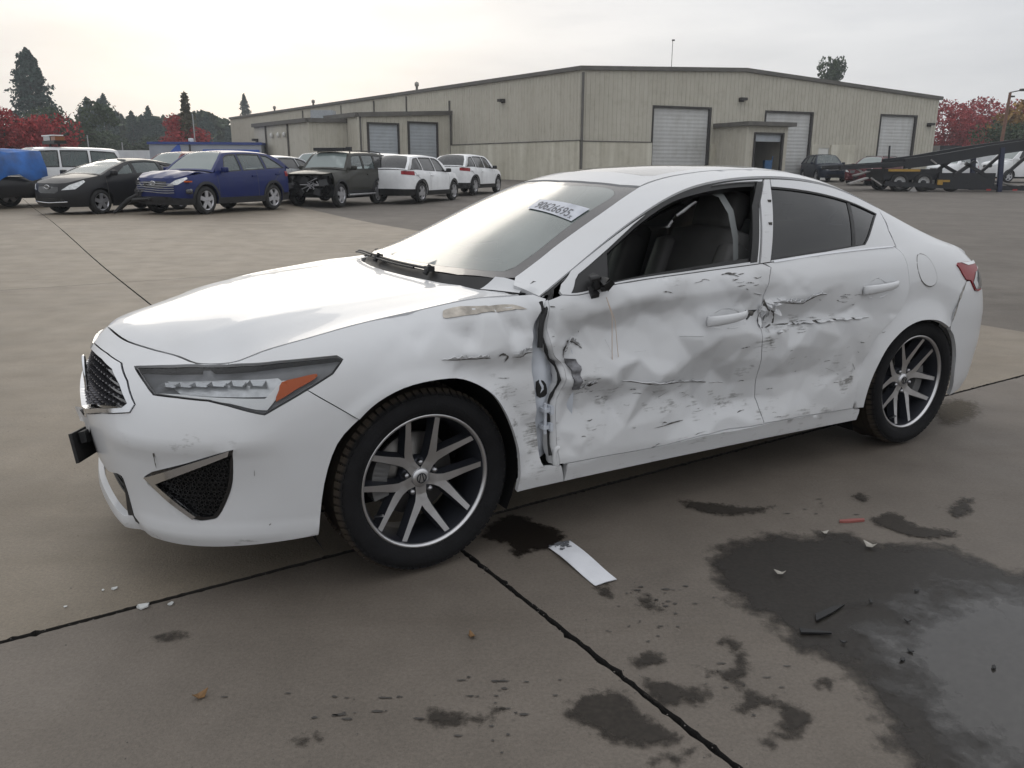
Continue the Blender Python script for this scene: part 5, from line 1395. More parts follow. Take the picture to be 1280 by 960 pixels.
    mb.build('valve', M_LUG, w)
    return w
def tyre_mat():
    m = mat('tyre', (.008, .008, .009), .85, spec=.25, var=.35, vscale=18, bump=.3, bscale=120)
    nt = m.node_tree; N, L = nt.nodes, nt.links; b = N['Principled BSDF']
    # dried mud on the tread face: keyed to the tyre's own radius
    tc = N.new('ShaderNodeTexCoord'); sp = N.new('ShaderNodeSeparateXYZ'); L.new(tc.outputs['Object'], sp.inputs[0])
    v = N.new('ShaderNodeCombineXYZ'); L.new(sp.outputs['X'], v.inputs['X']); L.new(sp.outputs['Z'], v.inputs['Z'])
    ln_ = N.new('ShaderNodeVectorMath'); ln_.operation = 'LENGTH'; L.new(v.outputs[0], ln_.inputs[0])
    nz = N.new('ShaderNodeTexNoise'); nz.inputs['Scale'].default_value = 9; nz.inputs['Detail'].default_value = 6; L.new(tc.outputs['Object'], nz.inputs['Vector'])
    ad = N.new('ShaderNodeMath'); ad.operation = 'MULTIPLY_ADD'; ad.inputs[1].default_value = .024; L.new(nz.outputs['Fac'], ad.inputs[0]); L.new(ln_.outputs['Value'], ad.inputs[2])
    r = N.new('ShaderNodeMapRange'); r.inputs['From Min'].default_value = .3235; r.inputs['From Max'].default_value = .331; r.inputs['To Max'].default_value = .45
    L.new(ad.outputs[0], r.inputs['Value'])
    mx = N.new('ShaderNodeMix'); mx.data_type = 'RGBA'; mx.inputs[7].default_value = (.085, .065, .045, 1)
    src = b.inputs['Base Color'].links[0].from_socket
    L.new(r.outputs[0], mx.inputs[0]); L.new(src, mx.inputs[6]); L.new(mx.outputs[2], b.inputs['Base Color'])
    return m
M_TYRE = tyre_mat()
wheel0 = make_wheel(0)
wheel0.location = (0, .745, .328); wheel0.rotation_euler = (0, 0, R(2.3))
for (x, y, rz, ry, z) in ((-2.67, .748, 0, R(36), .328), (0, -.745, math.pi + R(2.3), 0, .328), (-2.67, -.748, math.pi, 0, .328)):
    w = copy_tree(wheel0, car); w.location = (x, y, z); w.rotation_euler = (0, ry, rz)
    for c in w.children:
        if c.name.startswith('brake_caliper'): c.rotation_euler = (0, -ry + (math.pi if x < -1 else 0), 0)
# wheel arch liners
for sgn in (1, -1):
    for cx, cz, rr, nm in ((.02, .335, .385, 'f'), (-2.6, .31, .375, 'r')):
        mb = MB(); V = []
        an = np.linspace(R(-28), R(208), 30)
        ys = [.832, .78, .60, .52]
        for y in ys:
            k = 1.0
            for a in an: V.append((cx + rr * k * math.cos(a), sgn * y, cz + rr * k * math.sin(a)))
        n_ = len(an)
        F_ = [(i * n_ + j, i * n_ + j + 1, (i + 1) * n_ + j + 1, (i + 1) * n_ + j) for i in range(len(ys) - 1) for j in range(n_ - 1)]
        mb.add(V, F_, 0, True)
        mb.add([(cx + rr * math.cos(a), sgn * .52, cz + rr * math.sin(a)) for a in an], [tuple(range(n_))])
        mb.build('arch_liner', M_LINER, car)
# ------------------------------------------------------------------ parked vehicles
def sstep(t): t = np.clip(t, 0, 1); return t * t * (3 - 2 * t)
def zg(x, y):
    """the yard falls very gently towards the camera"""
    x = np.asarray(x, float); y = np.asarray(y, float)
    return .14 * sstep((-x - 3) / 5) * sstep((y - 9) / 11) * (1 - sstep((y - 26) / 20)) + .60 * np.clip((y - 26) / 30, 0, 1)

class Body:
    """outer skin of an ordinary car: a band round the sides, a bonnet, a greenhouse and a roof"""
    def __init__(b, fo, wb, ro, hw, zc, nose_z, cowl_z, belt_f, belt_r, tail_z, roof_z, rw, x_wb, x_wt, x_re, x_rb, nose_r=.55, tail_r=.35, lean=.05, crown=.05, hood_crown=.05):
        b.wb, b.hw, b.fo, b.ro = wb, hw, fo, ro
        xt = -wb - ro
        pl = [(fo, 0), (fo - .02, .42 * hw), (fo - .09 * nose_r / .55, .70 * hw), (fo - .30 * nose_r / .55, .90 * hw), (fo - .62 * nose_r / .55, .985 * hw), (-.1, hw)]
        pl += [(x, hw) for x in np.linspace(-.5, -wb + .2, 6)] + [(-wb - .1, hw)]
        pl += [(xt + .45 * tail_r / .35, .965 * hw), (xt + .17 * tail_r / .35, .88 * hw), (xt + .05, .68 * hw), (xt + .008, .36 * hw), (xt, 0)]
        pl = np.array(pl); b.pl = pl
        b.k = np.concatenate([[0], np.cumsum(np.hypot(*np.diff(pl, axis=0).T))])
        b.B = Spl(b.k, pl); b.send = float(b.k[-1])
        xs = pl[:, 0]
        ztop = np.interp(-xs, [-fo, -fo + .35, -x_wb - .05, -x_wb + .25, -x_rb, wb + ro], [nose_z, nose_z + (cowl_z - nose_z) * .45, cowl_z, belt_f, belt_r, tail_z])
        b.zt = Pch(b.k, ztop); b.zc = zc
        top = np.interp(-xs, [-fo, -fo + .4, -x_wb - .2, -x_wb + .2, wb + ro - .2, wb + ro], [.07, .10, .09, lean, lean, .06])
        b.top = Pch(b.k, top)
        b.w = np.array([0, .12, .30, .55, .75, .9, 1.0]); b.prof = np.array([.75, .35, .06, .0, .18, .50, 1.0])
        b.P = Pch(b.w, b.prof)
        b.E = Pch([-x_wb, -(x_wb * .45 + x_wt * .55), -x_wt, -(x_wt + x_re) / 2, -x_re, -(x_re * .45 + x_rb * .55), -x_rb],
                  np.array([(x_wb, hw - lean - .02, cowl_z), (x_wb * .45 + x_wt * .55, (hw + rw) / 2 - .03, cowl_z + (roof_z - cowl_z) * .56), (x_wt, rw + .02, roof_z - .075), ((x_wt + x_re) / 2, rw, roof_z - .04), (x_re, rw + .01, roof_z - .085), (x_re * .45 + x_rb * .55, (rw + hw) / 2 - .02, belt_r + (roof_z - belt_r) * .50), (x_rb, hw - lean - .05, belt_r + .01)]))
        b.x_wb, b.x_wt, b.x_re, b.x_rb, b.roof_z, b.cowl_z = x_wb, x_wt, x_re, x_rb, roof_z, cowl_z
        b.TC = Pch([xt, x_rb - .02, x_rb * .55 + x_re * .45, x_re, (x_wt + x_re) / 2, x_wt, x_wt * .5 + x_wb * .5, x_wb + .10, x_wb + .4],
                   [tail_z, belt_r + .05, belt_r + (roof_z - belt_r) * .58, roof_z - .02, roof_z + .01, roof_z - .02, (roof_z + cowl_z) * .5 + .03, cowl_z + .03, cowl_z + .0])
        b.HCR = hood_crown
        s = np.linspace(0, b.send, 500); c = b.Ftop(s); b.cs, b.cc = s, c
        b.sx = lambda x: float(np.interp(-x, -b.pl[1:-1, 0], b.k[1:-1]))
        b.ex0, b.ex1 = x_wb, x_rb
        b.s_wb = b.sx(x_wb); b.nose_z = nose_z
    def F(b, s, z):
        s = np.asarray(s, float); m = np.abs(s); over = m > b.send; m = np.where(over, 2 * b.send - m, m)
        sg = np.where(s < 0, -1, 1) * np.where(over, -1, 1)
        zt = b.zt(m); w = np.clip((np.asarray(z) - b.zc) / (zt - b.zc), 0, 1)
        e = 1e-3; p = b.B(m); t = b.B(m + e) - b.B(m - e); t /= np.linalg.norm(t, axis=-1, keepdims=True)
        n = np.stack([-t[..., 1], t[..., 0]], -1)
        d = np.where(w < .5, b.P(w) * .06, b.P(w) * b.top(m))
        return np.stack([p[..., 0] + n[..., 0] * d, sg * (p[..., 1] + n[..., 1] * d), np.asarray(z) + 0 * m], -1)
    def Ftop(b, s): return b.F(s, b.zt(np.asarray(s, float)))
    def edge(b):
        k = b.cs <= b.s_wb; return b.cc[k]
    def H(b, x, y):
        c = b.edge(); x = np.asarray(x, float); y = np.asarray(y, float)
        ye = np.interp(-x, -c[:, 0], c[:, 1]); ze = np.interp(-x, -c[:, 0], c[:, 2]); q = np.clip(np.abs(y) / np.maximum(ye, 1e-4), 0, 1)
        z = ze + b.HCR * (1 - q ** 2.5) * np.clip((c[0, 0] - x) / .3, 0, 1) ** .6
        return np.stack([x + 0 * y, y + 0 * x, z], -1)
    def T(b, x, y):
        x = np.asarray(x, float); y = np.asarray(y, float); xe = np.clip(x, b.ex1, b.ex0)
        e = b.E(-xe); q = np.clip(np.abs(y) / np.maximum(e[..., 1], 1e-4), 0, 1.2)
        return np.stack([x + 0 * y, y + 0 * x, e[..., 2] + (b.TC(x) - e[..., 2]) * (1 - q ** 2.6)], -1)
    def G(b, x, h):
        x = np.asarray(x, float); t = np.asarray(h, float) / .5; x, t = np.broadcast_arrays(x, t)
        s = np.interp(-x, -b.pl[1:-1, 0], b.k[1:-1]); p = b.Ftop(s); e = b.E(-np.clip(x, b.ex1, b.ex0)); u = t[..., None]
        P = p * (1 - u) + e * u; P[..., 1] += .06 * t * (1 - t) * np.clip((e[..., 2] - p[..., 2]) / .4, 0, 1); return P

def flip2(fn): return lambda a, b: fn(a, b) * np.array([1, -1, 1])
WHEELS = {}
def road_wheel(r, w, style, parent, tyre_m, rim_m):
    o = empty('wheel'); o.parent = parent
    mb = MB(); mb.lathe([(-w / 2 + .01, r * .68), (-w / 2, r * .80), (-w / 2 + .015, r * .95), (-w / 4, r), (w / 4, r), (w / 2 - .015, r * .95), (w / 2, r * .80), (w / 2 - .015, r * .68)], 32); mb.build('tyre', tyre_m, o)
    mb = MB(); y0 = w / 2 - .012
    mb.lathe([(y0, r * .685), (y0 - .006, r * .64), (y0 - .04, r * .60), (-w / 2, r * .60)], 32); mb.build('rim', rim_m, o)
    mb = MB(); mb.lathe([(y0 - .075, 0), (y0 - .075, r * .62)], 20); mb.build('brake_disc', M_LINER, o)
    n, wd = style
    for k in range(n):
        a = 2 * math.pi * (k + .25) / n; mb = MB()
        p = [Vector((math.cos(a) * q, yy, math.sin(a) * q)) for q, yy in ((r * .08, y0 - .012), (r * .66, y0 - .008))]
        mb.bar(p[0], p[1], wd * r, .03, up=(0, 1, 0)); mb.build('spoke', rim_m, o)
    mb = MB(); mb.lathe([(y0 - .05, r * .17), (y0 - .004, r * .15), (y0, 0)], 16); mb.build('hub_cap', rim_m, o)
    return o
M_T2 = mat('old_tyre', (.016, .016, .016), .8, var=.3, vscale=12)
M_R2 = mat('painted_alloy', (.48, .48, .50), .32, metal=.8, var=.1)
M_R3 = mat('dull_alloy', (.33, .33, .34), .4, metal=.7, var=.2)
M_CLAD = mat('grey_cladding', (.014, .0145, .016), .6, var=.25, vscale=8)
M_LAMP = mat('lamp_lens', (.60, .62, .63), .12, coat=1, var=.2, vscale=20)
M_GLC = glass_mat('misty_glass', (.60, .68, .66), .42, (.30, .36, .35), .04)
M_GLS = glass_mat('clear_side_glass', (.55, .64, .62), .55, (.13, .17, .17), .03)
M_GLD = glass_mat('dark_glass', (.08, .09, .10), .3, (.006, .007, .008), .12)
def vehicle(name, label, cat, B, loc, yaw, paint, wr=.34, style=(5, .24), rim=None, glass=None, side_glass=None, rear_glass=None, clad=None, group=None, lamps='wrap', grille=True,
            pillars=(.34, .66), no_front=False, rails=False, bump_z=.42, tail_w=(.30, .16), hood_disp=None, plain=False, headlamp=None, tail_z0=None, mirror_m=None, arch_top=None, rear_win=True):
    root = empty(name, (*loc, float(zg(loc[0], loc[1])) if len(loc) == 2 else 0) if len(loc) == 2 else loc, yaw)
    tag(root, label, cat, group)
    glass = glass or M_GLC; side_glass = side_glass or M_GLS; rear_glass = rear_glass or M_GLD; rim = rim or M_R2
    ar = arch_top or wr * 1.16
    def arch(cx, n=12):
        sc = B.sx(cx); out = []
        a0 = math.asin(max(-1, min(1, (B.zc - wr) / ar)))
        for a in np.linspace(math.pi - a0, a0, n):       # from the rear foot over the top to the front foot
            out.append((B.sx(cx + ar * math.cos(a)), wr + ar * math.sin(a)))
        return out
    fa, ra = arch(0.0), arch(-B.wb)
    S0 = B.send
    top = [(s, float(B.zt(np.array([s]))[0])) for s in np.linspace(0, S0, 46)]
    ztl = lambda s: float(B.zt(np.array([s]))[0])
    low = [(S0, B.zc)] + ra + fa + [(0, B.zc)]
    half = top + low
    s_nose = B.sx(.55 * B.fo) if no_front else 0
    for sg in (1, -1):
        fn = B.F if sg > 0 else flip2(B.F)
        if no_front:
            h2 = [(s, z) for s, z in half if s >= s_nose]
            h2 = [(s_nose, ztl(s_nose))] + [p for p in top if p[0] > s_nose] + [(S0, B.zc)] + ra + [p for p in fa if p[0] > s_nose]
            bd = panel('body', fn, h2, paint, root, [], .10, None, .03, 0)
        else:
            bd = panel('body', fn, half, paint, root, [], .10, None, .03, 0)
        # door shut lines and handles
        lines = []
        x0 = B.x_wb - .10; x1 = B.x_wb + (B.x_rb - B.x_wb) * .52; x2 = B.x_wb + (B.x_rb - B.x_wb) * .86
        mb = MB()
        for (xa, xb) in ((x0, x0 - .02), (x1, x1 - .02), (x2, max(x2, -B.wb + ar + .04))):
            line = [(B.sx(xa), ztl(B.sx(xa)) - .01), (B.sx((xa + xb) / 2), (ztl(B.sx(xa)) + B.zc) / 2 + .05), (B.sx(xb), B.zc + .08)]
            q, f = strip('x', fn, line, .012, None, None, .004, None, False); mb.add(q, f)
        mb.build('door_seam', M_TEAR, root)
        for xh in (x1 + .14, x2 + .20):
            s = B.sx(xh); z = ztl(s) - .13; p = fn(np.array([s]), np.array([z]))[0]; mb = MB(); mb.box(p + np.array([0, .012 * sg, 0]), (.20, .035, .032)); mb.build('door_handle', paint, root)
        if clad is not None:
            cz = B.zc + .16
            for seg in ([(s, B.zc) for s in np.linspace(fa[0][0], ra[-1][0], 8)], ):
                panel('sill_cladding', fn, seg + [(s, cz) for s, _ in seg[::-1]], clad, root, [], .12, None, .01, 0, lift=.012)
            for af in (fa, ra):
                c0 = np.mean([p[0] for p in af]); out = [(c0 + (s - c0) * 1.17, min(wr + (z - wr) * 1.17, ztl(c0) - .02) if z > wr else z) for s, z in af]
                panel('arch_cladding', fn, af + out[::-1], clad, root, [], .10, None, .01, 0, lift=.012)
            panel('rear_bumper_trim', fn, [(S0, B.zc), (ra[0][0], B.zc), (ra[0][0], B.zc + .22), (S0, B.zc + .24)], clad, root, [], .12, None, .01, 0, lift=.012)
            if not no_front: panel('front_bumper_trim', fn, [(0, B.zc), (fa[-1][0], B.zc), (fa[-1][0], B.zc + .16), (0, B.zc + .20)], clad, root, [], .12, None, .01, 0, lift=.012)
        # lamps
        if not no_front:
            hz = ztl(B.k[2]); hl = headlamp or (.26, .95, .14, .02)
            panel('headlight', fn, [(B.sx(B.fo - hl[0] * 0 - .02) + hl[0], hz - .06), (hl[1], ztl(hl[1]) - .03), (hl[1] + .02, ztl(hl[1]) - .07), (hl[1] - .25, hz - .06 - hl[2] * .8), (hl[0] + .15, hz - .06 - hl[2])], M_LAMP, root, [], .07, None, .02, 0, lift=.008)
        tz = tail_z0 or ztl(S0) - .05
        panel('tail_light', fn, [(S0 - B.hw * .62, tz), (S0 - B.hw - tail_w[0] * .55, tz - .01), (S0 - B.hw - tail_w[0] * .50, tz - tail_w[1]), (S0 - B.hw * .62, tz - tail_w[1] * .75)], M_RED, root, [], .07, None, .02, 0, lift=.010)
        # cabin side with its windows
        gx = np.linspace(B.x_wb - .02, B.x_rb + .02, 30)
        op = [(float(x), .5) for x in gx[1:-1]]
        cab = [(float(x), 0.0) for x in gx] + op[::-1]
        span = B.x_wb - B.x_rb
        def win(xa0, xa1, xb0, xb1): return [(xa0, .045), (xa1, .44), (xb1, .44), (xb0, .045)]
        wxs = [B.x_wb - .20, B.x_wb - span * pillars[0] - .02, B.x_wb - span * pillars[1], B.x_rb + .16]
        wins = []
        t_at = lambda x, m: m
        f_top0 = B.x_wt * .70 + B.x_wb * .30
        edges = [(wxs[0] - .06, f_top0 - .10)]
        w1 = [(wxs[0] - .12, .04), (f_top0 - .08, .40), (B.x_wt - .12, .445), (wxs[1] - .02, .445), (wxs[1] + .03, .04)]
        w2 = [(wxs[1] - .06, .04), (wxs[1] - .09, .445), (wxs[2] + .02, .445), (wxs[2] + .05, .04)]
        w3 = [(wxs[2] - .04, .05), (wxs[2] - .07, .44), (B.x_re + .10, .43), (B.x_re * .5 + B.x_rb * .5 + .06, .22), (B.x_rb + .26, .06)]
        wins = [w1, w2] + ([w3] if rear_win and (wxs[2] - .12 - (B.x_rb + .26)) > .12 else [])
        fnG = B.G if sg > 0 else flip2(B.G)
        panel('cabin_side', fnG, cab, paint, root, wins, .08, None, .02, 0)
        for k_, w_ in enumerate(wins):
            panel('side_window', fnG, w_, side_glass if k_ < 2 else rear_glass, root, [], .12, None, 0, .001, lift=-.012)
            panel('window_frame', fnG, offset(densify(w_, .08), -.012), M_BLACK, root, [offset(densify(w_, .08), .014)], .08, None, .004, 0, lift=.003)
        # mirror
        p = fnG(np.array([B.x_wb - .32]), np.array([.06]))[0]; mb = MB()
        cushion(mb, p + np.array([.02, .13 * sg, .05]), (.10, .20, .15)); mb.bar(p, p + np.array([.02, .10 * sg, .03]), .05, .04); mb.build('mirror', mirror_m or paint, root)
        if rails:
            mb = MB(); pts = [B.T(np.array([x]), np.array([(float(B.E(np.array([-x]))[0, 1]) - .08)]))[0] * np.array([1, sg, 1]) + np.array([0, 0, .05]) for x in np.linspace(B.x_wt - .15, B.x_re, 6)]
            mb.tube(pts, .018, 6); mb.bar(pts[0], pts[0] - np.array([0, 0, .06]), .03); mb.bar(pts[-1], pts[-1] - np.array([0, 0, .06]), .03); mb.build('roof_rail', M_BLACK, root)
    # bonnet, roof and the two screens
    c = B.edge()
    hp = [(x, y) for x, y, _ in c[::6] if x > B.x_wb + .08]
    hp = hp + [(B.x_wb + .07, float(np.interp(-(B.x_wb + .07), -c[:, 0], c[:, 1])))]
    hood_p = hp + [(x, -y) for x, y in hp[::-1] if y > .001]
    panel('hood', B.H, hood_p, paint, root, [], .10, hood_disp, .03, .004)
    ye = lambda x: float(B.E(np.array([-x]))[0, 1])
    X = np.linspace(B.x_wb, B.x_rb, 44)
    rp = [(float(x), ye(x)) for x in X]; rp = rp + [(x, -y) for x, y in rp[::-1]]
    w0, w1_ = B.x_wb - .06, B.x_wt - .02
    wsp = [(w0, ye(w0) - .09), ((w0 + w1_) / 2, ye((w0 + w1_) / 2) - .08), (w1_, ye(w1_) - .10)]; wsp = wsp + [(x + .05, -y) for x, y in [(w1_, 0)]] * 0 + [(x, -y) for x, y in wsp[::-1]]
    r0, r1 = B.x_re - .05, B.x_rb + .03
    rsp = [(r0, ye(r0) - .10), ((r0 + r1) / 2, ye((r0 + r1) / 2) - .09), (r1, ye(r1) - .10)]; rsp = rsp + [(x, -y) for x, y in rsp[::-1]]
    panel('roof', B.T, rp, paint, root, [wsp, rsp], .08, None, .02, 0)
    panel('windshield', B.T, wsp, glass, root, [], .10, None, 0, .001, lift=-.008)
    panel('rear_window', B.T, rsp, rear_glass, root, [], .10, None, 0, .001, lift=-.008)
    # cowl strip, tail deck, floor, dark cabin
    mb = MB(); mb.box((B.x_wb + .03, 0, B.cowl_z - .02), (.22, 2 * (B.hw - .16), .03)); mb.build('cowl_panel', M_BLACK, root)
    s_r = B.sx(B.x_rb); ck = B.cc[B.cs >= s_r]
    if len(ck) > 4:
        dk = [(x, y) for x, y, _ in ck[::6]]; dk = dk + [(x, -y) for x, y in dk[::-1] if y > .001]
        zz = lambda x, y: np.stack([x + 0 * y, y + 0 * x, np.interp(-np.asarray(x, float), -ck[:, 0], ck[:, 2]) + .045 * (1 - np.clip(np.abs(y) / B.hw, 0, 1) ** 2)], -1)
        panel('tail_deck', zz, dk, paint, root, [], .12, None, .01, 0)
    mb = MB(); mb.box((-B.wb / 2, 0, .30), (B.wb - 2 * ar, 2 * B.hw - .16, .10)); mb.box((-B.wb / 2, 0, .36), (B.wb + .9, .9, .12)); mb.box((-B.wb / 2 - .2, 0, .62), (B.wb - .9, 2 * B.hw - .24, .5))
    mb.build('underbody', M_LINER, root)
    for sx_ in (-.36, .36):
        mb = MB(); cushion(mb, (B.x_wb - 1.02, sx_, B.cowl_z - .05), (.16, .48, .62), Matrix.Rotation(R(-14), 3, 'Y')); cushion(mb, (B.x_wb - 1.10, sx_, B.cowl_z + .34), (.10, .26, .18)); mb.build('seat', M_SEAT, root)
    for sg in (1, -1):
        for cx in (0, -B.wb):
            mb = MB(); an = np.linspace(R(-10), R(190), 14)
            V = [(cx + ar * .985 * math.cos(a), sg * y, wr + ar * .985 * math.sin(a)) for y in (B.hw - .05, B.hw - .35) for a in an]; n_ = len(an)
            mb.add(V, [(j, j + 1, n_ + j + 1, n_ + j) for j in range(n_ - 1)], 0, True); mb.add(V[n_:], [tuple(range(n_))]); mb.build('arch_liner', M_LINER, root)
    if grille and not no_front:
        zg0 = ztl(0)
        gp = [(0, zg0 - .07), (B.hw * .42, zg0 - .08), (B.hw * .40, zg0 - .20), (B.hw * .28, zg0 - .24), (0, zg0 - .24)]; gp2 = [(-a, b_) for a, b_ in gp[::-1]]
        panel('grille', B.F, gp + gp2, M_GLOSSB, root, [], .08, None, .012, 0, lift=.006)
        lp = [(0, B.zc + .22), (B.hw * .55, B.zc + .20), (B.hw * .62, B.zc + .10), (0, B.zc + .06)]; lp2 = [(-a, b_) for a, b_ in lp[::-1]]
        panel('lower_grille', B.F, lp + lp2, M_BLACK, root, [], .08, None, .012, 0, lift=.016)
    w0_ = road_wheel(wr, .215, style, root, M_T2, rim); w0_.location = (0, B.hw - .13, wr)
    for (x, y, a) in ((-B.wb, B.hw - .13, 0), (0, -B.hw + .13, math.pi), (-B.wb, -B.hw + .13, math.pi)):
        w = copy_tree(w0_, root); w.location = (x, y, wr); w.rotation_euler = (0, rng.uniform(0, 1.2), a)
    return root
# ------------------------------------------------------------------ ground: slabs, asphalt, wet patches
GA = np.array([.840, .543]); GB = np.array([-.543, .840]); GP0 = np.array([-.16, 2.67])   # directions across and along the concrete lane
def ab2xy(a, b): return GP0 + np.outer(np.atleast_1d(a), GA) + np.outer(np.atleast_1d(b), GB)
def ground_mat(name, c0, c1, stain, rough, scale, bump, streak=(1, 1, 1), dots=.5):
    m = bpy.data.materials.new(name); m.use_nodes = True
    nt = m.node_tree; N, L = nt.nodes, nt.links; b = N['Principled BSDF']; b.inputs['Specular IOR Level'].default_value = .5
    tc = N.new('ShaderNodeTexCoord')
    def noise(s, d, r=.5, mp=None):
        n = N.new('ShaderNodeTexNoise'); n.inputs['Scale'].default_value = s; n.inputs['Detail'].default_value = d; n.inputs['Roughness'].default_value = r
        src = tc.outputs['Object']
        if mp:
            q = N.new('ShaderNodeMapping'); q.inputs['Scale'].default_value = mp; q.inputs['Rotation'].default_value = (0, 0, R(-12)); L.new(src, q.inputs['Vector']); src = q.outputs['Vector']
        L.new(src, n.inputs['Vector']); return n.outputs['Fac']
    def ramp(f, a, b_, ca, cb):
        r = N.new('ShaderNodeValToRGB'); r.color_ramp.elements[0].position = a; r.color_ramp.elements[1].position = b_
        r.color_ramp.elements[0].color = (*ca, 1); r.color_ramp.elements[1].color = (*cb, 1); L.new(f, r.inputs['Fac']); return r.outputs['Color']
    def mulc(a, b_, f=1.0):
        x = N.new('ShaderNodeMix'); x.data_type = 'RGBA'; x.blend_type = 'MULTIPLY'; x.inputs[0].default_value = f; L.new(a, x.inputs[6]); L.new(b_, x.inputs[7]); return x.outputs[2]
    base = ramp(noise(.45, 8, .6), .32, .7, c0, c1)
    med = ramp(noise(2.6, 8, .65), .3, .72, (.80, .785, .765), (1.10, 1.085, 1.07))
    stz = ramp(noise(.9, 9, .7, streak), .52, .74, (1, 1, 1), stain)
    fine = ramp(noise(90, 4, .7), .25, .75, (.74, .74, .74), (1.20, 1.20, 1.20))
    grit = ramp(noise(240, 3, .7), .33, .43, (.58, .57, .56), (1, 1, 1))
    spot = ramp(noise(7, 5, .75), .24, .31, (.52, .50, .47), (1, 1, 1))
    pale = ramp(noise(170, 3, .7), .60, .70, (1, 1, 1), (1.35, 1.34, 1.30)); col = mulc(mulc(mulc(mulc(mulc(mulc(base, med), stz), fine), grit, .9), pale, .8), spot, dots)
    oi = N.new('ShaderNodeObjectInfo'); col = mulc(col, oi.outputs['Color'])      # tint from the object colour: slab rows nearer the camera are darker
    L.new(col, b.inputs['Base Color'])
    rr = N.new('ShaderNodeMapRange'); rr.inputs['To Min'].default_value = rough - .12; rr.inputs['To Max'].default_value = min(1, rough + .12); L.new(noise(3, 5), rr.inputs['Value']); L.new(rr.outputs[0], b.inputs['Roughness'])
    bp = N.new('ShaderNodeBump'); bp.inputs['Strength'].default_value = bump; bp.inputs['Distance'].default_value = .004
    h = N.new('ShaderNodeMath'); h.operation = 'ADD'; L.new(noise(120, 4, .7), h.inputs[0]); L.new(noise(30, 5, .6), h.inputs[1]); L.new(h.outputs[0], bp.inputs['Height']); L.new(bp.outputs[0], b.inputs['Normal'])
    MATS[name] = m
    return m
M_CONC = ground_mat('concrete', (.182, .156, .121), (.236, .205, .162), (.78, .75, .71), .66, 1, .45, (.35, 2.2, 1))
M_ASPH = ground_mat('asphalt', (.105, .093, .080), (.150, .135, .118), (.76, .75, .74), .85, 1, .8, (.35, 2.6, 1))
M_DIRT = ground_mat('soil', (.018, .016, .014), (.03, .027, .024), (.7, .7, .7), .9, 1, .5)

def sheet(name, poly, m, z, step=None, parent=None, kind='structure'):
    P = densify(poly, step) if step else np.array(poly, float)
    if step: v, f = triangulate(P, [], step)
    else: v, f = P, [tuple(range(len(P)))]
    co = [(x, y, float(zg(x, y)) + z) for x, y in v]
    me = bpy.data.meshes.new(name); me.from_pydata(co, [], [tuple(map(int, t)) for t in f]); me.update()
    bm = bmesh.new(); bm.from_mesh(me)
    for q in bm.faces:
        if q.normal.z < 0: q.normal_flip()
    bm.to_mesh(me); bm.free()
    o = link_mesh(name, me, m, parent)
    if kind and parent is None: o['kind'] = kind
    return o
# base earth out to the horizon, a little below everything
gx = [-900, -300, -120, -60, -30, -12, 0, 12, 30, 60, 120, 300, 900]; gy = [-60, -8, 0, 8, 14, 20, 26, 32, 40, 48, 56, 70, 100, 200, 500, 1400]
V = [(x, y, float(zg(x, y)) - .12) for y in gy for x in gx]; n_ = len(gx)
me = bpy.data.meshes.new('ground'); me.from_pydata(V, [], [(j * n_ + i, j * n_ + i + 1, (j + 1) * n_ + i + 1, (j + 1) * n_ + i) for j in range(len(gy) - 1) for i in range(n_ - 1)])
ground = tag(link_mesh('ground', me, M_DIRT), kind='structure')
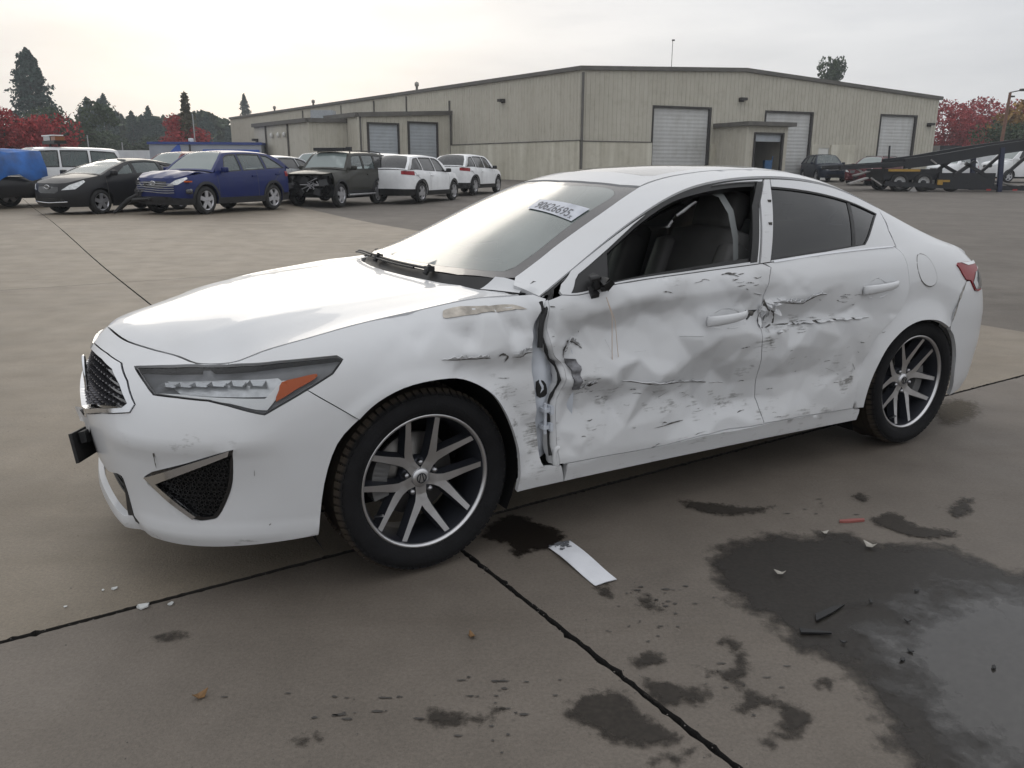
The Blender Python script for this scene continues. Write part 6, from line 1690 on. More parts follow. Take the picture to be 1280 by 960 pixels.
# concrete lane: slabs with open joints
lane = empty('concrete_yard'); tag(lane, kind='structure')
edge_a = lambda b: 6.10 + .047 * max(0.0, b)           # where the concrete stops and the asphalt starts
b_cuts = [-8.1, .255, 8.42, 16.6, 24.8, 33.0, 41.2]
a_cols = [(-18.9, -12.6), (-12.6, -6.3), (-6.3, 0), (0, None)]
rj = random.Random(5)
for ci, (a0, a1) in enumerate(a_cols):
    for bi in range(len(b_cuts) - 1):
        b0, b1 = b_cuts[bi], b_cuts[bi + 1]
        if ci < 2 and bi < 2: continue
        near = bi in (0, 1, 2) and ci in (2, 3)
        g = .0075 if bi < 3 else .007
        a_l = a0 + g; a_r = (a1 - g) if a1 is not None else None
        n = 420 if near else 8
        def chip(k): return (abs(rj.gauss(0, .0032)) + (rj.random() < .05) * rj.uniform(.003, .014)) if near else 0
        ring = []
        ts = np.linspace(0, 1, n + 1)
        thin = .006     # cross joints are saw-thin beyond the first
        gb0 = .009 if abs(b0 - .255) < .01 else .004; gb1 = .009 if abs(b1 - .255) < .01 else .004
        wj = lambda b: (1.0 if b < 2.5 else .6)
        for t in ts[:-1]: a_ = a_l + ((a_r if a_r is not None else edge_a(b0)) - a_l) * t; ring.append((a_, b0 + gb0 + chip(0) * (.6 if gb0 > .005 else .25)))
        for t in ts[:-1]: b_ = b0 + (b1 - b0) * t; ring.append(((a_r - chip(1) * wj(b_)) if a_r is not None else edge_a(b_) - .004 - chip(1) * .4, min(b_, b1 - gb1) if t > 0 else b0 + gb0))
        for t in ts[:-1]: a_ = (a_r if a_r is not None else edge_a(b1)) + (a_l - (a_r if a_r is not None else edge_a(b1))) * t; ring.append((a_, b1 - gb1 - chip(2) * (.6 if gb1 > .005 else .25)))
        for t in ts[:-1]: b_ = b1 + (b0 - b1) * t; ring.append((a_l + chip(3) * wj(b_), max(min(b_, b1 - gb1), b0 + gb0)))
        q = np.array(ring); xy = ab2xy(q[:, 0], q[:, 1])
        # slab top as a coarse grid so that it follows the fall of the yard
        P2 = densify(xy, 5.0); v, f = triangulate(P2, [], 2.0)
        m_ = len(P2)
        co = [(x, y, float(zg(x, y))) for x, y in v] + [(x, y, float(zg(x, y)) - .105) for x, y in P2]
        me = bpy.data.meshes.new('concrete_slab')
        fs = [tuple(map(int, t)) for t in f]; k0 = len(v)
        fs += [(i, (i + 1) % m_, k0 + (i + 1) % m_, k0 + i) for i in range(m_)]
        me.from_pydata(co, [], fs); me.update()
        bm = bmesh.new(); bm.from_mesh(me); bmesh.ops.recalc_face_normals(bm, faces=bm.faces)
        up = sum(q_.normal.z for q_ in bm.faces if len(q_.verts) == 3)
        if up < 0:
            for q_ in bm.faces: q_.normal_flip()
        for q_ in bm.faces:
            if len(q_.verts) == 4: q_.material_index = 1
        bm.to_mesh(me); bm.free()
        so = link_mesh('concrete_slab', me, [M_CONC, M_DIRT], lane); t_ = (.64 if b1 < .3 else (.88 if b1 < 9 else 1.0)) * rj.uniform(.97, 1.03); so.color = (t_, t_ * (1.0 if b1 < .3 else .985), t_ * (1.07 if b1 < .3 else .965), 1)  # tint steps darker by row towards the camera, with a small random spread
# asphalt beyond the lane
bs = np.linspace(-9, 62, 30)
inner = [tuple(ab2xy(edge_a(b) + .006 + .008 * rj.random(), b)[0]) for b in bs]
far_ = [(-55, 62), (-60, 120), (120, 120), (120, -30), (8, -8)]
sheet('asphalt', inner + [(-34, 66), (-50, 110), (110, 110), (110, -10), (10.5, -6)], M_ASPH, -.006, 3.5)
sheet('asphalt', [tuple(p) for p in ab2xy([-19.0, -60, -60, -19.0], [8, 8, 60, 60])], M_ASPH, -.010, 4.0)
sheet('asphalt', [tuple(p) for p in ab2xy([-60, 5.5, 5.5, -60], [41.3, 41.3, 62, 62])], M_ASPH, -.014, 4.0)

# ---- wet marks: thin sheets with ragged, soaked edges
def wet_mat(name, col, rough, edge, seed, amount=1.0, scale=18, bump=.15, spec=.5, nz_amt=.7):
    m = bpy.data.materials.new(name); m.use_nodes = True
    nt = m.node_tree; N, L = nt.nodes, nt.links; b = N['Principled BSDF']; out = N['Material Output']
    b.inputs['Roughness'].default_value = rough; b.inputs['Specular IOR Level'].default_value = spec
    tc = N.new('ShaderNodeTexCoord'); at = N.new('ShaderNodeAttribute'); at.attribute_name = 'edge'
    n = N.new('ShaderNodeTexNoise'); n.inputs['Scale'].default_value = scale; n.inputs['Detail'].default_value = 8; n.inputs['Roughness'].default_value = .68
    mp = N.new('ShaderNodeMapping'); mp.inputs['Location'].default_value = (seed, seed * 2, 0); L.new(tc.outputs['Object'], mp.inputs[0]); L.new(mp.outputs[0], n.inputs['Vector'])
    s = N.new('ShaderNodeMath'); s.operation = 'MULTIPLY_ADD'; s.inputs[1].default_value = 1 / edge; L.new(at.outputs['Fac'], s.inputs[0])
    k = N.new('ShaderNodeMath'); k.operation = 'MULTIPLY_ADD'; k.inputs[1].default_value = nz_amt * 3; k.inputs[2].default_value = -nz_amt * 1.9; L.new(n.outputs['Fac'], k.inputs[0]); L.new(k.outputs[0], s.inputs[2])
    c = N.new('ShaderNodeMapRange'); c.inputs['From Min'].default_value = .0; c.inputs['From Max'].default_value = .75; c.inputs['To Max'].default_value = amount; L.new(s.outputs[0], c.inputs['Value'])
    n2 = N.new('ShaderNodeTexNoise'); n2.inputs['Scale'].default_value = 70; n2.inputs['Detail'].default_value = 5; L.new(tc.outputs['Object'], n2.inputs['Vector'])
    r = N.new('ShaderNodeValToRGB'); r.color_ramp.elements[0].position = .3; r.color_ramp.elements[1].position = .75
    r.color_ramp.elements[0].color = (*[q * .7 for q in col], 1); r.color_ramp.elements[1].color = (*[q * 1.25 for q in col], 1); L.new(n2.outputs['Fac'], r.inputs['Fac']); L.new(r.outputs['Color'], b.inputs['Base Color'])
    if bump:
        bp = N.new('ShaderNodeBump'); bp.inputs['Strength'].default_value = bump; bp.inputs['Distance'].default_value = .003; L.new(n2.outputs['Fac'], bp.inputs['Height']); L.new(bp.outputs[0], b.inputs['Normal'])
    tr = N.new('ShaderNodeBsdfTransparent'); mx = N.new('ShaderNodeMixShader'); L.new(c.outputs[0], mx.inputs[0]); L.new(tr.outputs[0], mx.inputs[1]); L.new(b.outputs[0], mx.inputs[2]); L.new(mx.outputs[0], out.inputs['Surface'])
    MATS[name] = m
    return m
M_WET = wet_mat('wet_concrete', (.034, .029, .024), .6, .040, 3, .93, 34, nz_amt=1.0, spec=.2)
M_OIL = wet_mat('oil_stain', (.011, .008, .006), .45, .040, 7, .97, 30, nz_amt=1.0, spec=.25)
M_PUDW = wet_mat('soaked_concrete', (.026, .0225, .019), .5, .11, 5, .94, 14, .25, spec=.25)
M_WATER = wet_mat('water_film', (.040, .037, .034), .07, .24, 9, .93, 7, .03, .5, .8)
M_DUST = wet_mat('brown_dirt', (.075, .060, .040), .9, .12, 13, .75, 30)
def stain(name, poly, m, z, step=.02, closed=True, kind='structure', label=None):
    P2 = offset(densify(cr(poly, 3, True), step), -.010); v, f = triangulate(P2, [], step)
    d = dist_to(v, P2)
    me = bpy.data.meshes.new(name); me.from_pydata([(x, y, float(zg(x, y)) + z) for x, y in v], [], [tuple(map(int, t)) for t in f]); me.update()
    bm = bmesh.new(); bm.from_mesh(me)
    for q in bm.faces:
        if q.normal.z < 0: q.normal_flip()
    bm.to_mesh(me); bm.free()
    at = me.attributes.new('edge', 'FLOAT', 'POINT'); at.data.foreach_set('value', d.astype(np.float32))
    o = link_mesh(name, me, m); tag(o, kind=kind); return o
STAINS = dict(
 a=('o', [(-0.109, 2.897),(-0.025, 3.024),(0.063, 3.008),(0.125, 2.931),(0.204, 2.880),(0.209, 2.769),(0.145, 2.691),(0.086, 2.685),(0.047, 2.629),(-0.008, 2.655),(-0.032, 2.744),(-0.123, 2.792)]),
 b=('w', [(0.281, 2.444),(0.345, 2.460),(0.352, 2.365),(0.310, 2.346),(0.277, 2.381)]),
 c=('w', [(0.394, 2.335),(0.446, 2.411),(0.471, 2.344),(0.491, 2.286),(0.458, 2.267)]),
 d=('w', [(0.326, 2.012),(0.371, 2.067),(0.439, 2.066),(0.452, 2.026),(0.423, 1.981),(0.345, 1.974)]),
 e=('w', [(0.449, 2.011),(0.498, 2.003),(0.549, 2.007),(0.540, 1.988),(0.495, 1.988),(0.450, 1.992)]),
 f=('w', [(0.119, 1.783),(0.163, 1.851),(0.229, 1.892),(0.285, 1.891),(0.329, 1.864),(0.349, 1.801),(0.384, 1.757),(0.442, 1.712),(0.426, 1.674),(0.359, 1.649),(0.315, 1.644),(0.228, 1.675),(0.193, 1.716),(0.147, 1.749)]),
 g=('w', [(0.348, 1.916),(0.381, 1.944),(0.439, 1.933),(0.477, 1.904),(0.523, 1.914),(0.552, 1.866),(0.519, 1.816),(0.457, 1.810),(0.399, 1.801),(0.361, 1.850)]),
 h=('w', [(0.299, 1.622),(0.350, 1.641),(0.404, 1.655),(0.466, 1.668),(0.483, 1.643),(0.417, 1.603),(0.349, 1.593),(0.301, 1.598)]),
 i=('w', [(-0.240, 1.763),(-0.216, 1.807),(-0.170, 1.810),(-0.113, 1.791),(-0.051, 1.806),(-0.018, 1.822),(0.005, 1.790),(-0.058, 1.747),(-0.110, 1.726),(-0.193, 1.718),(-0.232, 1.739)]),
 j=('w', [(0.610, 2.136),(0.662, 2.161),(0.686, 2.122),(0.690, 2.053),(0.678, 1.964),(0.650, 1.914),(0.674, 1.879),(0.749, 1.844),(0.790, 1.802),(0.782, 1.758),(0.723, 1.687),(0.677, 1.676),(0.621, 1.645),(0.598, 1.687),(0.662, 1.737),(0.678, 1.802),(0.600, 1.768),(0.554, 1.797),(0.608, 1.859),(0.586, 1.914),(0.530, 1.954),(0.561, 1.991),(0.606, 1.991),(0.636, 2.053),(0.616, 2.094)]),
 k=('w', [(0.813, 1.899),(0.857, 1.952),(0.900, 1.937),(0.883, 1.884),(0.820, 1.878)]),
 l=('w', [(0.695, 3.173),(0.780, 3.172),(0.875, 3.146),(1.017, 3.111),(1.105, 3.127),(1.053, 3.046),(0.871, 3.000),(0.733, 3.065)]),
 m=('w', [(1.428, 2.988),(1.547, 3.065),(1.601, 3.025),(1.614, 2.933),(1.721, 2.896),(1.730, 2.831),(1.548, 2.798),(1.440, 2.913)]),
 n=('w', [(1.781, 3.163),(1.800, 3.096),(1.923, 3.213),(1.993, 3.221),(1.881, 3.031),(1.788, 2.992)]),
 o=('w', [(-1.082, 2.130),(-1.035, 2.164),(-0.971, 2.167),(-0.962, 2.125),(-1.034, 2.084)]),
 p=('w', [(-0.551, 1.685),(-0.522, 1.711),(-0.465, 1.708),(-0.452, 1.684),(-0.499, 1.656)]),
 q=('d', [(2.419, 4.574),(2.702, 4.798),(2.844, 4.654),(2.662, 4.333),(2.391, 4.161),(2.333, 4.307)]),
 r=('w', [(1.451, 3.217),(1.518, 3.270),(1.550, 3.208),(1.476, 3.132)]),
)
for k_, (t_, pl_) in STAINS.items():
    stain('wet_stain' if t_ == 'w' else ('oil_stain' if t_ == 'o' else 'dirt_patch'), pl_, {'w': M_WET, 'o': M_OIL, 'd': M_DUST}[t_], .004)
# droplets
mbd = []
for (cx, cy, n, sx_, sy_) in ((-0.422, 1.812, 16, .14, .05), (-0.046, 1.893, 14, .08, .04), (0.498, 2.375, 22, .09, .06), (0.389, 2.185, 14, .10, .05), (1.272, 3.036, 10, .2, .08), (0.657, 1.924, 16, .1, .06), (-0.003, 1.762, 10, .05, .05)):
    for _ in range(int(n)):
        x, y = rng.gauss(cx, sx_), rng.gauss(cy, sy_); r_ = rng.uniform(.0012, .0048); el_ = rng.uniform(1.0, 4.2)
        pts = [(x + r_ * el_ * math.cos(a) * rng.uniform(.5, 1.3), y + r_ * math.sin(a) * rng.uniform(.5, 1.4)) for a in np.linspace(0, 2 * math.pi, 10)[:-1]]
        mbd.append(pts)
mb = MB()
for p_ in mbd: mb.add([(x, y, float(zg(x, y)) + .003) for x, y in p_], [tuple(range(len(p_)))])
tag(mb.build('splash_drops', mat('damp_spot', (.045, .040, .036), .55, var=.3, vscale=30)), kind='stuff')
stain('puddle_edge', [(0.687, 2.699),(0.801, 2.811),(1.048, 2.916),(1.124, 2.865),(1.189, 2.922),(1.368, 2.899),(1.381, 2.814),(1.533, 2.812),(1.667, 2.777),(1.728, 2.672),(1.774, 2.616),(1.826, 2.586),(2.142, 2.497),(1.608, 1.584),(1.198, 1.279),(0.822, 1.318),(0.894, 1.587),(0.880, 1.672),(0.904, 1.742),(0.900, 1.814),(0.899, 1.881),(0.903, 1.963),(0.855, 1.997),(0.802, 2.020),(0.770, 2.109),(0.778, 2.165),(0.723, 2.256),(0.676, 2.373),(0.656, 2.480),(0.660, 2.583)], M_PUDW, .003, .03)
stain('puddle_water', [(0.945, 2.177),(1.069, 2.315),(1.202, 2.422),(1.283, 2.470),(1.394, 2.502),(1.522, 2.547),(1.639, 2.546),(1.801, 2.522),(2.093, 2.431),(1.570, 1.584),(1.179, 1.298),(0.891, 1.358),(0.954, 1.587),(0.949, 1.641),(0.949, 1.751),(0.942, 1.860),(0.943, 2.000),(0.946, 2.129)], M_WATER, .007, .03)

# loose grit along the joints and over the slabs
mb = MB(); rg = random.Random(21)
for i in range(1500):
    if i < 620: b_ = rg.uniform(-2.2, 7.5); a_ = rg.gauss(0, .022)
    elif i < 900: a_ = rg.uniform(-3.2, 4.5); b_ = .255 + rg.gauss(0, .02)
    else: a_ = rg.uniform(-2.5, 3.0); b_ = rg.uniform(-2.0, 3.0)
    x, y = ab2xy(a_, b_)[0]; r_ = rg.uniform(.0010, .0032) * (1.5 if rg.random() < .06 else 1); q = [(x + r_ * math.cos(t) * rg.uniform(.6, 1.3), y + r_ * math.sin(t) * rg.uniform(.6, 1.3), 0) for t in (0, 1.6, 3.1, 4.7)]
    mb.add(q + [(x, y, r_ * .9)], [(0, 1, 4), (1, 2, 4), (2, 3, 4), (3, 0, 4)])
tag(mb.build('grit', mat('grit_stone', (.11, .10, .09), .9, var=.6, vscale=200)), kind='stuff')
# ---- litter
def litter(name, label, cat, poly, z0, th, m, loc, rz=0, bend=0.0, group=None):
    mb = MB(); mb.prism(poly, 0, th)
    if bend: mb.v = [(x, y, z + bend * (abs(x) ** 1.5) * 6) for x, y, z in mb.v]
    o = mb.build(name, m); o.location = (loc[0], loc[1], float(zg(*loc)) + z0); o.rotation_euler = (0, 0, rz); tag(o, label, cat, group); return o
a_, b_, c_, d_ = [np.array(p) for p in ((0.137, 2.717), (0.221, 2.769), (0.361, 2.482), (0.283, 2.439))]
M_SHEET = mat('dirty_white_sheet', (.66, .67, .70), .5, var=.06, vscale=14)
mb = MB(); n_ = 12
V = []
for i in range(n_ + 1):
    t = i / n_; p = a_ + (d_ - a_) * t; q = b_ + (c_ - b_) * t; z = .008 + .004 * math.sin(t * 5) + .006 * max(0, t - .8)
    V += [(p[0], p[1], z), ((p[0] + q[0]) / 2, (p[1] + q[1]) / 2, z + .003), (q[0], q[1], z + .001)]
V2 = [(x, y, z - .002) for x, y, z in V]
mb.add(V, [(i * 3 + k, i * 3 + k + 1, i * 3 + k + 4, i * 3 + k + 3) for i in range(n_) for k in (0, 1)], 0, True); mb.add(V2, [(i * 3 + k + 3, i * 3 + k + 4, i * 3 + k + 1, i * 3 + k) for i in range(n_) for k in (0, 1)], 0, True)
sh = mb.build('plastic_sheet', M_SHEET); tag(sh, 'white oblong sheet lying on the concrete beside the front wheel', 'sheet')
mb = MB()
for i in range(26):
    t, s_ = abs(rng.gauss(0, .10)), rng.uniform(.02, .98); p = a_ + (d_ - a_) * t + (b_ - a_) * s_ * (1 - t * .5); r_ = rng.uniform(.003, .013)
    mb.add([(p[0] + r_ * math.cos(a) * rng.uniform(.5, 1.3), p[1] + r_ * math.sin(a) * rng.uniform(.5, 1.3), .0150 - .0004 * i * 0 + t * .004) for a in np.linspace(0, 6.28, 7)[:-1]], [tuple(range(6))])
mb.build('grime', mat('grime', (.09, .095, .105), .7), sh)
M_SHARD = mat('white_shard', (.50, .51, .50), .35, var=.1)
M_LEAF = mat('dry_leaf', (.16, .085, .03), .7, var=.3, vscale=30)
M_PALE = mat('pale_leaf', (.36, .34, .30), .7, var=.2, vscale=30)
M_REDP = mat('red_plastic', (.24, .075, .065), .5)
sh_poly = [(-.028, -.012), (-.008, -.024), (.026, -.016), (.030, .010), (.006, .024), (-.024, .014)]
for lab, loc, rz, sc in (('largest white plastic shard beside the floor joint', (-1.177, 2.297), .3, 1.0), ('small white shard just right of the floor joint', (-1.097, 2.316), 1.2, .55), ('curved white shard above the floor joint', (-1.324, 2.413), .5, .55), ('tiny white crumb beside the curved shard', (-1.357, 2.403), 2.0, .3), ('thin white crumb nearest the left edge', (-1.426, 2.299), .1, .3)):
    litter('plastic_shard', lab, 'debris', [(x * sc * .62, y * sc * .62) for x, y in sh_poly], .001, .004 * sc + .001, M_SHARD, loc, rz, .4, 'white plastic shards by the joint')
leaf = [(-.022, 0), (-.010, -.010), (.006, -.011), (.022, -.001), (.008, .010), (-.010, .009)]
litter('fallen_leaf', 'brown curled leaf on dry concrete, bottom left', 'leaf', leaf, .002, .002, M_LEAF, (-0.824, 1.847), .8, .9)
litter('fallen_leaf', 'small tan leaf on concrete left of the long joint', 'leaf', [(x * .8, y * .8) for x, y in leaf], .002, .002, M_LEAF, (-0.118, 2.136), 2.0, .9)
litter('fallen_leaf', 'pale leaf at the far rim of the puddle', 'leaf', [(x * 1.1, y * 1.1) for x, y in leaf], .008, .002, M_PALE, (1.329, 2.727), 2.5, .9)
litter('fallen_leaf', 'pale curled leaf in the dark left part of the puddle', 'leaf', [(x * .9, y * .6) for x, y in leaf], .008, .002, M_PALE, (0.928, 2.517), 2.9, .9)
litter('fallen_leaf', 'tiny pale leaf at the top of the puddle', 'leaf', [(x * .7, y * .6) for x, y in leaf], .008, .002, M_PALE, (1.206, 2.843), .2, .9)
for lab, loc, rz in (('dark floating leaf far side of the water', (1.347, 2.405), .2), ('dark floating leaf in the middle of the bright water', (1.229, 2.220), 2.4), ('dark floating leaf near the left rim of the water', (0.984, 2.104), 2.7), ('dark floating leaf right of the black strip', (1.165, 2.335), 1.4), ('dark floating leaf nearest the camera', (1.161, 2.058), 2.2), ('dark leaf at the right of the water', (1.358, 1.979), 1.0), ('dark leaf between two others low in the water', (1.118, 2.015), .6)):
    litter('floating_leaf', lab, 'leaf', [(x * .5, y * .55) for x, y in leaf], .009, .002, M_BLACK, loc, rz, .6, 'leaves floating in the puddle')
litter('plastic_fragment', 'red lamp fragment on the concrete behind the puddle', 'debris', [(-.055, -.006), (-.02, -.012), (.05, -.008), (.058, .006), (.0, .010), (-.05, .007)], .001, .008, M_REDP, (1.361, 2.966), .15)
p0, p1 = np.array((0.877, 2.164)), np.array((0.967, 2.150)); d_ = p1 - p0; ang = math.atan2(d_[1], d_[0]); ln_ = float(np.hypot(*d_))
litter('plastic_strip', 'black wedge shaped strip at the rim of the water', 'debris', [(-ln_ / 2, -.014), (-ln_ / 2, .012), (ln_ / 2, .004), (ln_ / 2, -.002)], .007, .006, M_BLACK, tuple((p0 + p1) / 2), ang)
p0, p1 = np.array((0.939, 2.226)), np.array((1.072, 2.311)); d_ = p1 - p0; ang = math.atan2(d_[1], d_[0]); ln_ = float(np.hypot(*d_))
litter('plastic_strip', 'black curved strip lying just behind the wedge', 'debris', [(-ln_ / 2, -.012), (-ln_ * .3, .016), (ln_ * .2, .014), (ln_ / 2, .002), (.0, -.008)], .007, .006, M_BLACK, tuple((p0 + p1) / 2), ang)
# ------------------------------------------------------------------ warehouse and its annexes
def siding_mat(name, c0, c1, streak=.32):
    m = bpy.data.materials.new(name); m.use_nodes = True
    nt = m.node_tree; N, L = nt.nodes, nt.links; b = N['Principled BSDF']; b.inputs['Roughness'].default_value = .62; b.inputs['Specular IOR Level'].default_value = .3
    tc = N.new('ShaderNodeTexCoord')
    def noise(s, d, mp):
        q = N.new('ShaderNodeMapping'); q.inputs['Scale'].default_value = mp; L.new(tc.outputs['Object'], q.inputs['Vector'])
        n = N.new('ShaderNodeTexNoise'); n.inputs['Scale'].default_value = s; n.inputs['Detail'].default_value = d; n.inputs['Roughness'].default_value = .62; L.new(q.outputs[0], n.inputs['Vector']); return n.outputs['Fac']
    def ramp(f, a, b_, ca, cb):
        r = N.new('ShaderNodeValToRGB'); r.color_ramp.elements[0].position = a; r.color_ramp.elements[1].position = b_; r.color_ramp.elements[0].color = (*ca, 1); r.color_ramp.elements[1].color = (*cb, 1); L.new(f, r.inputs['Fac']); return r.outputs['Color']
    def mulc(a, b_, f=1.0):
        x = N.new('ShaderNodeMix'); x.data_type = 'RGBA'; x.blend_type = 'MULTIPLY'; x.inputs[0].default_value = f; L.new(a, x.inputs[6]); L.new(b_, x.inputs[7]); return x.outputs[2]
    col = mulc(ramp(noise(.35, 6, (1, 1, 1)), .3, .7, c0, c1), ramp(noise(1.0, 6, (2.6, 2.6, .16)), .34, .72, (.72, .70, .66), (1.05, 1.05, 1.05)), streak)
    col = mulc(col, ramp(noise(2.2, 7, (1, 1, 1)), .25, .5, (.86, .85, .83), (1, 1, 1)))
    L.new(col, b.inputs['Base Color']); MATS[name] = m
    return m
M_SIDE = siding_mat('beige_siding', (.45, .428, .365), (.50, .478, .412))
M_BLOCK = siding_mat('stained_block', (.52, .50, .42), (.63, .61, .53), .9)
M_FASC = mat('dark_fascia', (.10, .095, .085), .6, var=.2, vscale=2)
M_ROOF = mat('metal_roof', (.22, .21, .19), .5, var=.15, vscale=.6)
M_DOORW = siding_mat('white_roll_door', (.46, .465, .46), (.55, .555, .55), .45)
M_DOORG = siding_mat('grey_roll_door', (.34, .37, .40), (.40, .43, .46), .25)
M_DARK = mat('dark_opening', (.006, .006, .007), .9)
M_FRAME = mat('dark_door_frame', (.035, .032, .03), .7)
def wall_faces(mb, P, Q, z0, zl, zr, holes=(), mid=None, mi=0):
    """upright wall from P to Q with rectangular openings (s0,s1,z0,z1); zl/zr heights at the ends, mid=(s,z) a ridge"""
    P, Q = np.array(P, float), np.array(Q, float); Lw = np.hypot(*(Q - P)); D = (Q - P) / Lw
    poly = [(0, z0), (Lw, z0), (Lw, zr)] + ([mid] if mid else []) + [(0, zl)]
    H2 = [np.array([(a, c), (b, c), (b, d), (a, d)], float) for a, b, c, d in holes]
    V = [Vector(p) for p in poly] + [Vector(p) for h in H2 for p in h]
    Ed = [(i, (i + 1) % len(poly)) for i in range(len(poly))]; n = len(poly)
    for h in H2: Ed += [(n + i, n + (i + 1) % 4) for i in range(4)]; n += 4
    v, e, f, *_ = delaunay_2d_cdt(V, Ed, [], 0, 1e-6)
    v = np.array([(a.x, a.y) for a in v]); f = [t for t in f]
    keep = []
    for t in f:
        c = v[list(t)].mean(0)[None]
        if inside(c, np.array(poly, float))[0] and not any(inside(c, h)[0] for h in H2): keep.append(t)
    mb.add([(P[0] + D[0] * s, P[1] + D[1] * s, z) for s, z in v], keep, mi)
    return P, D, Lw
def ribs(mb, P, D, n, Lw, z0, ztop, pitch=.305, skip=()):
    k = int(Lw / pitch)
    for i in range(k + 1):
        s = i * pitch + .05
        if s > Lw - .05: break
        spans = [(z0, ztop(s))]
        for a, b, c, d in skip:
            if a - .03 < s < b + .03:
                new = []
                for lo, hi in spans:
                    if c > lo: new.append((lo, min(c, hi)))
                    if d < hi: new.append((max(d, lo), hi))
                spans = [q for q in new if q[1] - q[0] > .05]
        for lo, hi in spans:
            c = P + D * s
            w = .045; h = .035
            A = c - D * w; B = c + D * w; A2 = c - D * w * .45 + n * h; B2 = c + D * w * .45 + n * h
            V = [(A[0], A[1], lo), (B[0], B[1], lo), (B2[0], B2[1], lo), (A2[0], A2[1], lo), (A[0], A[1], hi), (B[0], B[1], hi), (B2[0], B2[1], hi), (A2[0], A2[1], hi)]
            mb.add(V, [(0, 3, 7, 4), (3, 2, 6, 7), (2, 1, 5, 6), (7, 6, 5, 4)])
def obox(mb, P, D, n, s0, s1, d0, d1, z0, z1, mi=0):
    """box in wall coordinates: along s, outward d"""
    q = [P + D * s + n * d for s, d in ((s0, d0), (s1, d0), (s1, d1), (s0, d1))]
    V = [(p[0], p[1], z) for z in (z0, z1) for p in q]
    mb.add(V, [(0, 1, 2, 3), (7, 6, 5, 4), (0, 4, 5, 1), (1, 5, 6, 2), (2, 6, 7, 3), (3, 7, 4, 0)], mi)
def roll_door(parent, P, D, n, s0, s1, z0, z1, m, slat=.23, frame=True):
    mb = MB(); k = int((z1 - z0) / slat)
    obox(mb, P, D, n, s0, s1, -.16, -.11, z0, z1); mb.build('roll_door', m, parent)
    d = parent.children[-1] if False else [c for c in parent.children if c.name.startswith('roll_door')][-1]
    mb = MB()
    for i in range(k):
        za = z0 + i * slat
        q0 = [P + D * s + n * dd for s, dd in ((s0, -.108), (s1, -.108), (s1, -.096), (s0, -.096))]
        V = [(q0[0][0], q0[0][1], za), (q0[1][0], q0[1][1], za), (q0[2][0], q0[2][1], za + slat * .5), (q0[3][0], q0[3][1], za + slat * .5), (q0[0][0], q0[0][1], za + slat * .96), (q0[1][0], q0[1][1], za + slat * .96)]
        mb.add(V, [(0, 1, 2, 3), (3, 2, 5, 4)])
    o = mb.build('slat', m, d); o['kind'] = 'stuff'
    if frame:
        mb = MB(); t = .16
        obox(mb, P, D, n, s0 - .10, s0, -.2, .05, z0, z1 + .12); obox(mb, P, D, n, s1, s1 + t, -.2, .05, z0, z1 + .12); obox(mb, P, D, n, s0, s1, -.2, .05, z1, z1 + .12)
        mb.build('door_frame', M_FRAME, parent)
def wall_light(parent, P, D, n, s, z):
    mb = MB(); obox(mb, P, D, n, s - .18, s + .18, 0, .10, z - .12, z + .12); obox(mb, P, D, n, s - .22, s + .22, .08, .38, z - .05, z + .12); mb.build('wall_light', M_FRAME, parent)
BZ = .56
A_, B_, C_ = np.array((3.98, 50.0)), np.array((30.85, 61.58)), np.array((-34.27, 102.4))
wh = empty('warehouse', (0, 0, 0)); tag(wh, 'long low-gabled beige metal warehouse behind the white sedan', 'building')
DG = (B_ - A_) / np.hypot(*(B_ - A_)); NG = np.array([DG[1], -DG[0]]); LG = 29.26
DL_ = (C_ - A_) / np.hypot(*(C_ - A_)); NL = np.array([-DL_[1], DL_[0]]); NL = NL if NL @ (-A_) > 0 else -NL; LL_ = 64.9
NG = NG if NG @ (-A_) > 0 else -NG
RS, RZ, EZ, EB = 11.78, 7.46, 7.02, 6.35
doors = [(5.07, 9.18, BZ, 4.95), (13.7, 17.5, BZ, 4.90), (23.82, 27.11, BZ, 4.95)]
pd = (18.4, 19.35, BZ, 2.72)
top_g_ = lambda s: (EZ + (RZ - EZ) * s / RS if s < RS else RZ + (EB - RZ) * (s - RS) / (LG - RS)) - .12
mb = MB(); wall_faces(mb, A_, B_, .3, EZ, EB, doors + [pd], (RS, RZ)); mb.build('wall', M_SIDE, wh)
mb = MB(); wall_faces(mb, A_, C_, .3, EZ, EZ); mb.build('wall', M_SIDE, wh)
mb = MB(); wall_faces(mb, B_, B_ + (C_ - A_), .3, EB, EB); wall_faces(mb, C_, C_ + (B_ - A_), .3, EZ, EB, (), (RS, RZ)); mb.build('wall', M_SIDE, wh)
for s_a, s_b, d_o, z_t in ((.0, 4.98, .14, 2.86), (9.36, 9.75, .14, 2.86), (19.45, 21.6, .10, 2.94), (17.75, 18.32, .10, 2.94)): mb = MB(); obox(mb, A_, DG, NG, s_a, s_b, .0, d_o, .3, z_t); mb.build('block_wall', M_BLOCK, wh)
for s_a, s_b in ((-.12, 14.3), (21.8, 64)): mb = MB(); obox(mb, A_, DL_, NL, s_a, s_b, 0, .14, .3, 2.90); mb.build('block_wall', M_BLOCK, wh)
mb = MB(); obox(mb, A_, DG, NG, -.1, 5.0, 0, .17, 2.86, 2.92); obox(mb, A_, DL_, NL, -.1, 14.3, 0, .17, 2.90, 2.96); mb.build('ledge', M_FASC, wh)
mb = MB()
ribs(mb, A_, DG, NG, LG, 2.5, top_g_, skip=[(a - .12, b + .18, c, d + .14) for a, b, c, d in doors] + [(18.3, 21.7, .3, 2.96)])
